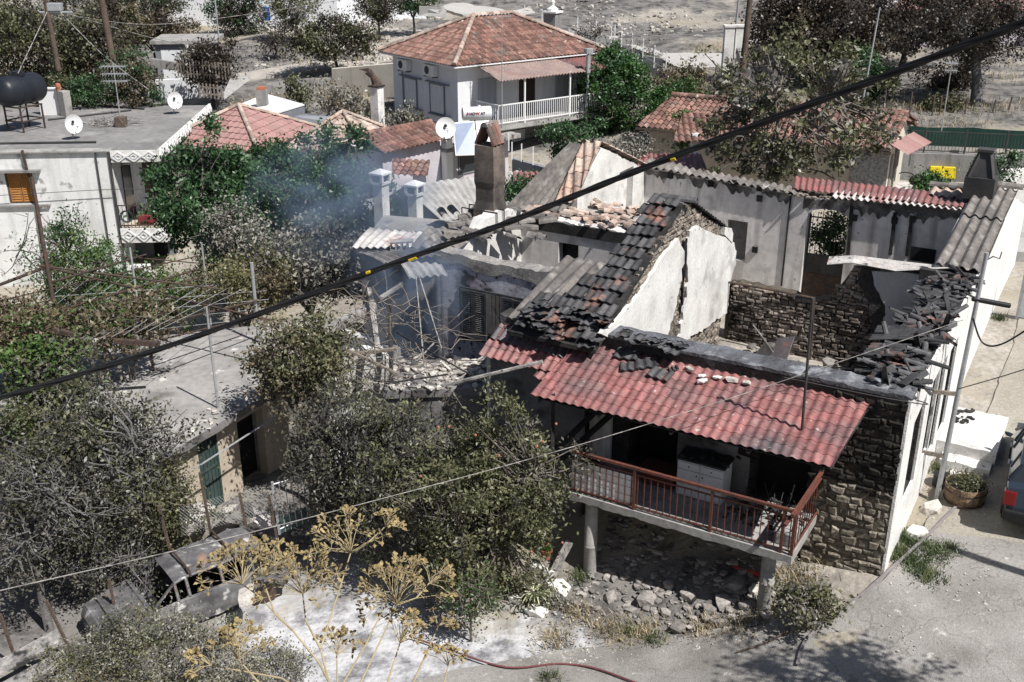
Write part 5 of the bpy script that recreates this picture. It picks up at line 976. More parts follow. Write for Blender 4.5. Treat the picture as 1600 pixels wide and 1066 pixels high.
# grey sheet-roofed shed
t = thing("sheet_roof_shed", "block shed with pale corrugated roof behind the sooty chimney", "shed", Py(660, 345, 37)); A_, B_, C_, D_ = Py(691, 346, 35.6), Py(815, 326, 38), Py(815, 266, 40.6), Py(629, 290, 38.2); q = MB(); corr(q, A_, B_, C_, D_, .22, .03, 5); q.build("corrugated_roof", M["cementl"], t)
q = MB(); dn = (A_ - D_); dn.z = 0; dn.normalize(); q.ext([A_ - Vector((0, 0, .06)), D_ - Vector((0, 0, .06)), D_ - dn * 1.4 - Vector((0, 0, .75)), D_ - dn * 1.4 - Vector((0, 0, 3)), A_ - Vector((0, 0, 2.2))], Vector((dn.y, -dn.x, 0)) * -.2 + Vector((.05, 0, 0))); q.build("block_gable", M["wallgrey"], t)
q = MB(); q.ext([A_ - Vector((0, 0, .06)), B_ - Vector((0, 0, .06)), B_ - Vector((0, 0, 2)), A_ - Vector((0, 0, 2))], (0, .2, 0)); q.build("side_wall", M["wallgrey"], t); q = MB(); p_ = D_.lerp(A_, .15) - Vector((0, 0, .75)); q.para(p_ + Vector((-.03, -.03, 0)), dn * .3, Vector((0, 0, .3)), Vector((.05, .05, 0))); q.build("vent_hole", M["dark"], t)
q = MB(); a_ = Pz(722, 345, 4.45); f_ = Fr(a_, HF.a)
for x in (0, .6, 1.2):
    for y in (0, .4): q.bar(f_(x, y, 0), f_(x, y, .4), .03)
for y in (0, .4): q.bar(f_(0, y, .4), f_(1.2, y, .4), .03); q.bar(f_(0, y, 0), f_(1.2, y, .38), .02)
tag(q.build("iron_trestle", M["iron"]), "small dark iron frame on the roof left of the sooty chimney", "frame")
# white sheet-roof building behind the pink roof
t = thing("sheet_roof_building", "grey building with bright white sheet roof behind the pink roof", "building", Py(420, 190, 50)); A_, B_, C_, D_ = Py(330, 212, 47.5), Py(424, 181, 50), Py(476, 165, 54), Py(415, 148, 57); q = MB(); q.ext([A_, B_, C_, D_, Py(300, 196, 50)], (0, 0, .06)); q.build("white_roof", M["whitep"], t)
q = MB(); q.ext([B_ - Vector((0, 0, .05)), C_ - Vector((0, 0, .05)), C_ - Vector((0, 0, 3)), B_ - Vector((0, 0, 3))], (-.2, .2, 0)); q.build("side_wall", M["wallslate"], t); q = MB(); q.ext([A_ - Vector((0, 0, .05)), B_ - Vector((0, 0, .05)), B_ - Vector((0, 0, 3)), A_ - Vector((0, 0, 3))], (-.1, .2, 0)); q.build("front_wall", M["wallslate"], t)
p = Py(410, 158, 53); q = MB(); q.box(p.x - .25, p.x + .25, p.y - .25, p.y + .25, p.z - .2, p.z + .55); k = q.build("flue_stack", M["wallgrey"], t); q = MB(); q.box(p.x - .2, p.x + .2, p.y - .2, p.y + .2, p.z + .55, p.z + .7); q.build("brick_cap", M["terr"], k)
q = MB(); q.ext([C_ + Vector((0, 0, -.4)), Py(520, 182, 52), Py(525, 192, 51.6), Py(460, 182, 50.5)], (0, 0, -2.5)); tag(q.build("dark_annex", M["wallslate"]), "dark low annex right of the white sheet roof", "annex")
# ------------------------------------------------------------------ flat-roofed white house at the left
LH = Fr(Py(172, 236, 40), 4); ZR = LH.o.z; LH.o.z = 0; WHL = thing("flat_roofed_house", "white stained house with flat roof and patterned concrete fascia", "house", LH(-4, 4, -1.7)); zb = ZR - 3.05
q = MB(LH); wall(q, LH, -9, 0, 0, .3, -2.4, ZR - .02, holes=[pxrect(LH, 0, 6, 270, 58, 318)], step=2); q.build("front_wall", M["wallw"], WHL)
q = MB(LH); q.box(-.3, 0, .3, 10, -2.4, ZR - .25); q.build("side_wall", M["wallc"], WHL); q = MB(LH); q.box(-9, -.3, 9.7, 10, -2.4, ZR - .25); q.build("rear_wall", M["wallc"], WHL)
q = MB(LH); q.box(-9, 0, -.12, .42, ZR - .02, ZR + .03); q.build("parapet_cap", M["conc"], WHL)
q = MB(LH); q.box(-9, .02, .42, 10.2, ZR - .25, ZR - .05); q.box(.02, 1.75, -.05, 10.2, ZR - .27, ZR - .06); q.build("roof_slab", M["roofdk"], WHL)
def fascia(fr, x0, x1, y, z0, z1, par, side=False):
    """concrete band with a diamond relief"""
    q = MB(fr); q.box(x0, x1, y - .08, y, z0, z1); o = q.build("fascia", M["plaster_w"], par); q = MB(fr); h = z1 - z0; n = max(1, round((x1 - x0) / (h * 1.15))); w = (x1 - x0) / n; zc = (z0 + z1) / 2
    for i in range(n):
        xc = x0 + (i + .5) * w
        for k, m_ in ((.46, 1), (.22, 1)):
            P = [fr(xc - w * k, y - .1, zc), fr(xc, y - .1, zc - h * k * .9), fr(xc + w * k, y - .1, zc), fr(xc, y - .1, zc + h * k * .9)]
            for a, b in zip(P, P[1:] + P[:1]): q.bar(a, b, .05)
    q.build("diamond_relief", M["whitep"], o); return o
fascia(LH, .02, 1.75, -.05, ZR - .42, ZR + .02, WHL); LS = Fr(LH(1.75, 0, 0), 94); fascia(LS, -.05, 10.2, 0, ZR - .42, ZR + .02, WHL)
q = MB(LH); q.box(0, 1.7, -.05, 6, zb - .18, zb); q.build("balcony_floor", M["wallbeige"], WHL); fascia(LH, 0, 1.75, -.1, zb - .55, zb + .02, WHL); fascia(Fr(LH(1.7, 0, 0), 94), 0, 6, 0, zb - .55, zb + .02, WHL)
q = MB(LH)
for z in (zb + .1, zb + .9): q.box(0, 1.7, -.06, -.02, z, z + .04); q.box(1.64, 1.68, -.02, 6, z, z + .04)
for i in range(13): q.box(i * .14, i * .14 + .02, -.05, -.03, zb, zb + .9)
for i in range(44): q.box(1.65, 1.67, i * .14, i * .14 + .02, zb, zb + .9)
q.build("balcony_railing", M["rustd"], WHL)
q = MB(LH); q.box(0, .04, 1.0, 2.2, zb, zb + 2.2); q.build("balcony_door", M["glassd"], WHL); q = MB(LH); q.box(0, .04, 4.0, 5.8, zb, zb + 2.2); q.build("far_door", M["woodpole"], WHL)
SS = Fr(LH(0, 0, 0), 94); acunit(Fr(LH(.02, 0, 0), 94), 1.1, 0, zb + 2.25, WHL, .8); acunit(Fr(LH(.3, -.05, 0), 4), -.1, 0, zb - 2.0, WHL, .75)
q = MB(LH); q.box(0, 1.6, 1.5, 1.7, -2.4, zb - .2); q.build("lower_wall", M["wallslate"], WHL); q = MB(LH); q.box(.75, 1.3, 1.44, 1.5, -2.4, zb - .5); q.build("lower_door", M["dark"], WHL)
x0, x1, z0, z1 = pxrect(LH, 0, 6, 270, 58, 318); louvre(LH, x0 + .06, x1 - .06, z0 + .05, z1 - .05, .1, M["orange"], WHL, n=2, fm=M["woodpole"])
MB(LH).box(x0 - .3, x1 + .35, -.25, 0, z1 + .03, z1 + .12).build("window_ledge", M["wallgrey"], WHL); MB(LH).box(x0 - .4, x1 + .5, -.12, 0, z0 - .1, z0 - .03).build("window_ledge", M["wallgrey"], WHL)
q = MB(LH)
for x in (-.55, -.05): q.tube([LH(x, -.06, -2.3), LH(x, -.06, ZR - .02)], .05 if x > -.1 else .03, 8)
q.build("drainpipe", M["iron"], WHL, smooth=True)
q = MB(LH); q.tube([LH(-3.2, -.1, -2.3), LH(-3.05, -.1, 2.2), LH(-3.2, -.12, ZR + .1)], .05, 8); tag(q.build("rusty_pole", M["rustd"], smooth=True), "tall rusty pole in front of the stained white house", "pole")
RZ = ZR - .05
p = LH.loc(Pz(130, 185, RZ)); t = thing("water_tank", "black cylindrical water tank on a rusty stand on the flat roof", "water tank", Pz(38, 205, RZ)); c = Vector((Pz(42, 203, RZ).x, Pz(42, 203, RZ).y, RZ)); s_ = thing("tank_stand", "rusty angle-iron stand carrying the black water tank", "stand", c, None)
ax = Vector((.42, .9, 0)).normalized(); sx = Vector((ax.y, -ax.x, 0)); q = MB()
for a in (-.55, .55):
    for b in (-.45, .45): q.bar(c + ax * a + sx * b, c + ax * a + sx * b + Vector((0, 0, 1.05)), .06)
for b in (-.45, .45):
    for z in (.45, 1.02): q.bar(c + ax * -.6 + sx * b + Vector((0, 0, z)), c + ax * .6 + sx * b + Vector((0, 0, z)), .05)
for a in (-.55, .55):
    for z in (.45, 1.02): q.bar(c + ax * a + sx * -.5 + Vector((0, 0, z)), c + ax * a + sx * .5 + Vector((0, 0, z)), .05)
for i in range(4): q.bar(c + ax * -.55 + sx * (-.45) + Vector((0, 0, .2 + i * .22)), c + ax * -.55 + sx * .0 + Vector((0, 0, .2 + i * .22)), .025)
q.build("frame", M["rustd"], s_)
q = MB(); k_ = c + Vector((0, 0, 1.05 + .62)); L_ = 1.0; q.lathe(k_ - ax * L_, [(.1, -.12), (.35, -.08), (.52, .05), (.6, .2), (.6, .7), (.625, .72), (.625, .78), (.6, .8), (.6, 1.2), (.625, 1.22), (.625, 1.28), (.6, 1.3), (.6, 1.8), (.52, 1.95), (.35, 2.08), (.1, 2.12)], 28, ax); q.build("barrel", M["tank"], t, smooth=True)
q = MB(); q.disc(k_ + Vector((0, 0, .55)), Vector((0, 0, 1)), .3, .14, 20); q.disc(k_ + Vector((0, 0, .69)), Vector((0, 0, 1)), .2, .05, 16); q.build("lid", M["tank"], t, smooth=True)
dish(Pz(118, 218, RZ) + Vector((0, 0, .62)), .38, (1.3, -1, .2), "white dish standing near the front edge of the flat roof"); dish(Pz(275, 178, RZ) + Vector((0, 0, .6)), .38, (1.1, -1, .2), "white dish at the far right corner of the flat roof")
yagi(Pz(190, 197, RZ), 2.6, "rooftop aerial with two mesh panels in the middle of the flat roof", 3, .5); q = MB(); p = Pz(190, 198, RZ); q.box(p.x - .22, p.x + .22, p.y - .2, p.y + .2, RZ, RZ + .42); tag(q.build("aerial_base_block", M["woodpole"], bevel=.02), "dark block at the foot of the rooftop aerial", "block")
q = MB(); r_ = random.Random(44)
for i in range(60): o_ = Pz(172, 196, RZ) + Vector((r_.uniform(-.9, .9), r_.uniform(-.5, .5), .05)); q.tube([o_, o_ + Vector((r_.uniform(-1, 1), r_.uniform(-.4, .4), r_.uniform(0, .35)))], .013, 4)
tag(q.build("dry_brushwood", M["ashwood"]), "pile of dry sticks beside the rooftop aerial", "sticks", kind="stuff")
p = Pz(78, 180, RZ); q = MB(); q.box(p.x - .4, p.x + .6, p.y, p.y + .15, RZ, RZ + 1.15); q.box(p.x - .42, p.x + .62, p.y - .05, p.y + .2, RZ + 1.15, RZ + 1.2); tag(q.build("white_door_panel", M["whitep"]), "white metal panel leaning on the flat roof by the tank", "panel")
p = Pz(105, 181, RZ); chim("roof_stack", "short grey stack with clay pot on the flat roof", p, .38, 1.1, "conc", "conc", False); q = MB(); p2 = Pz(98, 181, RZ); q.tube([p2, p2 + Vector((0, 0, 1.2))], .09, 10); q.lathe(p2 + Vector((0, 0, 1.2)), [(.09, 0), (.13, .1), (.1, .2), (.02, .24)], 10); tag(q.build("clay_flue", M["terr"], smooth=True), "narrow flue pipe with round clay top on the flat roof", "flue")
for (u0, v0, u1, v1, lab) in ((115, 162, 225, 170, "dark pipe lying along the flat roof's back edge"), (75, 187, 205, 172, "long dark pipe from the tank stand past the rooftop aerial"), (0, 224, 150, 222, "dark pipe along the flat roof's front parapet")): q = MB(); q.tube([Pz(u0, v0, RZ + .05), Pz(u1, v1, RZ + .05)], .05, 6); tag(q.build("roof_pipe", M["iron"], smooth=True), lab, "pipe")
def chair(p, az, m, lab, nm="plastic_chair", g=None):
    t = thing(nm, lab, "chair", p, g); f = Fr(p, az); q = MB(f); q.box(-.22, .22, -.22, .22, .42, .46); q.build("seat", m, t, bevel=.01); q = MB(f)
    for i in range(5): q.box(-.2 + i * .09, -.14 + i * .09, .2, .24, .46, .9)
    q.box(-.22, .22, .2, .245, .86, .94); q.build("backrest", m, t)
    for a in (-1, 1):
        for b in (-1, 1): q = MB(f); q.bar(f(a * .2, b * .2, 0), f(a * .19, b * .19, .42), .035); q.build("leg", m, t)
        q = MB(f); q.box(a * .24 - .02, a * .24 + .02, -.22, .22, .63, .66); q.box(a * .24 - .02, a * .24 + .02, -.22, -.18, .44, .63); q.build("armrest", m, t)
    return t
chair(LH(.75, 1.5, zb), 60, M["whitep"], "white plastic chair on the flat-roofed house's balcony"); chair(LH(1.1, .9, zb), 20, M["rustd"], "brown chair on the balcony in front of the white one"); q = MB(LH); q.box(.55, 1.15, .4, .75, zb, zb + .35); tag(q.build("red_crate", mat("dull_red", (.22, .03, .04), None), bevel=.03), "red crate on the balcony floor below the chairs", "crate")
q = MB(); 
for i in range(3): c_ = LH(.3, -.09, zb + .5); q.tube([c_ + LH.x * (.2 * math.cos(j * .5)) * (1 + i * .1) + Vector((0, -.02 * i, .2 * math.sin(j * .5) * (1 + i * .12))) for j in range(14)], .015, 5)
tag(q.build("green_hose_coil", M["greenp"]), "coiled green hose hanging on the balcony railing", "hose")
# ------------------------------------------------------------------ house at the right with its terrace
o3 = Py(1391, 232, 43); F3 = Fr((o3.x, o3.y, 0), -27); FE = Fr((o3.x, o3.y, 0), -12); ZT = 1.5; H3 = thing("cream_house", "low cream house with red barrel-tile roof behind the bare walnut tree", "house", F3(-5, 2, ZT)); ze = o3.z
q = MB(F3); q.box(-10.4, 0, 0, 5, .8, ze); q.build("walls", M["wallbeige"], H3); q = MB(F3); q.box(-1.5, .02, -.02, .0, .8, ze - .02); q.build("speckled_panel", M["speck"], H3); q = MB(F3); q.box(.0, .03, -.02, 5, .8, ze - .02); q.build("cream_side", M["wallcream"], H3)
q = MB(); tiles(q, F3(-10.9, -.45, ze), F3(-.5, -.45, ze), F3(-.3, 2.6, ze + .95), F3(-10.3, 2.6, ze + .95), .26, .42, .05, 6, .04, prof='b'); tiles(q, F3(.5, 5.4, ze), F3(-10.9, 5.4, ze), F3(-10.3, 2.6, ze + .95), F3(-.2, 2.6, ze + .95), .26, .42, .05, 6, .04, prof='b'); ro = q.build("tile_roof", M["tile"], H3)
q = MB(); barrel(q, F3(-10.3, 2.6, ze + 1.02), F3(.2, 2.6, ze + 1.02), .14, 7, .4); barrel(q, F3(-.45, -.5, ze + .08), F3(-.28, 2.5, ze + 1.0), .15, 7, .4); barrel(q, F3(-.25, -.5, ze + .05), F3(-.05, 2.5, ze + .97), .13, 7, .25); barrel(q, F3(-.02, -.5, ze + .02), F3(.15, 2.5, ze + .94), .12, 7, .25); barrel(q, F3(.2, 2.6, ze + .92), F3(.4, 4.5, ze + .35), .12, 7, .35); q.build("ridge_tiles", M["tile"], ro)
q = MB(F3); q.ext([F3(0, 0, ze), F3(0, 5, ze), F3(0, 2.5, ze + .88)], F3.x * .04); q.build("gable_end", M["wallcream"], H3)
q = MB(); tiles(q, F3(.75, -.5, ze - .12), F3(1.3, 2.5, ze - .12), F3(.0, 2.7, ze + .5), F3(-.02, -.3, ze + .25), .5, .62, .02, 6, .03, prof='f', th=.03); q.build("pent_tiles", M["tile_n"], ro)
q = MB(F3); q.box(-.4, .12, -.5, -.36, ze - .18, ze - .05); q.box(-10.9, -.5, -.5, -.4, ze - .12, ze - .03); q.build("eave_board", M["woodpole"], ro)
for y0, y1 in ((.35, .95), (2.2, 2.9)): q = MB(F3); q.box(.03, .06, y0, y1, ZT + (.2 if y0 < 1 else 1.0), ze - .4); q.build("side_window", M["wood"], H3)
q = MB(F3); q.box(.03, .12, 1.4, 1.6, ZT - .4, ze - .1); q.build("porch_post", M["wood"], H3)
p = Py(1086, 228, 42); q = MB(); q.box(p.x - .15, p.x + .15, p.y - .15, p.y + .15, .8, p.z + .5); q.build("white_pillar", M["whitep"], H3); q = MB(); tiles(q, p + Vector((-1.0, -.5, .25)), p + Vector((1.8, -.6, .25)), p + Vector((1.8, 1.6, 1.0)), p + Vector((-.3, 1.6, 1.0)), .26, .42, .05, 6, .04, prof='b'); q.build("porch_tiles", M["tile"], H3)
q = MB(); p = Py(1042, 253, 39); corr(q, p + Vector((-1.2, -.5, -.12)), p + Vector((1.4, -.6, -.12)), p + Vector((1.4, .9, .12)), p + Vector((-.9, .9, .12)), .2, .03, 3); k = thing("red_lean_to", "small red sheet lean-to left of the walnut tree", "lean-to", p - Vector((0, 0, 2))); q.build("sheet_roof", M["redmetal"], k); q = MB(); q.box(p.x - .9, p.x + 1.3, p.y - .3, p.y + .7, .8, p.z - .2); q.build("shed_wall", M["wallgrey"], k)
q = MB(); p = Py(826, 280, 39.5); corr(q, p + Vector((-.6, -.5, -.15)), p + Vector((.7, -.5, -.15)), p + Vector((.7, .6, .15)), p + Vector((-.6, .6, .15)), .2, .03, 3); k = thing("red_lean_to", "tiny red sheet roof below the white house's garden", "lean-to", p - Vector((0, 0, 2))); q.build("sheet_roof", M["redmetal"], k); q = MB(); q.box(p.x - .5, p.x + .6, p.y - .3, p.y + .5, .5, p.z - .2); q.build("shed_wall", M["wallgrey"], k)
# terrace, its wall, fence and furniture
q = MB(FE); q.box(.1, 14, -6, 4.2, ZT - .9, ZT); tag(q.build("terrace", mat("terrace_concrete", (.48, .47, .45), (.4, .39, .37), fine=.12, stain=(.3, .29, .28), ssc=1)), kind="structure")
q = MB(FE); wall(q, FE, .2, 16, 4.2, 4.6, .8, lambda x: 2.75 + .01 * x, step=1); TW = tag(q.build("terrace_wall", M["wallgrey"]), "grey stained retaining wall behind the sunny terrace", "wall")
FT = Fr(FE(0, 4.4, 2.78), -12); fe = thing("terrace_fence", "black railing with thin bars on the terrace wall", "fence", FT(7, 0, 0)); q = MB(FT); q.box(.3, 16, -.02, .02, .08, .12); q.box(.3, 16, -.02, .02, .93, .97)
for i in range(110): q.box(.35 + i * .142, .37 + i * .142, -.008, .008, .1, .95)
q.build("railing", M["iron"], fe)
for i in range(9): q = MB(FT); q.box(.3 + i * 1.7, .36 + i * 1.7, -.03, .03, -.03, 1.08); q.build("fence_post", M["iron"], fe)
q = MB(FT); wall(q, FT, 1.2, 16, 1.6, 1.62, .0, rag(.85, .05, 5, 1), step=.5); tag(q.build("green_net", M["greennet"]), "green shade net stretched behind the terrace fence", "net")
def tz(u, v, z=None): return Pz(u, v, ZT if z is None else z)
p = tz(1468, 284); f = Fr(p, -12); t = thing("cloth_table", "table under a bright yellow cloth on the terrace", "table", p); q = MB(f); V0 = [f(x * .52, y * .4, .74) for x, y in ((-1, -1), (1, -1), (1, 1), (-1, 1))]; lowz = lambda k: .28 + .06 * math.sin(k * 2.1)
q.add(V0, [(0, 1, 2, 3)]); n = 16
ring = []; low = []
for e_ in range(4):
    a, b = V0[e_], V0[(e_ + 1) % 4]; c = f(0, 0, .74)
    for i in range(6): p_ = a.lerp(b, i / 6); ring.append(p_); d_ = (p_ - c).normalized(); low.append(p_ + d_ * (.04 + .03 * (i % 2)) + Vector((0, 0, -.45 - .05 * math.sin(i * 1.7 + e_))))
m_ = len(ring); q.add(ring + low, [(i, i + m_, (i + 1) % m_ + m_, (i + 1) % m_) for i in range(m_)]); q.build("tablecloth", M["yellow"], t)
q = MB(f)
for a in (-.45, .45):
    for b in (-.33, .33): q.bar(f(a, b, 0), f(a, b, .72), .05)
q.build("legs", M["whitep"], t)
chair(tz(1489, 268), 0, M["blackp"], "black plastic chair against the terrace wall behind the yellow table")
p = tz(1513, 284); f = Fr(p, -12); t = thing("white_bench", "white bench carrying a red basin on the terrace", "bench", p); q = MB(f); q.box(-.6, .6, -.25, .25, .4, .45); q.build("bench_top", M["whitep"], t); 
for a in (-.5, .5): q = MB(f); q.box(a - .05, a + .05, -.2, .2, 0, .4); q.build("leg", M["whitep"], t)
q = MB(); q.lathe(f(.05, 0, .45), [(.2, 0), (.3, .12), (.33, .14), (.3, .14), (.2, .03)], 20); tag(q.build("basin", M["red"], smooth=True), "red plastic basin on the white terrace bench", "basin")
p = tz(1503, 273); f = Fr(p, -12); q = MB(f); q.box(-.05, .25, -.1, .1, 0, .7); tag(q.build("planter_stand", M["whitep"]), "white stand holding the clay planter on the terrace", "stand"); q = MB(f); q.box(-.2, .3, -.12, .12, .7, .95); tag(q.build("planter_box", M["terr"], bevel=.02), "terracotta planter box on a white stand", "planter")
q = MB(); q.disc(tz(1520, 268) + Vector((0, 0, .3)), Vector((0, 0, 1)), .2, .4, 14); tag(q.build("blue_drum", M["bluep"]), "blue plastic drum by the terrace wall", "drum")
p = tz(1430, 303); t = thing("kettle_grill", "round black kettle grill at the terrace edge", "grill", p); q = MB(); q.lathe(p + Vector((0, 0, .55)), [(.12, -.2), (.28, -.12), (.34, 0), (.33, .08), (.26, .2), (.1, .27), (.03, .28)], 18); q.build("kettle", M["blackp"], t, smooth=True)
for a in range(3): q = MB(); q.bar(p + Vector((.1 * math.cos(a * 2.1), .1 * math.sin(a * 2.1), .45)), p + Vector((.28 * math.cos(a * 2.1), .28 * math.sin(a * 2.1), 0)), .03); q.build("leg", M["iron"], t)
q = MB(); q.tube([tz(1385, 282) + Vector((0, 0, .6 * math.sin(math.pi * i / 12))) + (tz(1450, 300) - tz(1385, 282)) * (i / 12) for i in range(13)], .025, 6); tag(q.build("hose_arc", M["blackp"]), "black hose arching over the terrace edge", "hose")
sr = thing("stair_railing", "black handrail going down at the terrace's right edge", "railing", tz(1560, 290)); q = MB()
a, b = tz(1535, 292) , tz(1592, 268)
for k in range(5): p_ = a.lerp(b, k / 4); q.bar(p_, p_ + Vector((0, 0, .95)), .04)
q.bar(a + Vector((0, 0, .95)), b + Vector((0, 0, .95)), .05); q.bar(a + Vector((0, 0, .5)), b + Vector((0, 0, .5)), .03); q.build("handrail", M["iron"], sr)
q = MB(); a, b = tz(1545, 300), tz(1600, 296); q.para(a, b - a, Vector((0, .3, 0)), Vector((0, 0, .9))); tag(q.build("low_white_wall", M["plaster_w"]), "low whitish wall at the terrace's right end", "wall")
# the gate beside the house on the sandy lane
p0, p1 = HF(.75, 14.2, 0), HF(2.6, 14.0, 0); g0 = G(p0.x, p0.y); gt = thing("metal_gate", "grey-blue metal gate with bars at the end of the white wall", "gate", Vector((p0.x, p0.y, g0))); GF = Fr((p0.x, p0.y, g0), HF.a)
q = MB(GF); q.box(0, 2, -.02, .02, .1, .95); q.build("gate_panel", mat("pale_blue_paint", (.45, .5, .52), None, fine=.1), gt); q = MB(GF); q.box(0, 2, -.03, .03, 1.75, 1.8); q.box(0, 2, -.03, .03, .95, 1.0)
for i in range(15): q.box(i * .14, i * .14 + .02, -.01, .01, 1.0, 1.75)
q.build("gate_bars", M["galv"], gt)
for x in (0, 1.0, 2.0): q = MB(GF); q.box(x - .04, x + .04, -.04, .04, -.1, 1.95); q.build("gate_post", M["galv"], gt)
# ------------------------------------------------------------------ upper background
def slabwall(nm, lab, pts, y, m, th=.3, cat="wall"):
    q = MB(); q.ext([Py(u, v, yy) for (u, v, yy) in pts] if isinstance(pts[0], tuple) and len(pts[0]) == 3 else [Py(u, v, y) for u, v in pts], (0, th, 0)); return tag(q.build(nm, M[m]), lab, cat)
slabwall("retaining_wall", "tall cream stained retaining wall left of the white house", [(518, 108, 62), (622, 99, 60), (626, 152, 60), (521, 156, 62)], 0, "wallcream", .4)
slabwall("retaining_wall", "low grey block wall joining the cream retaining wall", [(416, 132, 61), (455, 125, 61.5), (518, 122, 62), (521, 156, 62), (416, 162, 61)], 0, "wallgrey", .3)
for i, (pts, lab) in enumerate((([(888, 44, 66), (925, 45, 65.5), (925, 80, 64), (890, 70, 65)], "highest step of the grey garden wall behind the hip roof"), ([(923, 55, 65), (952, 58, 64), (952, 90, 63), (923, 82, 64)], "second step of the grey garden wall"), ([(950, 68, 64), (988, 72, 62), (988, 105, 61), (950, 92, 63)], "third step of the grey garden wall"), ([(986, 84, 62), (1036, 92, 58.5), (1036, 125, 57.5), (986, 112, 61)], "lowest step of the grey garden wall by the pale road"))):
    slabwall("stepped_wall", lab, pts, 0, "wallgrey", .3)
for u0, v0, y0, u1, v1, y1, n, lab in ((820, 28, 68, 960, 60, 64, 6, "thin white post fence behind the hip roof"), (955, 55, 64, 1040, 105, 57.5, 6, "white post fence along the stepped garden wall")):
    t = thing("wire_fence", lab, "fence", Py((u0 + u1) / 2, (v0 + v1) / 2, (y0 + y1) / 2)); a, b = Py(u0, v0 + 12, y0), Py(u1, v1 + 12, y1)
    for i in range(n): p = a.lerp(b, i / (n - 1)); q = MB(); q.bar(p, p + Vector((0, 0, 1.2)), .05); q.build("post", M["whitep"], t)
    q = MB(); [q.tube([a + Vector((0, 0, z)), b + Vector((0, 0, z))], .01, 4) for z in (.3, .7, 1.1)]; q.build("wires", M["galv"], t)
# pillar gate at the road
p = Py(1142, 118, 58); t = thing("gate_pillars", "pair of tall cream gate pillars beside the pale road", "gate pillars", p)
for dx, dz in ((-.25, -.15), (.35, 0)): q = MB(); q.box(p.x + dx - .25, p.x + dx + .25, p.y + dz, p.y + dz + .5, p.z - .4, p.z + 2.5); q.box(p.x + dx - .3, p.x + dx + .3, p.y + dz - .05, p.y + dz + .55, p.z + 2.5, p.z + 2.6); q.build("pillar", M["plaster_w"], t)
q = MB(); a, b = Py(1148, 110, 58), Py(1215, 104, 57)
for z in (.15, .95): q.bar(a + Vector((0, 0, z)), b + Vector((0, 0, z)), .05)
for i in range(26): p_ = a.lerp(b, i / 25); q.bar(p_, p_ + Vector((0, 0, 1.15)), .025)
tag(q.build("iron_fence", M["iron"]), "dark spear-topped fence beside the gate pillars", "fence"); slabwall("low_wall", "dark low wall under the spear-topped fence", [(1145, 108, 58), (1220, 102, 57), (1220, 135, 57), (1145, 140, 58)], 0, "wallgrey")
def pole(u, v, y, h, r, m, lab, lean=(0, 0), nm="wooden_pole"):
    p = Py(u, v, y); q = MB(); q.tube([p - Vector((0, 0, .3)), p + Vector((lean[0], lean[1], h))], [r, r * .75], 10); return tag(q.build(nm, M[m], smooth=True), lab, "pole")
pole(1157, 138, 56, 7.5, .17, "woodpole", "thick brown utility pole beside the gate pillars", (.2, 0)); pole(1148, 60, 60, 5, .07, "galv", "thin grey pole behind the gate pillars", (.12, 0), "steel_pole")
pole(178, 100, 50, 7, .16, "woodpole", "brown leaning utility pole behind the flat roof", (-.35, 0)); pole(90, 100, 50, 3.4, .13, "woodpole", "short wooden post with a crossarm at upper left", (-.1, 0)); pole(343, 70, 60, 2.6, .05, "galv", "thin grey post beside the white hilltop house", (0, 0), "steel_pole")
q = MB(); p = Py(85, 14, 50); q.box(p.x - .3, p.x + .3, p.y - .1, p.y + .3, p.z - .1, p.z + .25); q.box(p.x - .7, p.x + .8, p.y - .05, p.y + .05, p.z - .2, p.z - .1); tag(q.build("crossarm_box", M["galv"], bevel=.03), "grey fitting on top of the short wooden post", "fitting")
pole(1347, 160, 47, 4.0, .045, "galv", "thin grey mast behind the cream house's roof", (.25, 0), "steel_pole"); p = Py(1471, 205, 46); t = yagi(p, 3.0, "aerial on a slim mast in front of the terrace fence", 2, .25)
pole(78 + 12, 510, 25.5, 3.7, .06, "rustd", "rusty pergola pole rising above the withered vine", (-.45, 1.0), "steel_pole")
# hilltop white house
HW = thing("hilltop_house", "plain white house cut by the top edge of the photo", "house", Py(480, 40, 84)); HFm = Fr((Py(528, 32, 84).x, 84, 0), 0); zq = Py(528, 32, 84).z
q = MB(HFm); q.box(-13, 0, 0, 6, zq - 1.5, zq + 4.5); q.build("front_block", M["wallc"], HW); RS = Fr(HFm(0, 0, 0), 35); q = MB(RS); q.box(.01, 8, .1, 5, zq - 1, zq + 4.5); sd = q.build("side_block", M["wallc"], HW); q = MB(RS); q.box(1.8, 2.7, .05, .12, zq + 1.6, zq + 2.6); q.build("window", M["wallslate"], sd); q = MB(RS); q.box(-.2, 8.4, -.4, 5.3, zq + 4.5, zq + 5.2); q.build("roof_slab", M["tile"], HW)
q = MB(HFm); q.box(-13.3, .3, -.4, 6.3, zq + 4.5, zq + 4.9); q.build("roof_eave", M["tile"], HW); q = MB(HFm); q.box(-3.6, -2.4, -.05, .02, zq, zq + 2.2); q.build("pale_door", M["wallslate"], HW); q = MB(HFm); q.box(-9.5, -8.3, -.05, .02, zq + 2.0, zq + 3.0); q.build("window", M["wallslate"], HW)
q = MB(); p = Py(416, 30, 83); q.box(p.x - .35, p.x + .35, p.y - .3, p.y, p.z - .1, p.z + .9); tag(q.build("blue_barrel", M["bluep"], bevel=.08), "blue barrel by the white hilltop house", "barrel")
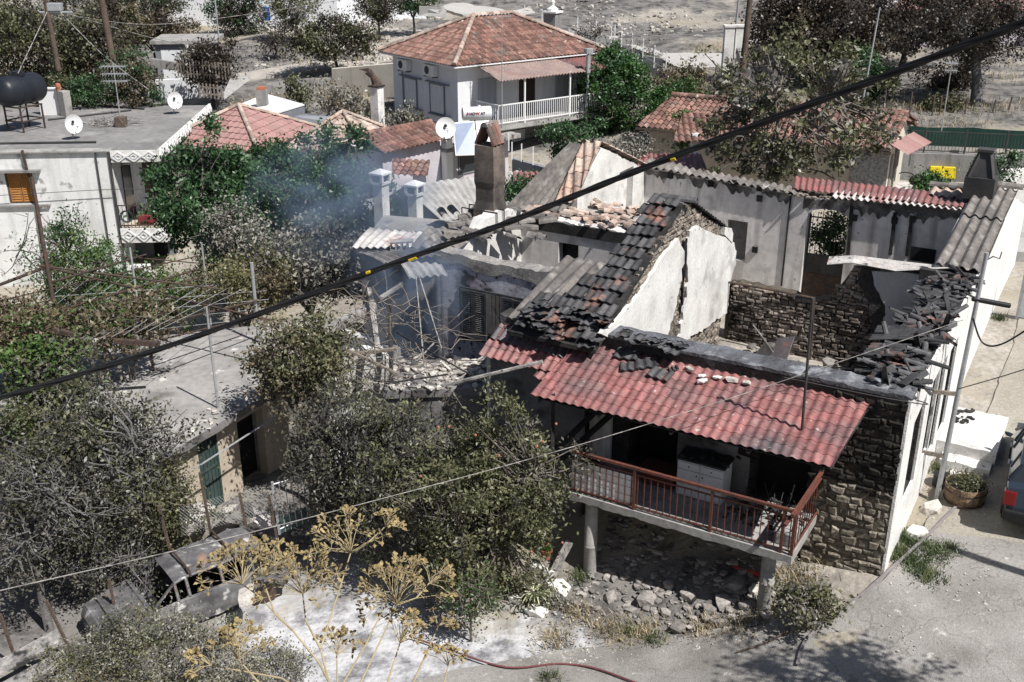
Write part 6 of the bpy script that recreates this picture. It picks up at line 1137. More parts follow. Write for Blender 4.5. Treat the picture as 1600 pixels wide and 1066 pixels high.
# lower shed with flat roof, walls and palings at upper left
t = thing("flat_shed", "low bluish shed with flat roof among burnt trees", "shed", Py(290, 98, 60)); SHF = Fr(Py(244, 92, 60), 6); SHF.o.z = 0; zz = Py(290, 66, 60).z; q = MB(SHF); q.box(0, 3.1, 0, 3, 2.0, zz - .1); q.build("walls", M["wallslate"], t); q = MB(SHF); q.box(-.2, 3.3, -.2, 3.2, zz - .1, zz + .08); q.build("flat_roof", M["conc"], t); q = MB(SHF); q.box(.3, 2.7, -.02, 0, 2.4, zz - .4); q.build("white_panel", M["wallc"], t)
for i, (u0, v0, u1, v1, y, h, lab) in enumerate(((278, 120, 362, 126, 57, 26, "grey paling fence below the burnt bush"), (312, 152, 346, 156, 53, 22, "short paling fence near the flat roof's corner"), (232, 150, 258, 153, 52, 16, "white paling fence left of the short one"), (146, 30, 170, 40, 75, 30, "leaning paling fence at the upper left"))):
    t = thing("paling_fence", lab, "fence", Py((u0 + u1) / 2, v0, y)); a, b = Py(u0, v0, y), Py(u1, v1, y); n = max(6, int((u1 - u0) / 4.6)); q = MB()
    for k in range(n): p = a.lerp(b, k / (n - 1)); q.para(p, Vector((.07, 0, 0)), Vector((0, .02, 0)), Vector((0, 0, h * y / 1653)))
    q.build("palings", M["wallc"] if i == 2 else M["wood"], t); q = MB(); q.bar(a + Vector((0, .04, .2)), b + Vector((0, .04, .2)), .05); q.bar(a + Vector((0, .04, h * y / 1653 * .75)), b + Vector((0, .04, h * y / 1653 * .75)), .05); q.build("rail", M["wood"], t)
slabwall("garden_wall", "white garden wall ending the grey paling fence", [(360, 122, 57), (388, 119, 58), (390, 125, 57.5), (350, 156, 53), (350, 144, 54)], 0, "conc", .15); slabwall("garden_wall", "low white kerb wall below the flat shed", [(232, 126, 56), (280, 124, 56), (280, 131, 56), (232, 133, 56)], 0, "wallc"); slabwall("garden_wall", "pale ledge of the bed in front of the shed", [(235, 92, 58), (285, 100, 58), (285, 112, 58), (236, 106, 58)], 0, "wallgrey"); slabwall("concrete_kerb", "grey retaining kerb under the hilltop driveway", [(655, 10, 74), (694, 12, 74), (698, 27, 73), (655, 25, 74)], 0, "conc")
# pink house behind the dark trees
PH = thing("pink_house", "pink house with red roof half hidden by dark trees", "house", Py(1480, 130, 72)); PF = Fr((Py(1300, 130, 72).x, 72, 0), 4); zq = Py(1400, 130, 72).z; q = MB(PF); q.box(4, 16, 1, 8, zq - .5, zq + 4.6); bd = q.build("walls", M["walllav"], PH)
q = MB(); tiles(q, PF(3.4, .3, zq + 4.5), PF(16.5, .3, zq + 4.5), PF(12.5, 4.5, zq + 6.6), PF(7.5, 4.5, zq + 6.6), .3, .42, .05, 6, .04, prof='b'); q.build("tile_roof", M["tile_n"], PH)
for x in (4.6, 7.2, 9.5): q = MB(PF); q.box(x, x + 1.1, .95, 1.02, zq + .2, zq + 2.2); q.build("dark_opening", M["glassd"], bd)
q = MB(PF); q.box(5.9, 6.9, .93, 1.01, zq + .1, zq + 2.1); q.build("brown_door", M["terr"], bd); q = MB(PF); q.ext([PF(2, .2, zq + 2.6), PF(6, .2, zq + 2.6), PF(6, 1, zq + 2.9), PF(2, 1, zq + 2.9)], (0, 0, .2)); q.build("canopy", M["walllav"], PH); q = MB(PF); q.box(12, 21, -3.8, .8, zq - .6, zq + .05); q.build("porch_slab", M["whitep"], PH); q = MB(PF); q.box(13, 21, -1, .9, zq + .05, zq + 3); q.build("porch_wall", M["walllav"], PH)
slabwall("garden_wall", "grey wall in front of the pink house", [(1378, 122, 66), (1530, 126, 66), (1530, 143, 66), (1378, 142, 66)], 0, "wallgrey")
t = thing("stake_fence", "row of dark stakes below the trunk of the dark tree", "fence", Py(1480, 190, 52))
for i, (u, v) in enumerate(((1380, 165), (1420, 170), (1455, 175), (1466, 178), (1505, 180), (1545, 182), (1570, 178))): p = Py(u, v + 14, 54); q = MB(); q.bar(p, p + Vector((.15 if i > 4 else 0, 0, 1.3)), .06); q.build("stake", M["woodpole"], t)
slabwall("garden_wall", "slate-grey garden wall with white posts below the white house", [(800, 248, 44), (850, 262, 42.5), (850, 300, 42.5), (800, 300, 44)], 0, "wallslate"); t = thing("white_post_fence", "row of thin white posts on the slate-grey garden wall", "fence", Py(815, 255, 44))
for u, v, y in ((800, 250, 44), (815, 253, 43.5), (833, 258, 43), (795, 236, 44.5)): p = Py(u, v, y); q = MB(); q.bar(p, p + Vector((0, 0, .75)), .05); q.build("post", M["whitep"], t)
# ------------------------------------------------------------------ trees and plants
def tree(name, lab, cat, cpx, y, rr, lm, n, size, tm="trunk", tips=110, base=None, tr=.14, limbs=6, seed=0, tipr=.24, mix=None, grp=None, up=.25, twig=.012, shell=.45, cz=None, aspect=.5, droop=0, zmin=None):
    """trunk + limbs + twigs reaching random points of the crown ellipsoid; leaves clustered round the twig tips"""
    r = np.random.default_rng(seed + 100); c = np.array(Py(*cpx, y)) if not isinstance(cpx, Vector) else np.array(cpx); rr = np.array(rr, float)
    b = np.array(base) if base is not None else np.array([c[0], c[1] + .1, G(c[0], c[1])]); b = np.array([b[0], b[1], G(b[0], b[1]) - .1]) if base is None or len(b) < 3 or b[2] == 0 else b
    t = thing(name, lab, cat, b, grp)
    k = max(.25, min(.55, (c[2] - rr[2] - b[2]) / max(.5, c[2] - b[2]) + .25)); top = b + (c - b) * k
    D = r.normal(size=(tips, 3)); D /= np.linalg.norm(D, axis=1)[:, None]; lump = (1 + .3 * (r.random(tips) < .14)) * 1 + .36 * np.sin(D[:, 0] * 4 + seed) * np.cos(D[:, 1] * 3.3 + seed * 2) + .15 * np.sin(D[:, 2] * 6 + seed)
    T = c + D * rr * (shell + (1 - shell) * r.random(tips) ** .6)[:, None] * lump[:, None]
    if zmin is not None: T[:, 2] = np.maximum(T[:, 2], zmin + .2 * r.random(tips))
    T[:, 2] = np.maximum(T[:, 2], GA(T[:, :2]) + .1)
    q = MB(); q.tube([b, b + (top - b) * .5 + r.normal(0, .06, 3), top], [tr * 1.15, tr * .9, tr * .75], 8); nodes = []
    for i in range(limbs):
        a = 2 * math.pi * (i + r.random() * .6) / limbs; e = c + np.array([math.cos(a), math.sin(a), r.uniform(-.2, .75)]) * rr * .62; m1 = top + (e - top) * .35 + r.normal(0, .1, 3) + np.array([0, 0, .12 * rr[2]]); m2 = top + (e - top) * .7 + r.normal(0, .12, 3)
        P = [top, m1, m2, e]; q.tube(P, [tr * .55, tr * .4, tr * .26, tr * .1], 6); nodes += [np.asarray(A_) + (np.asarray(B_) - np.asarray(A_)) * g_ for A_, B_ in ((top, m1), (m1, m2), (m2, e)) for g_ in (.35, .68, 1.0)][1:]
    tk = q.build("trunk", M[tm], t, smooth=True); N_ = np.array(nodes); q = MB()
    for p in T:
        dd = ((N_ - p) ** 2).sum(1) * (.6 + .8 * r.random(len(N_))); j = int(np.argmin(dd)); a = N_[j]; m_ = a + (p - a) * .55 + r.normal(0, .1, 3); m0 = a + (p - a) * .27 + r.normal(0, .06, 3); q.tube([a, m0, m_, p], [twig * 2, twig * 1.6, twig * 1.2, twig * .5], 4)
        for _ in range(2): s_ = m_ + (p - m_) * r.random(); q.tube([s_, s_ + r.normal(0, tipr * .8, 3)], [twig, twig * .4], 3)
    q.build("twigs", M[tm], tk)
    if n:
        w = r.random(tips) ** 2.2 + .08; w /= w.sum(); id_ = r.choice(tips, n, p=w); C = T[id_] + r.normal(0, tipr, (n, 3)) * (.6 + .7 * r.random(tips) ** 1.5)[id_][:, None] * np.array([1, 1, .8]); C[:, 2] = np.maximum(C[:, 2], GA(C[:, :2]) + .02)
        ms = [(lm, 1.0)] if not mix else mix; s0 = 0; u_ = np.cumsum([f for _, f in ms]); u_ = u_ / u_[-1]; tipu = r.random(tips) * .7 + .3 * (np.sin(T[:, 0] * 1.7) * .5 + .5); sel = tipu[id_] + r.normal(0, .08, n); lo_ = -9
        for (m_, f), hi_ in zip(ms, u_):
            mk = (sel > lo_) & (sel <= (hi_ if hi_ < 1 else 9)); lo_ = hi_
            if mk.sum(): leaves("crown" if m_ == ms[0][0] else "crown_" + {"brown": "withered", "grey": "ashen", "dkbrown": "scorched", "charleaf": "charred"}.get(m_, "young") + "_leaves", LM[m_], t, C[mk], size, aspect, up, droop=droop)
    return t
B0 = lambda u, v, z: tuple(Pz(u, v, z)[:2]) + (0,)
# mid-left greens
tree("green_tree", "big bright green tree right of the flat-roofed house's balcony", "tree", (345, 322), 35.5, (2.05, 1.6, 2.1), "green", 27000, .16, seed=1, tips=170, tr=.16)
tree("green_tree", "big dark green tree veiled by smoke left of the white chimneys", "tree", (510, 302), 37.5, (2.1, 1.7, 2.05), "green", 28000, .16, seed=2, tips=190, tr=.16)
tree("green_tree", "small green tree filling the gap between two big green trees", "tree", (430, 300), 38, (1.4, 1.0, 1.4), "green", 12000, .13, seed=3, tips=70, tr=.1)
tree("withered_tree", "ash-grey withered tree below the smoke-veiled green tree", "tree", (480, 412), 31.5, (2.1, 1.4, 1.25), "grey", 7500, .15, seed=4, tips=170, tm="trunkg", mix=[("grey", .8), ("olive", .2)], tr=.12)
tree("withered_tree", "small ashen tree in front of the bright green tree", "tree", (365, 375), 33, (1.4, 1.0, 1.2), "grey", 6000, .11, seed=5, tips=80, tm="trunkg", mix=[("grey", .6), ("green", .4)], tr=.1)
tree("yellowing_tree", "yellow-green shrub at the pergola's far corner", "shrub", (375, 440), 30, (1.35, 1.1, .8), "yellow", 8500, .1, seed=6, tips=90, mix=[("yellow", .7), ("brown", .3)], tr=.08)
tree("vine_tree", "green leafy tree with bare top in front of the stained white wall", "tree", (125, 430), 33.5, (1.9, 1.2, 1.7), "green", 10000, .12, seed=7, tips=120, mix=[("green", .55), ("vine", .45)], tr=.1, shell=.5)
tree("bare_tree", "leafless young tree against the white wall's pergola pole", "tree", (85, 415), 34.5, (1.7, 1.0, 2.0), "grey", 250, .1, seed=8, tips=60, tm="trunkd", tr=.07)
tree("green_shrub", "low green vine under the pergola", "shrub", (250, 465), 31, (1.4, 1.2, .7), "vine", 6000, .12, seed=9, tips=60, tr=.06)
# pergola vines and front-left trees
tree("withered_vine", "brown withered grapevine along the pergola's front", "vine", (175, 505), 25.5, (1.7, .9, .55), "brown", 5500, .13, seed=10, tips=100, mix=[("brown", .75), ("vine", .25)], tr=.07, base=(-9.7, 25.2, 0))
tree("grapevine", "green and brown grapevine at the photo's left edge", "vine", (25, 520), 24.5, (1.2, 1.0, 1.0), "brown", 6500, .12, seed=11, tips=80, mix=[("brown", .6), ("vine", .4)], tr=.08)
tree("grapevine", "bright green vine climbing below the withered grapevine", "vine", (75, 585), 22.5, (.9, .8, .9), "vine", 4500, .13, seed=12, tips=60, mix=[("vine", .7), ("charleaf", .3)], tr=.07)
tree("burnt_tree", "large scorched tree with grey limbs at the left foreground", "tree", (150, 720), 20.2, (1.9, 1.5, 1.75), "charleaf", 11000, .105, seed=13, tips=230, tm="trunkg", tr=.13, limbs=9, mix=[("charleaf", .55), ("olive", .45)], base=(-9.3, 19.6, 0), twig=.014)
tree("burnt_tree", "bare grey brushy tree at the photo's lower left edge", "tree", (40, 800), 18.8, (1.5, 1.2, 1.5), "charleaf", 4500, .09, seed=14, tips=220, tm="trunkg", tr=.09, limbs=9, twig=.012, base=(-9.9, 18.6, 0))
tree("olive_shrub", "olive-green bush under the large scorched tree", "shrub", (75, 680), 21.2, (1.4, 1.0, 1.0), "olive", 9000, .09, seed=15, tips=90, mix=[("olive", .7), ("vine", .3)], tr=.07)
tree("olive_shrub", "yellow-green bush against the beige shed wall", "shrub", (255, 790), 20.9, (.75, .6, 1.0), "olive", 6500, .085, seed=16, tips=70, tr=.06)
tree("scorched_bush", "dark scorched bush low behind the burnt car", "bush", (150, 870), 19.6, (1.4, .9, .8), "charleaf", 5000, .08, seed=17, tips=120, tm="trunkg", mix=[("charleaf", .6), ("olive", .4)], tr=.06)
tree("brown_tree", "brown and green tree above the shed's dark doorway", "tree", (468, 565), 23.2, (1.1, 1.0, 1.25), "olive", 9000, .115, seed=18, tips=130, mix=[("olive", .55), ("brown", .45)], tr=.09)
tree("pomegranate_tree", "large dense pomegranate tree left of the burnt balcony", "tree", (760, 785), 19.7, (1.75, 1.3, 2.15), "olive", 26000, .11, seed=19, tips=430, mix=[("olive", .72), ("charleaf", .28)], tr=.1, limbs=9, base=(-.4, 19.5, 0), shell=.4, tipr=.17, droop=.3, aspect=.42)
tree("scorched_tree", "charcoal-leaved tree between the shed and the pomegranate tree", "tree", (580, 725), 20.6, (1.65, 1.2, 1.65), "charleaf", 16000, .115, seed=20, tips=340, mix=[("charleaf", .72), ("olive", .28)], tr=.1, limbs=9, tm="trunkd", base=(-2.8, 20.3, 0), shell=.4, tipr=.18, droop=.6, aspect=.36)
q = MB(); r_ = random.Random(4)
for i in range(13): q.lathe(Py(r_.uniform(640, 900), r_.uniform(640, 900), 18.7), [(.012, -.025), (.027, -.01), (.027, .012), (.01, .03)], 7)
tag(q.build("pomegranates", M["terr"]), "small red fruits scattered over the pomegranate tree", "fruit", kind="stuff")
tree("green_shrub", "small fresh green shrub at the pomegranate tree's foot", "shrub", (735, 935), 18.2, (.45, .35, .35), "bright", 1100, .075, seed=21, tips=50, mix=[("bright", .6), ("olive", .4)], tr=.03)
# right and back trees
tree("walnut_tree", "half-bare walnut tree rising behind the ruin's rear wall", "tree", (1228, 186), 37.5, (2.95, 2.0, 2.6), "olive", 8200, .21, seed=22, tips=200, tm="trunk", tr=.13, limbs=14, twig=.024, shell=.6, mix=[("olive", .65), ("grey", .35)], base=(9.2, 37.0, 0), tipr=.22)
tree("orange_tree", "dense dark-green tree right beside the white house's veranda", "tree", (965, 155), 55, (2.0, 1.6, 1.7), "bright", 15000, .17, seed=23, tips=110, tr=.18, mix=[("bright", .6), ("green", .4)])
tree("orange_tree", "upper clump of dark green tree against the hip roof's corner", "tree", (955, 108), 56.5, (1.2, 1.0, 1.2), "green", 7000, .17, seed=24, tips=60, tr=.14, mix=[("green", .6), ("bright", .4)])
tree("lemon_tree", "bright green tree left of the walnut tree", "tree", (1072, 170), 52, (1.35, 1.1, 1.3), "bright", 9500, .16, seed=25, tips=80, tr=.12)
tree("lemon_tree", "lower green bush under the bright green tree", "bush", (1060, 212), 48, (.9, .8, .85), "bright", 5000, .16, seed=26, tips=50, tr=.08)
tree("brown_shrub", "withered brown shrub above the bright green tree", "shrub", (1060, 125), 57, (1.2, .9, .6), "brown", 3500, .16, seed=27, tips=60, tr=.07); tree("brown_shrub", "thin withered shrub by the foot of the gate pillars", "shrub", (1110, 150), 55, (1.4, .9, .7), "brown", 3200, .15, seed=28, tips=60, tr=.06, mix=[("brown", .6), ("olive", .4)])
tree("bare_shrub", "bare grey shrub against the stepped garden wall", "shrub", (1000, 95), 61, (1.2, .8, 1.2), "brown", 250, .14, seed=29, tips=60, tr=.06, tm="trunkg"); tree("bare_shrub", "bare dry shrub at the top step of the garden wall", "shrub", (920, 60), 65, (1.0, .8, 1.0), "brown", 500, .14, seed=30, tips=50, tr=.05, tm="trunkd")
tree("garden_shrub", "dark green shrub at the left of the white gable ruin", "shrub", (893, 225), 43.5, (.9, .8, .95), "green", 4500, .14, seed=31, tips=50, tr=.07); tree("garden_shrub", "dark shrub below the slate-grey garden wall", "shrub", (830, 300), 38.5, (.9, .6, .6), "green", 3000, .13, seed=32, tips=40, tr=.05); tree("garden_shrub", "grey-green bush among tiles behind the white gable", "shrub", (985, 238), 40, (.8, .6, .5), "grey", 2200, .13, seed=33, tips=40, tr=.05)
tree("scorched_tree", "huge brown scorched tree at the top right", "tree", (1275, 45), 62, (4.3, 3.0, 2.9), "dkbrown", 30000, .2, seed=34, tips=260, tm="trunkd", tr=.28, mix=[("dkbrown", .8), ("brown", .2)], limbs=9, tipr=.42)
tree("scorched_tree", "brown scorched tree behind the aerial at the top right", "tree", (1420, 25), 66, (3.0, 2.5, 2.2), "dkbrown", 12000, .2, seed=35, tips=140, tm="trunkd", tr=.2, mix=[("dkbrown", .8), ("brown", .2)], tipr=.4)
tree("forked_tree", "scorched tree with pale forked trunk at the right edge", "tree", (1525, 40), 56, (3.0, 2.4, 2.0), "dkbrown", 13000, .18, seed=36, tips=200, tm="trunkg", tr=.3, mix=[("dkbrown", .85), ("brown", .15)], base=tuple(Pg(1525, 165))[:2] + (0,), limbs=8, cz=1, tipr=.35)
tree("ivy_bush", "vivid green bush among the scorched trees at the right", "bush", (1350, 118), 58, (1.75, 1.2, 1.15), "bright", 9000, .17, seed=37, tips=80, tr=.1, mix=[("bright", .5), ("green", .5)])
for i, (u, v, y, rr, lm, n, lab, mx) in enumerate(((45, 75, 55, (2.6, 2.0, 2.3), "olive", 12000, "broad dusty olive tree at the upper left edge", [("dkbrown", .45), ("olive", .55)]), (125, 85, 53, (1.7, 1.4, 1.7), "olive", 8000, "dusty olive tree between the two upper-left posts", [("dkbrown", .5), ("olive", .5)]), (205, 125, 50, (1.3, 1.1, 1.3), "green", 6500, "green-brown tree right of the brown leaning pole", [("green", .5), ("brown", .5)]), (120, 145, 50, (1.3, 1.0, .7), "green", 5000, "low green shrub behind the flat roof", [("green", .6), ("olive", .4)]), (235, 45, 66, (2.4, 1.5, .9), "brown", 6000, "withered low tree behind the flat shed", [("brown", .6), ("dkbrown", .4)]), (325, 100, 58, (1.5, 1.1, 1.1), "dkbrown", 7000, "dark scorched bush right of the flat shed", [("dkbrown", .7), ("grey", .3)]), (370, 12, 80, (1.7, 1.6, 2.0), "green", 8000, "dark cypress-like tree left of the hilltop house door", [("dkbrown", .5), ("green", .5)]), (225, 6, 80, (3.2, 2.2, 1.7), "dkbrown", 7000, "wide dark tree at the top edge left of the hilltop house", [("dkbrown", .75), ("green", .25)]), (460, 8, 76, (2.0, 1.6, 1.6), "olive", 4500, "slim olive with bare trunk before the hilltop house", [("olive", .6), ("grey", .4)]), (590, 8, 77, (1.4, 1.2, 1.0), "dkbrown", 3500, "small dark tree on the stony bank", [("dkbrown", .6), ("olive", .4)]), (645, 2, 79, (1.5, 1.2, .9), "green", 4000, "small green tree by the hilltop driveway", [("green", .6), ("olive", .4)]), (520, 62, 66, (2.6, 1.4, 1.2), "olive", 9000, "wide scorched bush below the hilltop house", [("olive", .5), ("dkbrown", .3), ("grey", .2)]), (540, 160, 53, (1.2, .8, .9), "grey", 1400, "thin dry bush before the cream retaining wall", [("grey", .6), ("brown", .4)]), (620, 190, 49, (1.3, .8, .8), "grey", 2600, "dry grey bush right of the cowled chimney", [("grey", .6), ("olive", .4)]), (465, 145, 57, (.7, .5, .6), "olive", 900, "tiny green bush on the slope by the block wall", [("olive", 1.0)]), (185, 45, 64, (1.8, 1.3, 1.2), "olive", 5000, "dusty tree right behind the leaning pole", [("olive", .5), ("brown", .5)]), (80, 35, 62, (4.5, 2.0, 2.2), "olive", 12000, "wide scorched tree mass behind the crossarm post", [("dkbrown", .6), ("olive", .4)]), (430, 60, 70, (.8, .6, 1.3), "dkbrown", 700, "leafless burnt sapling on the dark slope", [("dkbrown", 1.0)]), (1475, 165, 55, (.8, .6, .5), "olive", 1200, "little bush by the dark stakes", [("olive", 1.0)]), (1490, 130, 60, (1.5, 1.0, .9), "dkbrown", 3500, "dark shrub under the pale forked trunk", [("dkbrown", 1.0)]), (1455, 275, 47, (.5, .3, .3), "bright", 0, "", None), (1555, 265, 44.5, (.9, .5, .6), "green", 2500, "green potted shrub at the terrace corner", [("green", 1.0)]), (1452, 284, 44, (.7, .4, .3), "bright", 1500, "low bright plant on the terrace edge", [("bright", 1.0)]))):
    if n: tree("background_tree" if rr[2] > 1 else "background_shrub", lab, "tree" if rr[2] > 1 else "shrub", (u, v), y, rr, lm, n, .19 if y > 52 else .14, seed=50 + i, tips=max(30, int(n / 75)), tm="trunkd" if lm != "grey" else "trunkg", tr=.05 + .05 * rr[2], mix=mx, tipr=.33 if y > 52 else .2)
# foreground plants on the slope below the camera
tree("dusty_bush", "ash-dusted grey bush in the lower left foreground", "bush", (245, 1030), 14.4, (1.5, .9, 1.05), "grey", 16000, .055, seed=80, tips=210, tm="trunkg", mix=[("grey", .5), ("olive", .5)], tr=.04, tipr=.17, twig=.006)
tree("dusty_bush", "smaller dusty bush left of the grey foreground bush", "bush", (130, 1060), 13.8, (.7, .6, .5), "grey", 4500, .05, seed=81, tips=90, tm="trunkg", mix=[("grey", .4), ("olive", .3), ("brown", .3)], tr=.03, tipr=.15, twig=.006)
tree("dusty_bush", "dry yellowish bush right of the grey foreground bush", "bush", (420, 1055), 14.0, (.8, .6, .45), "yellow", 4500, .05, seed=82, tips=90, tm="trunkg", mix=[("grey", .4), ("olive", .3), ("yellow", .3)], tr=.03, tipr=.15, twig=.006)
tree("fig_weed", "dusty fig weed at the foot of the brown stone corner", "weed", (1262, 945), 17.4, (.55, .35, .42), "olive", 1500, .11, seed=83, tips=45, tr=.02, mix=[("olive", .6), ("grey", .4)], twig=.006, tipr=.13)
tree("shade_tree", "leafy tree on the slope beyond the photo's right edge", "tree", Vector((10.2, 11.7, 7.9)), 0, (1.7, 1.6, 1.1), "green", 5000, .14, seed=84, tips=90, tr=.13)
grasstuft("weeds", M_ := LM["grass"], [tuple(Pg(u, v))[:2] for u, v in ((1405, 868), (1425, 880), (1440, 892), (1460, 870), (1475, 860), (1410, 838), (1432, 850), (1450, 905), (1395, 860))], 330, .17, .17, "green weeds along the foot of the whitewashed wall", "weeds", lean=.5)
tree("green_shrub", "green plant seen through the ruin's arched window", "shrub", (1305, 372), 33.4, (.9, .5, .75), "bright", 2600, .13, seed=91, tips=30, tr=.03)
grasstuft("dry_grass", LM["dry"], [tuple(Pg(u, v))[:2] for u, v in ((950, 985), (980, 1000), (1010, 990), (1100, 985), (1150, 985), (900, 960), (1190, 955), (870, 1000), (1250, 900), (1215, 905))], 200, .2, .22, "dry straw tufts along the lane's edge", "grass", lean=.6)
grasstuft("green_tufts", LM["grass"], [tuple(Pg(u, v))[:2] for u, v in ((860, 1062), (985, 990), (1020, 1005), (905, 905), (1465, 735), (1440, 700), (1560, 500), (1500, 690))], 120, .22, .12, "scattered green tufts beside lane and wall", "grass", lean=.5)
far_p = [tuple(Pg(rnd.uniform(900, 1600), rnd.uniform(70, 200)))[:2] for _ in range(70)] + [tuple(Pg(rnd.uniform(380, 640), rnd.uniform(50, 190)))[:2] for _ in range(18)]
grasstuft("straw_grass", LM["dry"], far_p, 130, .36, .9, "dry straw grass on the far slopes and gardens", "grass", w=.018, lean=.6)
# ------------------------------------------------------------------ flat-roofed shed, lower left
a, b, c, d = Pz(285, 695, 1.4), Pz(462, 588, 1.4), Pz(492, 498, 1.4), Pz(-60, 560, 1.4); e = Pz(-60, 660, 1.4); a2 = Pz(150, 760, 1.4)
SHD = thing("flat_roof_shed", "beige shed with broad grey concrete roof and dark green door", "shed", (-9, 25, -1.1)); q = MB(); q.ext([e, a2, a, b, c, d], (0, 0, -.16)); q.build("roof_slab", M["concd"], SHD)
dv = (b - a).normalized(); nv = Vector((-dv.y, dv.x, 0)); ang = math.degrees(math.atan2(dv.y, dv.x)); SD = Fr((a.x, a.y, 0), ang); Ls = (b - a).length
q = MB(SD); wall(q, SD, -.05, Ls - .1, .3, .55, -1.5, 1.24, holes=[(.75, 1.45, -1.3, 1.0), (2.2, 3.2, -1.3, .9)], step=.6); fw_ = q.build("front_wall", M["wallbeige"], SHD); q = MB(SD); q.box(-.05, .2, .56, 6, -1.5, 1.24); q.build("side_wall", M["wallbeige"], SHD)
q = MB(SD); q.box(.75, 1.45, .34, .39, -1.2, 1.0)
for i in range(5): q.box(.78 + i * .13, .8 + i * .13, .32, .34, -1.2, .95)
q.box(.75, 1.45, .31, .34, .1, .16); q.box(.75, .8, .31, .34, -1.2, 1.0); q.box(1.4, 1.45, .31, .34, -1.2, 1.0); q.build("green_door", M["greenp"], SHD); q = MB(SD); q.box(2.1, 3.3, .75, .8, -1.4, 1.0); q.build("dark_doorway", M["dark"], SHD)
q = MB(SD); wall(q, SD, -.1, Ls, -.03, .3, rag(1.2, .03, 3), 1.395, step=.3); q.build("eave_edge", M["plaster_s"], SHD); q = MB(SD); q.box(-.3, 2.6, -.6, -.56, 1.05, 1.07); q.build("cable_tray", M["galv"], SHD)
q = MB(); r_ = random.Random(19)
for i in range(40): p = a.lerp(b, r_.random()) + nv * r_.uniform(-.1, .7); q.rock(p + Vector((0, 0, .03)), r_.uniform(.03, .11), r_.random(), (1.5, 1, .4))
tag(q.build("roof_rubble", M["rock"]), "chips and broken pieces along the shed roof's edge", "rubble", kind="stuff")
# pergola of pipes and wires over the shed roof
PG = thing("pergola", "rusty pipe pergola with wires above the shed roof", "pergola", Pz(325, 638, 1.4)); zt = 3.9
def pgpost(u, v, z0, z1, r, m): p = Pz(u, v, z0); q = MB(); q.tube([p, Vector((p.x, p.y, z1))], r, 8); q.build("pergola_post", M[m], PG, smooth=True); return Vector((p.x, p.y, z1))
P1 = pgpost(341, 638, 1.4, 4.1, .03, "galv"); P2 = pgpost(240, 580, 1.4, 3.7, .04, "rustd"); P3 = pgpost(222, 520, 1.4, 4.0, .03, "galv"); P4 = pgpost(405, 535, 1.4, 3.8, .05, "galv"); P5 = pgpost(173, 610, 1.4, 3.6, .04, "wood"); P6 = pgpost(150, 590, 1.4, 3.6, .025, "galv"); P7 = pgpost(330, 510, 1.4, 4.0, .025, "galv")
q = MB()
for (u0, v0, y0, u1, v1, y1, r) in ((0, 445, 27, 78, 415, 31, .045), (60, 415, 27, 345, 452, 28, .03), (85, 440, 25, 228, 398, 31, .03), (110, 480, 25, 340, 412, 31, .03), (180, 400, 31, 352, 415, 31, .02), (60, 415, 30, 420, 500, 26, .035), (100, 500, 24.5, 420, 400, 32, .022), (0, 470, 25, 310, 400, 32, .02), (150, 530, 24, 402, 470, 28, .03), (40, 520, 24.3, 120, 520, 24.3, .05), (255, 530, 25, 410, 492, 28, .025)):
    q.tube([Py(u0, v0, y0), Py(u1, v1, y1)], r, 6)
q.bar(Py(178, 533, 24), Py(250, 538, 24.3), .12); q.bar(Py(70, 512, 24), Py(120, 524, 24), .1); q.build("pipe_rails", M["rustd"], PG)
q = MB()
for i in range(16): u = 10 + i * 25; q.tube([Py(u * .75 - 40, 560 - i * 3, 23.8), Py(u * .75 + 130, 415 + (i % 4) * 6, 31)], .007, 4)
for i in range(6): q.tube([Py(-10, 470 + i * 18, 25 + i * .3), Py(420, 440 + i * 14, 30 - i * .5)], .007, 4)
q.build("wires", M["galv"], PG)
# ------------------------------------------------------------------ chain-link fence, gate and debris by the shed
t = thing("iron_gate", "bent iron bar gate leaning at the burnt yard", "gate", Pz(460, 830, -1.2)); q = MB(); g0, g1 = Py(437, 835, 20.6), Py(482, 815, 21.0); h_ = Vector((-.05, 0, 1.3))
for k in range(6): p = g0.lerp(g1, k / 5); q.tube([p, p + h_ * (1 if k < 4 else .92)], .012, 5)
q.tube([g0 + h_, g1 + h_ * .92], .018, 5); q.tube([g0 + h_ * .1, g1 + h_ * .1], .018, 5); q.bar(g0, g0 + h_ * 1.05, .05); q.build("bars", M["galv"], t); q = MB(); q.para(g0, g1 - g0, Vector((0, .02, 0)), h_ * .3); q.build("kick_panel", M["greenp"], t)
t = thing("wire_mesh_fence", "burnt posts and sagging wire mesh behind the car wreck", "fence", Pz(330, 850, -1.2)); q = MB()
for u, v, u1, v1, y in ((330, 826, 312, 738, 20.4), (268, 853, 248, 790, 19.6), (390, 828, 374, 770, 20.8), (437, 845, 420, 775, 20.6), (108, 990, 72, 938, 17.6), (180, 945, 170, 905, 18.4), (20, 1005, 0, 960, 17.2)): q2 = MB(); a_ = Py(u, v, y); q2.bar(a_ - Vector((0, 0, .6)), Py(u1, v1, y), .05); q2.build("fence_post", M["woodpole"], t)
m0, m1 = Py(285, 838, 20.2), Py(440, 795, 21.2)
for k in range(34):
    f0 = k / 33; p = m0.lerp(m1, f0)
    for sgn in (-1, 1):
        p2 = m0.lerp(m1, min(1, max(0, f0 + sgn * .24))); kk = abs(p2.x - p.x) / max(1e-6, abs((m1 - m0).x * .24)); q.tube([p, p2 + Vector((0, 0, .75 * kk))], .004, 3)
q.build("mesh", M["galv"], t)
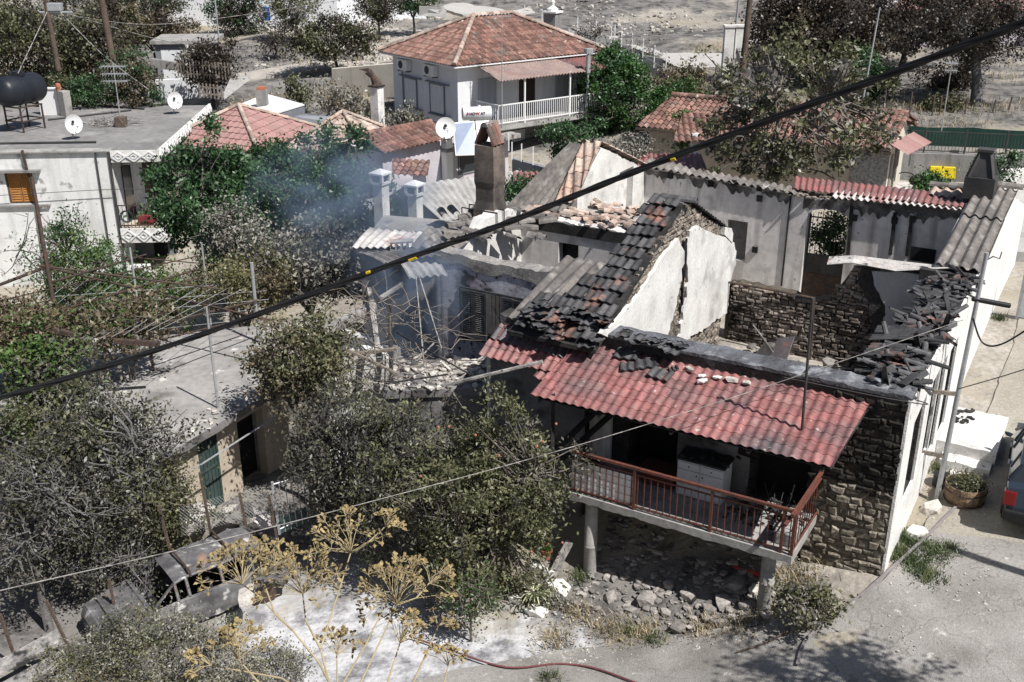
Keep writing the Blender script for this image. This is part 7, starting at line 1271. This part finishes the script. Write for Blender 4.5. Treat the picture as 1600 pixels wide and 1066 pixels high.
for i, (u, v, r0, lab) in enumerate(((310, 806, .42, "long grey ash-covered slab against the beige shed"), (405, 810, .34, "square mesh-covered block right of the wire fence"), (352, 800, .2, "grey rounded lump between slab and block"), (384, 932, .24, "pale ash lump beside the burnt car's rear wheel"))):
    q = MB(); p = Py(u, v, 21.2 if v < 900 else 18.6); q.rock(p, r0, 60 + i, (1.6, 1, .6)); tag(q.build("ash_block", M["rock"], bevel=.01), lab, "rubble block")
q = MB(); corr(q, Py(345, 792, 21.4), Py(398, 805, 21.0), Py(392, 783, 21.9), Py(362, 780, 22.0), .16, .025, 3, .03); tag(q.build("buckled_sheet", M["cement"]), "small buckled corrugated sheet on the rubble by the shed", "roof sheet")
# ------------------------------------------------------------------ cars
def car(nm, lab, c, ang, st, Wd, mb_, mg, wheels, burnt=False):
    f = Fr(c, ang); t = thing(nm, lab, "car", c); body = MB(); gl = MB(); pil = MB(); n = len(st); ring = []
    for (x, zl, zb_, zr, k) in st:
        hw = Wd / 2 * k; tw = hw * (.97 if zr - zb_ < .15 else .74); ring.append([(x, s * yy, z) for s in (1, -1) for yy, z in ((hw * .92, zl), (hw, zl + (zb_ - zl) * .45), (hw * .985, zb_ - .06), (hw * .955, zb_), (tw, zr), (tw * .6, zr + .025), (0, zr + .035))])
    for i in range(n - 1):
        A, B = ring[i], ring[i + 1]; ra, rb_ = st[i][3] - st[i][2], st[i + 1][3] - st[i + 1][2]
        for s in (0, 7):
            for j in range(6):
                P = [f(*A[s + j]), f(*B[s + j]), f(*B[s + j + 1]), f(*A[s + j + 1])]
                if s: P = P[::-1]
                win = (j == 3 and (ra > .2 or rb_ > .2)) or (j >= 4 and abs(st[i][3] - st[i + 1][3]) > .22 and (ra > .2) != (rb_ > .2))
                if win and j == 3:
                    q_ = [P[0].lerp(P[3], .02), P[1].lerp(P[2], .02)]; (gl if not burnt else MB()).add(P, [(0, 1, 2, 3)]); pil.tube([P[3], P[2]], .035, 6)
                    if ra > .2: pil.tube([P[0], P[3]] if not s else [P[1], P[2]] if False else [f(*A[s + 3]), f(*A[s + 4])], .035, 6)
                elif win:
                    if not burnt: gl.add(P, [(0, 1, 2, 3)])
                    if j == 4: pil.tube([f(*A[s + 4]), f(*B[s + 4])], .035, 6)
                else: body.add(P, [(0, 1, 2, 3)])
    for e_ in (0, n - 1):
        L_ = ring[e_]; body.add([f(*p) for p in L_[:7]] + [f(*p) for p in L_[7:13][::-1]], [tuple(range(13)) if e_ else tuple(range(13))[::-1]])
    bd = body.build("body", mb_, t, smooth=True); pil.build("pillars", mb_, bd)
    if burnt:
        q = MB(f); q.box(st[0][0] + .3, st[-1][0] - .4, -Wd * .42, Wd * .42, .3, .36); q.build("charred_cabin_floor", M["dark"], t); q = MB(f)
        for y in (-.35, .35): q = MB(f); q.box(.0, .08, y - .25, y + .25, .4, 1.0); q.box(.08, .45, y - .25, y + .25, .4, .5); q.build("seat_frame", M["charwood"], t)
    else: gl.build("windows", mg, t, smooth=True)
    for x in wheels:
        for s in (1, -1):
            q = MB(); kw = .7 if burnt else 1; o_ = f(x, s * Wd * .41, .3 * kw); ax_ = f.y * s; q.lathe(o_, [(r0 * kw, z) for r0, z in ((.2, 0), (.29, .0), (.3, .04), (.3, .14), (.27, .17), (.19, .17))], 24, ax_); w = q.build("tyre", M["blackp"] if not burnt else M["rustd"], t, smooth=True); q = MB(); q.lathe(o_ + ax_ * .12, [(r0 * kw, z) for r0, z in ((.19, 0), (.19, .04), (.15, .05), (.05, .02), (.02, .03))], 18, ax_); q.build("rim", M["galv"] if not burnt else M["rustd"], w)
            q = MB(); q.disc(o_ - ax_ * .02, ax_, .36, Wd * .09 + .005, 24); q.build("wheel_arch", M["blackp"], t)
    return t, f, bd
bc = Vector((-6.8, 19.5, 0)); bc.z = G(-6.8, 19.5)
t, f, bd = car("burnt_car", "burnt-out small car with bare grey steel and empty windows", bc - Vector((0, 0, .08)), 218, [(-1.75, .35, .75, .78, .86), (-1.62, .25, .9, .93, .95), (-1.25, .22, .95, 1.3, 1), (-.9, .22, .96, 1.37, 1), (-.2, .22, .94, 1.32, 1), (.55, .22, .94, 1.33, 1), (.8, .22, .93, 1.27, 1), (1.35, .22, .9, .93, 1), (1.9, .24, .82, .85, .98), (2.35, .28, .7, .73, .93), (2.45, .35, .55, .58, .86)], 1.5, M["carburnt"], None, (-1.15, 1.75), True)
tx = bpy.data.textures.new('crumple', 'CLOUDS'); tx.noise_scale = .35
m_ = bd.modifiers.new('fine', 'SUBSURF'); m_.subdivision_type = 'SIMPLE'; m_.levels = m_.render_levels = 3; m_ = bd.modifiers.new('dents', 'DISPLACE'); m_.texture = tx; m_.strength = .07; m_.texture_coords = 'LOCAL'
for x in (.45, -.55):
    q = MB(); q.tube([f(x, -.62, 1.33), f(x, -.6, 1.45), f(x, .6, 1.45), f(x, .62, 1.33)], .025, 6); q.build("roof_bar", M["rustd"], t)
q = MB(); q.bar(f(2.1, -.6, .86), f(2.1, .6, .86), .05); q.bar(f(1.42, -.66, .95), f(1.42, .66, .95), .04); q.build("bonnet_edge", M["carburnt"], bd)
sc = Vector((12.45, 21.5, 0)); sc.z = G(12.3, 21.7); t, f, bd = car("parked_car", "dark parked car cut by the right edge with red tail lamp", sc, 63, [(-2.15, .4, .62, .64, .8), (-2.1, .28, .72, .76, .93), (-2.0, .24, .98, 1.0, .98), (-1.75, .22, 1.0, 1.04, 1), (-1.45, .22, .98, 1.32, 1), (-.9, .22, .97, 1.45, 1), (.2, .22, .95, 1.45, 1), (.6, .22, .93, 1.38, 1), (1.25, .22, .9, .93, 1), (1.9, .25, .8, .83, .97), (2.15, .35, .62, .64, .86)], 1.72, M["carp"], M["glassd"], (-1.35, 1.35))
for s in (1, -1):
    q = MB(); q.ext([f(-2.16, s * .885, .64), f(-1.86, s * .89, .7), f(-1.82, s * .885, .93), f(-2.09, s * .88, .95)], f.y * (-s * .26)); q.build("tail_light", M["taillight"], t, bevel=.03)
    q = MB(); o_ = f(.75, s * .9, 1.0); q.rock(o_ + f.y * s * .08, .11, 3, (1, .8, .8)); q.build("wing_mirror", M["carp"], t, smooth=True); q = MB(); q.bar(f(-.6, s * .885, .9), f(-.4, s * .885, .9), .03); q.bar(f(.35, s * .885, .88), f(.55, s * .885, .88), .03); q.build("door_handle", M["alu"], t)
q = MB(f); q.box(-2.22, -2.02, -.84, .84, .3, .56); q.build("bumper", M["blackp"], t, bevel=.05)
q = MB(); a_, b_ = Py(-20, 1040, 16.6), Py(88, 982, 17.2); dn = Vector((0, 0, -1)); q.para(a_, b_ - a_, Vector((.25, -.35, 0)), dn * .12); q.para(a_ + Vector((.25, -.4, -.18)), b_ - a_, Vector((.25, -.3, 0)), dn * .1); q.para(a_ + Vector((.5, -.75, -.33)), b_ - a_, Vector((.2, -.25, 0)), dn * .5); tag(q.build("plank_barrier", M["ashwood"], bevel=.015), "ash-covered plank barrier at the photo's lower left corner", "barrier")
# ------------------------------------------------------------------ yard things
r_ = random.Random(55)
for i, (u, v, r0) in enumerate(((1150, 915, .3), (1010, 940, .24), (955, 935, .17), (1075, 935, .2), (1110, 955, .18), (1000, 910, .14), (1045, 915, .15), (1090, 910, .14), (1130, 945, .2), (1165, 950, .2), (1215, 930, .22), (1230, 955, .2), (1200, 965, .16), (1040, 960, .15), (985, 955, .13), (1060, 985, .19), (1120, 975, .17), (1180, 925, .17), (960, 905, .12), (1025, 925, .14))):
    q = MB(); p = Pg(u, v); q.rock(p + Vector((0, 0, r0 * .3)), r0, 200 + i, (1.2, 1, .75)); o = q.build("rubble_stone", M["rockd"] if u < 1180 else M["rock"], bevel=.01)  # stones under the slab take the darker rock, shade put into colour
    tag(o, "largest rubble boulder beside the right balcony column" if i == 0 else ("big square rubble block at the middle under the balcony" if i == 1 else ("rounded stone at the lane's edge before the balcony" if i == 15 else "broken grey rubble stone in the heap under the balcony")), "stone", "rubble stones under the balcony")
q = MB()
for i in range(420):
    s, w = r_.uniform(-6.2, -1.3), r_.uniform(-2.6, -.2); p = HF(s, w, 0); p.z = G(p.x, p.y) + .03; q.rock(p, r_.uniform(.03, .12), r_.random(), (1.3, 1, .6))
tag(q.build("rubble_chips", M["rockd"]), "small broken stones and chips strewn under the balcony", "rubble", kind="stuff")
for i, (u, v, r0, m, lab) in enumerate(((1432, 838, .27, "rockw", "white boulder in the weeds beside the whitewashed wall"), (1455, 800, .26, "rock", "grey boulder near the foot of the steel pole"), (1450, 793, .14, "rock", "small stone tucked behind the grey boulder"), (838, 958, .22, "rockw", "white stone below the striped spider plant"), (805, 940, .17, "rockw", "small white stone left of the spider plant"), (868, 925, .3, "rockw", "big whitewashed rock right of the spider plant"), (846, 898, .28, "rockw", "white rock under the clay flowerpot"), (705, 905, .16, "rock", "grey stone at the foot of the pomegranate tree"))):
    q = MB(); p = Pg(u, v); q.rock(p + Vector((0, 0, r0 * .35)), r0, 300 + i, (1.25, 1, .8)); tag(q.build("boulder", M[m], bevel=.015), lab, "boulder")
def blades(nm, lab, p, n, L_, m, cat="plant"):
    q = []
    for i in range(n):
        a = 6.28 * i / n + rnd.uniform(-.2, .2); d = np.array([math.cos(a), math.sin(a), 0]); s = np.array([-d[1], d[0], 0]) * .022; k = rnd.uniform(.6, 1.1) * L_; pt = [np.array(p) + d * k * t_ + np.array([0, 0, k * (1.3 * t_ - 1.5 * t_ * t_)]) for t_ in (0, .25, .5, .75, 1)]
        for j in range(4): w0, w1 = (1, .95, .8, .5, .05)[j], (1, .95, .8, .5, .05)[j + 1]; q += [pt[j] - s * w0, pt[j] + s * w0, pt[j + 1] + s * w1, pt[j + 1] - s * w1]
    o = rawquads(nm, m, None, np.array(q) - np.array(p)); o.location = p; return tag(o, lab, cat)
p = Pg(836, 948); blades("spider_plant", "spider plant with cream-striped arching leaves on white rocks", p + Vector((0, 0, .3)), 26, .6, LM["stripe"])
for u, v, r0, lab in ((853, 868, .13, "clay flowerpot on the white rock by the pomegranate tree"), (796, 880, .12, "clay flowerpot half hidden in the pomegranate tree")):
    p = Pg(u, v + 25) + Vector((0, 0, .35)); t = thing("flowerpot", lab, "flowerpot", p); q = MB(); q.lathe(p, [(r0 * .65, 0), (r0 * .95, r0 * 1.6), (r0 * 1.1, r0 * 1.6), (r0 * 1.1, r0 * 2), (r0 * .95, r0 * 2), (r0 * .9, r0 * 1.75)], 18); q.build("pot", M["terr"], t, smooth=True); leaves("plant", LM["bright"], t, np.array(p) + np.array([0, 0, r0 * 2.2]) + rng.normal(0, r0 * .7, (160, 3)) * np.array([1, 1, .8]), .08)
q = MB(); a_, b_ = Pg(862, 905) + Vector((0, 0, .1)), Pg(890, 880) + Vector((0, 0, .6)); q.bar(a_, b_, .2, .06); tag(q.build("leaning_plank", M["ashwood"], bevel=.01), "pale broken plank leaning beside the clay flowerpot", "plank")
# whitewashed steps and the half-barrel planter
st_ = thing("whitewashed_steps", "broad whitewashed stone steps against the side wall", "steps", HF(1.2, 6, .1)); r_ = random.Random(3)
def ws(x0, x1, y0, y1, z0, z1, nm): q = MB(HF); wall(q, HF, x0, x1, y0, y1, z0, rag(z1, .025, int(x0 * 10 + y0 * 7) + 50, 5), step=.12); q.build(nm, M["plaster_w"], st_, bevel=.03)
ws(.03, 1.4, 5.35, 7.6, -.2, .72, "landing"); ws(.2, 1.35, 4.9, 5.35, -.2, .45, "step"); ws(.5, 1.3, 4.55, 4.9, -.2, .25, "step")
q = MB()
for i in range(22): q.rock(HF(r_.uniform(.1, .6), r_.uniform(6.6, 7.5), .76), r_.uniform(.03, .09), r_.random(), (1.4, 1, .5))
tag(q.build("burnt_scraps", M["charwood"]), "black burnt scraps on the whitewashed landing", "scraps", kind="stuff")
p = HF(.98, 3.8, 0); p.z = G(p.x, p.y) - .02; t = thing("barrel_planter", "wooden half-barrel planter with herbs below the white steps", "planter", p); q = MB(); V = []
for k in range(20):
    a0, a1 = 2 * math.pi * k / 20, 2 * math.pi * (k + .94) / 20; P = []
    for rr_, z in ((.4, 0), (.47, .25), (.46, .5)): P += [p + Vector((rr_ * math.cos(a0), rr_ * math.sin(a0), z)), p + Vector((rr_ * math.cos(a1), rr_ * math.sin(a1), z))]
    for rr_, z in ((.37, 0), (.44, .25), (.43, .5)): P += [p + Vector((rr_ * math.cos(a0), rr_ * math.sin(a0), z)), p + Vector((rr_ * math.cos(a1), rr_ * math.sin(a1), z))]
    q.add(P, [(0, 1, 3, 2), (2, 3, 5, 4), (7, 6, 8, 9), (9, 8, 10, 11), (4, 5, 11, 10), (0, 2, 8, 6), (2, 4, 10, 8), (1, 7, 9, 3), (3, 9, 11, 5)])
q.build("staves", mat("barrel_wood", (.27, .19, .12), (.18, .125, .085), sc=6, fine=.3, isl=.35, bump=.4), t)
for z in (.1, .38): q = MB(); q.tube([p + Vector(((.435 + z * .1) * math.cos(k * .2618), (.435 + z * .1) * math.sin(k * .2618), z)) for k in range(25)], .016, 5); q.build("hoop", M["rustd"], t)
q = MB(); q.disc(p + Vector((0, 0, .38)), Vector((0, 0, 1)), .43, .04, 20); q.build("soil", M["charwood"], t); leaves("herbs", LM["olive"], t, np.array(p) + np.array([0, 0, .55]) + rng.normal(0, 1, (1500, 3)) * np.array([.19, .19, .1]), .06)
q = MB(HF); q.disc(HF(.4, 4.2, 0) + Vector((0, 0, G(*HF(.55, 4.3, 0)[:2]))), Vector((0, 0, 1)), .2, .3, 14); tag(q.build("dark_bucket", M["blackp"]), "dark round pot behind the steel pole", "pot")
# hoses and straps on the ground
def ground_line(nm, lab, px, r, m, cat, n=40, flat=False):
    P = [Pg(u, v) for u, v in px]; q = MB(); L_ = []
    for i in range(n + 1):
        t_ = i / n * (len(P) - 1); k = min(int(t_), len(P) - 2); f_ = t_ - k; a_, b_, c_, d_ = P[max(k - 1, 0)], P[k], P[k + 1], P[min(k + 2, len(P) - 1)]
        p = .5 * ((2 * b_) + (c_ - a_) * f_ + (2 * a_ - 5 * b_ + 4 * c_ - d_) * f_ ** 2 + (3 * b_ - a_ - 3 * c_ + d_) * f_ ** 3); p.z = G(p.x, p.y) + r + .07; L_.append(p)
    if flat:
        for a_, b_ in zip(L_, L_[1:]): q.bar(a_, b_ + (b_ - a_) * .03, r * 2, .015)
    else: q.tube(L_, r, 7)
    return tag(q.build(nm, M[m], smooth=not flat), lab, cat)
ground_line("garden_hose", "maroon hose lying along the lane's front edge", [(640, 1000), (700, 1020), (790, 1048), (870, 1043), (930, 1050), (1000, 1075)], .02, "hose", "hose")
ground_line("flat_hose", "grey flat fire hose running across the lane past the wall", [(1245, 1045), (1260, 1005), (1310, 965), (1380, 905), (1440, 850), (1490, 800), (1535, 752), (1560, 715)], .032, "cloth", "hose", 50, True)
ground_line("short_hose", "thin dark hose at the fig weed's foot", [(1150, 1025), (1195, 1010), (1235, 990)], .02, "woodpole", "hose", 12)
# ------------------------------------------------------------------ giant fennel close to the camera
def fennel(lab, stems, umbels, dist):
    """stems: pixel polylines; umbels: (centre px, stem-direction px, size m, rays)"""
    def PD(u, v, d=dist): return O + ray(u, v).normalized() * d
    t = thing("giant_fennel", lab, "dry plant", PD(*stems[0][0]), "dry fennel stalks in the foreground"); q = MB(); r = random.Random(len(lab))
    for s in stems: k = len(s) - 1; q.tube([PD(u, v, dist + .05 * i) for i, (u, v) in enumerate(s)], [.005 - .0024 * i / k for i in range(k + 1)], 7)
    q.build("stem", M["fennel"], t, smooth=True)
    for (u, v), (du, dv), sz, n in umbels:
        c = PD(u, v); ax_ = (PD(u + du, v + dv) - c).normalized(); q = MB(); s_ = MB()
        for i in range(n):
            d = Vector((r.gauss(0, 1), r.gauss(0, 1), r.gauss(0, 1))).normalized(); d = (d + ax_ * 1.0).normalized(); e = c + d * sz * r.uniform(.75, 1.1); m_ = c.lerp(e, .5) + Vector((r.uniform(-.01, .01), r.uniform(-.01, .01), .01)); q.tube([c, m_, e], [.0018, .0015, .0011], 4)
            for j in range(9):
                d2 = (d + Vector((r.gauss(0, .7), r.gauss(0, .7), r.gauss(0, .7)))).normalized(); e2 = e + d2 * sz * r.uniform(.16, .26); q.tube([e, e2], .0012, 3)
                if r.random() < .75: x = d2.cross(Vector((0, 0, 1))).normalized(); w = .0115; s_.add([e2 - x * w * .7, e2 + d2 * w - ax_ * w * .3, e2 + x * w * .7, e2 - d2 * w, e2 + ax_ * w * .6], [(0, 1, 4), (1, 2, 4), (2, 3, 4), (3, 0, 4), (3, 2, 1, 0)])
        k = q.build("umbel", M["fennel"], t); tag(s_.build("seed_heads", M["seed"], k), kind="stuff")
fennel("tallest dry fennel stalk reaching toward the scorched tree", [[(516, 1075), (501, 1014), (530, 922), (548, 864)], [(548, 864), (575, 848), (603, 822)], [(501, 1014), (478, 970), (473, 928)]], [((548, 864), (-15, -60), .16, 22), ((603, 822), (20, -50), .07, 14), ((473, 928), (-10, -60), .17, 24), ((530, 922), (-60, -20), .12, 7)], 4.6)
fennel("dry fennel stalk bending left over the burnt car", [[(522, 1080), (498, 1035), (456, 984), (400, 928), (378, 913)], [(456, 984), (430, 960), (410, 905)]], [((378, 913), (-20, -50), .15, 24), ((410, 900), (30, -60), .12, 14), ((430, 880), (0, -50), .09, 10)], 4.5)
fennel("dry fennel stalk with broad heads right of the tallest", [[(556, 1085), (566, 1061), (600, 990), (620, 945)], [(530, 1078), (570, 1010), (605, 940)], [(620, 945), (650, 935), (672, 910)]], [((620, 945), (10, -60), .18, 30), ((672, 912), (40, -40), .1, 14), ((605, 940), (-50, -20), .12, 12)], 4.8)
fennel("low dry fennel heads at the photo's bottom edge", [[(528, 1090), (526, 1023)], [(600, 1085), (625, 1005)], [(640, 1080), (685, 978)], [(690, 1085), (700, 1040)]], [((526, 1023), (0, -60), .1, 18), ((625, 1005), (10, -60), .13, 20), ((685, 978), (30, -50), .07, 10), ((700, 1040), (0, -50), .09, 12)], 4.9)
fennel("leftmost fennel head low over the dusty bush", [[(420, 1085), (372, 1030)], [(480, 1085), (440, 1060), (330, 1040)]], [((372, 1030), (-10, -60), .12, 20), ((330, 1040), (-40, -20), .08, 12)], 4.4)
# ------------------------------------------------------------------ cables
def sag(P, n=24):
    out = []
    for i in range(n + 1):
        t_ = i / n * (len(P) - 1); k = min(int(t_), len(P) - 2); f_ = t_ - k; a_, b_, c_, d_ = P[max(k - 1, 0)], P[k], P[k + 1], P[min(k + 2, len(P) - 1)]
        out.append(.5 * ((2 * b_) + (c_ - a_) * f_ + (2 * a_ - 5 * b_ + 4 * c_ - d_) * f_ ** 2 + (3 * b_ - a_ - 3 * c_ + d_) * f_ ** 3))
    return out
def PD(u, v, d): return O + ray(u, v).normalized() * d
mc = thing("power_cable", "thick twisted black power cable crossing the whole view", "cable", PD(620, 410, 7)); base_ = sag([PD(-120, 650, 8.6), PD(0, 622, 8.3), PD(280, 535, 7.7), (PD(620, 410, 7.0)), PD(800, 345, 6.7), PD(1000, 265, 6.35), PD(1300, 150, 5.85), PD(1600, 35, 5.4), PD(1750, -28, 5.2)], 160)
for s in range(4):
    q = MB(); P = []
    for i, p in enumerate(base_): a_ = i * .33 + s * math.pi / 2; P.append(p + Vector((0, math.cos(a_), math.sin(a_))) * .0118)
    q.tube(P, .0098, 7); q.build("strand", M["blackp"], mc, smooth=True)
for u, k in ((62, .03), (57, .015), (104, .015), (149, .015)): q = MB(); p = base_[u]; d = (base_[u + 1] - base_[u - 1]).normalized(); o_ = Vector((0, -.012, .006 if u % 2 else -.01)); q.tube([p - d * k + o_, p + d * k + o_ * 1.3], .011, 6); q.build("yellow_tie", M["yellowt"], mc)
def wire(lab, P, r, m="galv", n=30): q = MB(); q.tube(sag(P, n), r, 5); return tag(q.build("wire", M[m]), lab, "wire")
pt = tp_ - Vector((0, 0, .9))
wire("long pale wire sweeping from lower left to the steel pole", [PD(-60, 938, 12), PD(0, 923, 12.4), PD(400, 830, 15.5), PD(800, 725, 18.8), PD(1015, 662, 20.6), PD(1200, 603, 22), PD(1505, 500, 24)], .0075, "ashwood", 60)
wire("thin dark wire from the steel pole to the right edge", [Py(1497, 608, b_.y), Py(1560, 590, b_.y - .6), Py(1640, 565, b_.y - 1.2)], .012, "iron"); wire("drooping black lead between the pole and the right edge", [Py(1520, 497, b_.y), Py(1535, 535, b_.y - .2), Py(1565, 538, b_.y - .5), Py(1620, 505, b_.y - 1)], .02, "blackp"); wire("pale guy wire left of the crossarm post", [Py(74, 18, 50), Py(28, 115, 44)], .02, "ashwood"); wire("pale guy wire running from the crossarm post to the flat roof", [Py(93, 18, 50), Py(160, 85, 48), Py(232, 140, 46)], .02, "ashwood"); wire("thin wire from the crossarm post to the shed", [Py(100, 20, 50), Py(240, 60, 56), Py(330, 75, 60)], .018, "ashwood"); wire("pale wire above the burnt slope toward the hilltop house", [Py(100, 22, 50), Py(250, 38, 60), Py(460, 12, 72), Py(560, -5, 80)], .018, "ashwood")
wire("thin black wire on the corner of the charred wall", [HF(-2.5, -.1, 3.98), HF(-.4, -.1, 4.0), HF(.2, .3, 3.9), tp_.lerp(b_, .4)], .012, "iron"); wire("slack service wire along the stained white wall", [LH(-8, -.2, 2.6), LH(-4, -.2, 2.75), LH(0, -.2, 2.9), LH(1.7, -.2, 2.85)], .012, "iron")
# out-of-frame street pole whose shadow falls across the lane
p = gz(13.6, 15.9); q = MB(); q.tube([p - Vector((0, 0, .3)), p + Vector((0, 0, 7.6))], [.14, .11], 10); tag(q.build("street_pole", M["woodpole"], smooth=True), "wooden pole beyond the right edge casting its shadow on the lane", "pole")
# ------------------------------------------------------------------ smoke
sm = bpy.data.materials.new("thin_smoke"); sm.use_nodes = True; t = sm.node_tree; t.nodes.remove(t.nodes["Principled BSDF"]); pv = t.nodes.new("ShaderNodeVolumePrincipled"); pv.inputs["Color"].default_value = (.55, .72, 1, 1); pv.inputs["Anisotropy"].default_value = .2
tc = t.nodes.new("ShaderNodeTexCoord"); nz_ = t.nodes.new("ShaderNodeTexNoise"); nz_.inputs["Scale"].default_value = 2.3; nz_.inputs["Detail"].default_value = 3; t.links.new(tc.outputs["Object"], nz_.inputs["Vector"])
ln = t.nodes.new("ShaderNodeVectorMath"); ln.operation = 'LENGTH'; t.links.new(tc.outputs["Object"], ln.inputs[0]); fa_ = t.nodes.new("ShaderNodeMapRange"); fa_.inputs[1].default_value = 1; fa_.inputs[2].default_value = .15; t.links.new(ln.outputs["Value"], fa_.inputs[0])
mr = t.nodes.new("ShaderNodeMapRange"); mr.inputs[1].default_value = .46; mr.inputs[2].default_value = .68; t.links.new(nz_.outputs["Fac"], mr.inputs[0]); mu = t.nodes.new("ShaderNodeMath"); mu.operation = 'MULTIPLY'; t.links.new(fa_.outputs[0], mu.inputs[0]); t.links.new(mr.outputs[0], mu.inputs[1])
m2 = t.nodes.new("ShaderNodeMath"); m2.operation = 'MULTIPLY'; m2.inputs[1].default_value = SMOKE; t.links.new(mu.outputs[0], m2.inputs[0]); t.links.new(m2.outputs[0], pv.inputs["Density"]); t.links.new(pv.outputs[0], t.nodes["Material Output"].inputs["Volume"])
bm = bmesh.new(); bmesh.ops.create_icosphere(bm, subdivisions=2, radius=1); me = bpy.data.meshes.new("smoke"); bm.to_mesh(me); bm.free(); me.materials.append(sm)
for c, s in ((Py(640, 440, 25.5), (1.7, 2.0, 2.6)), (Py(545, 310, 31), (3.4, 2.4, 2.4))):
    o = bpy.data.objects.new("smoke", me); link(o); o.location = c; o.scale = s; tag(o, "thin bluish smoke drifting up from the burnt corner", "smoke", kind="stuff")
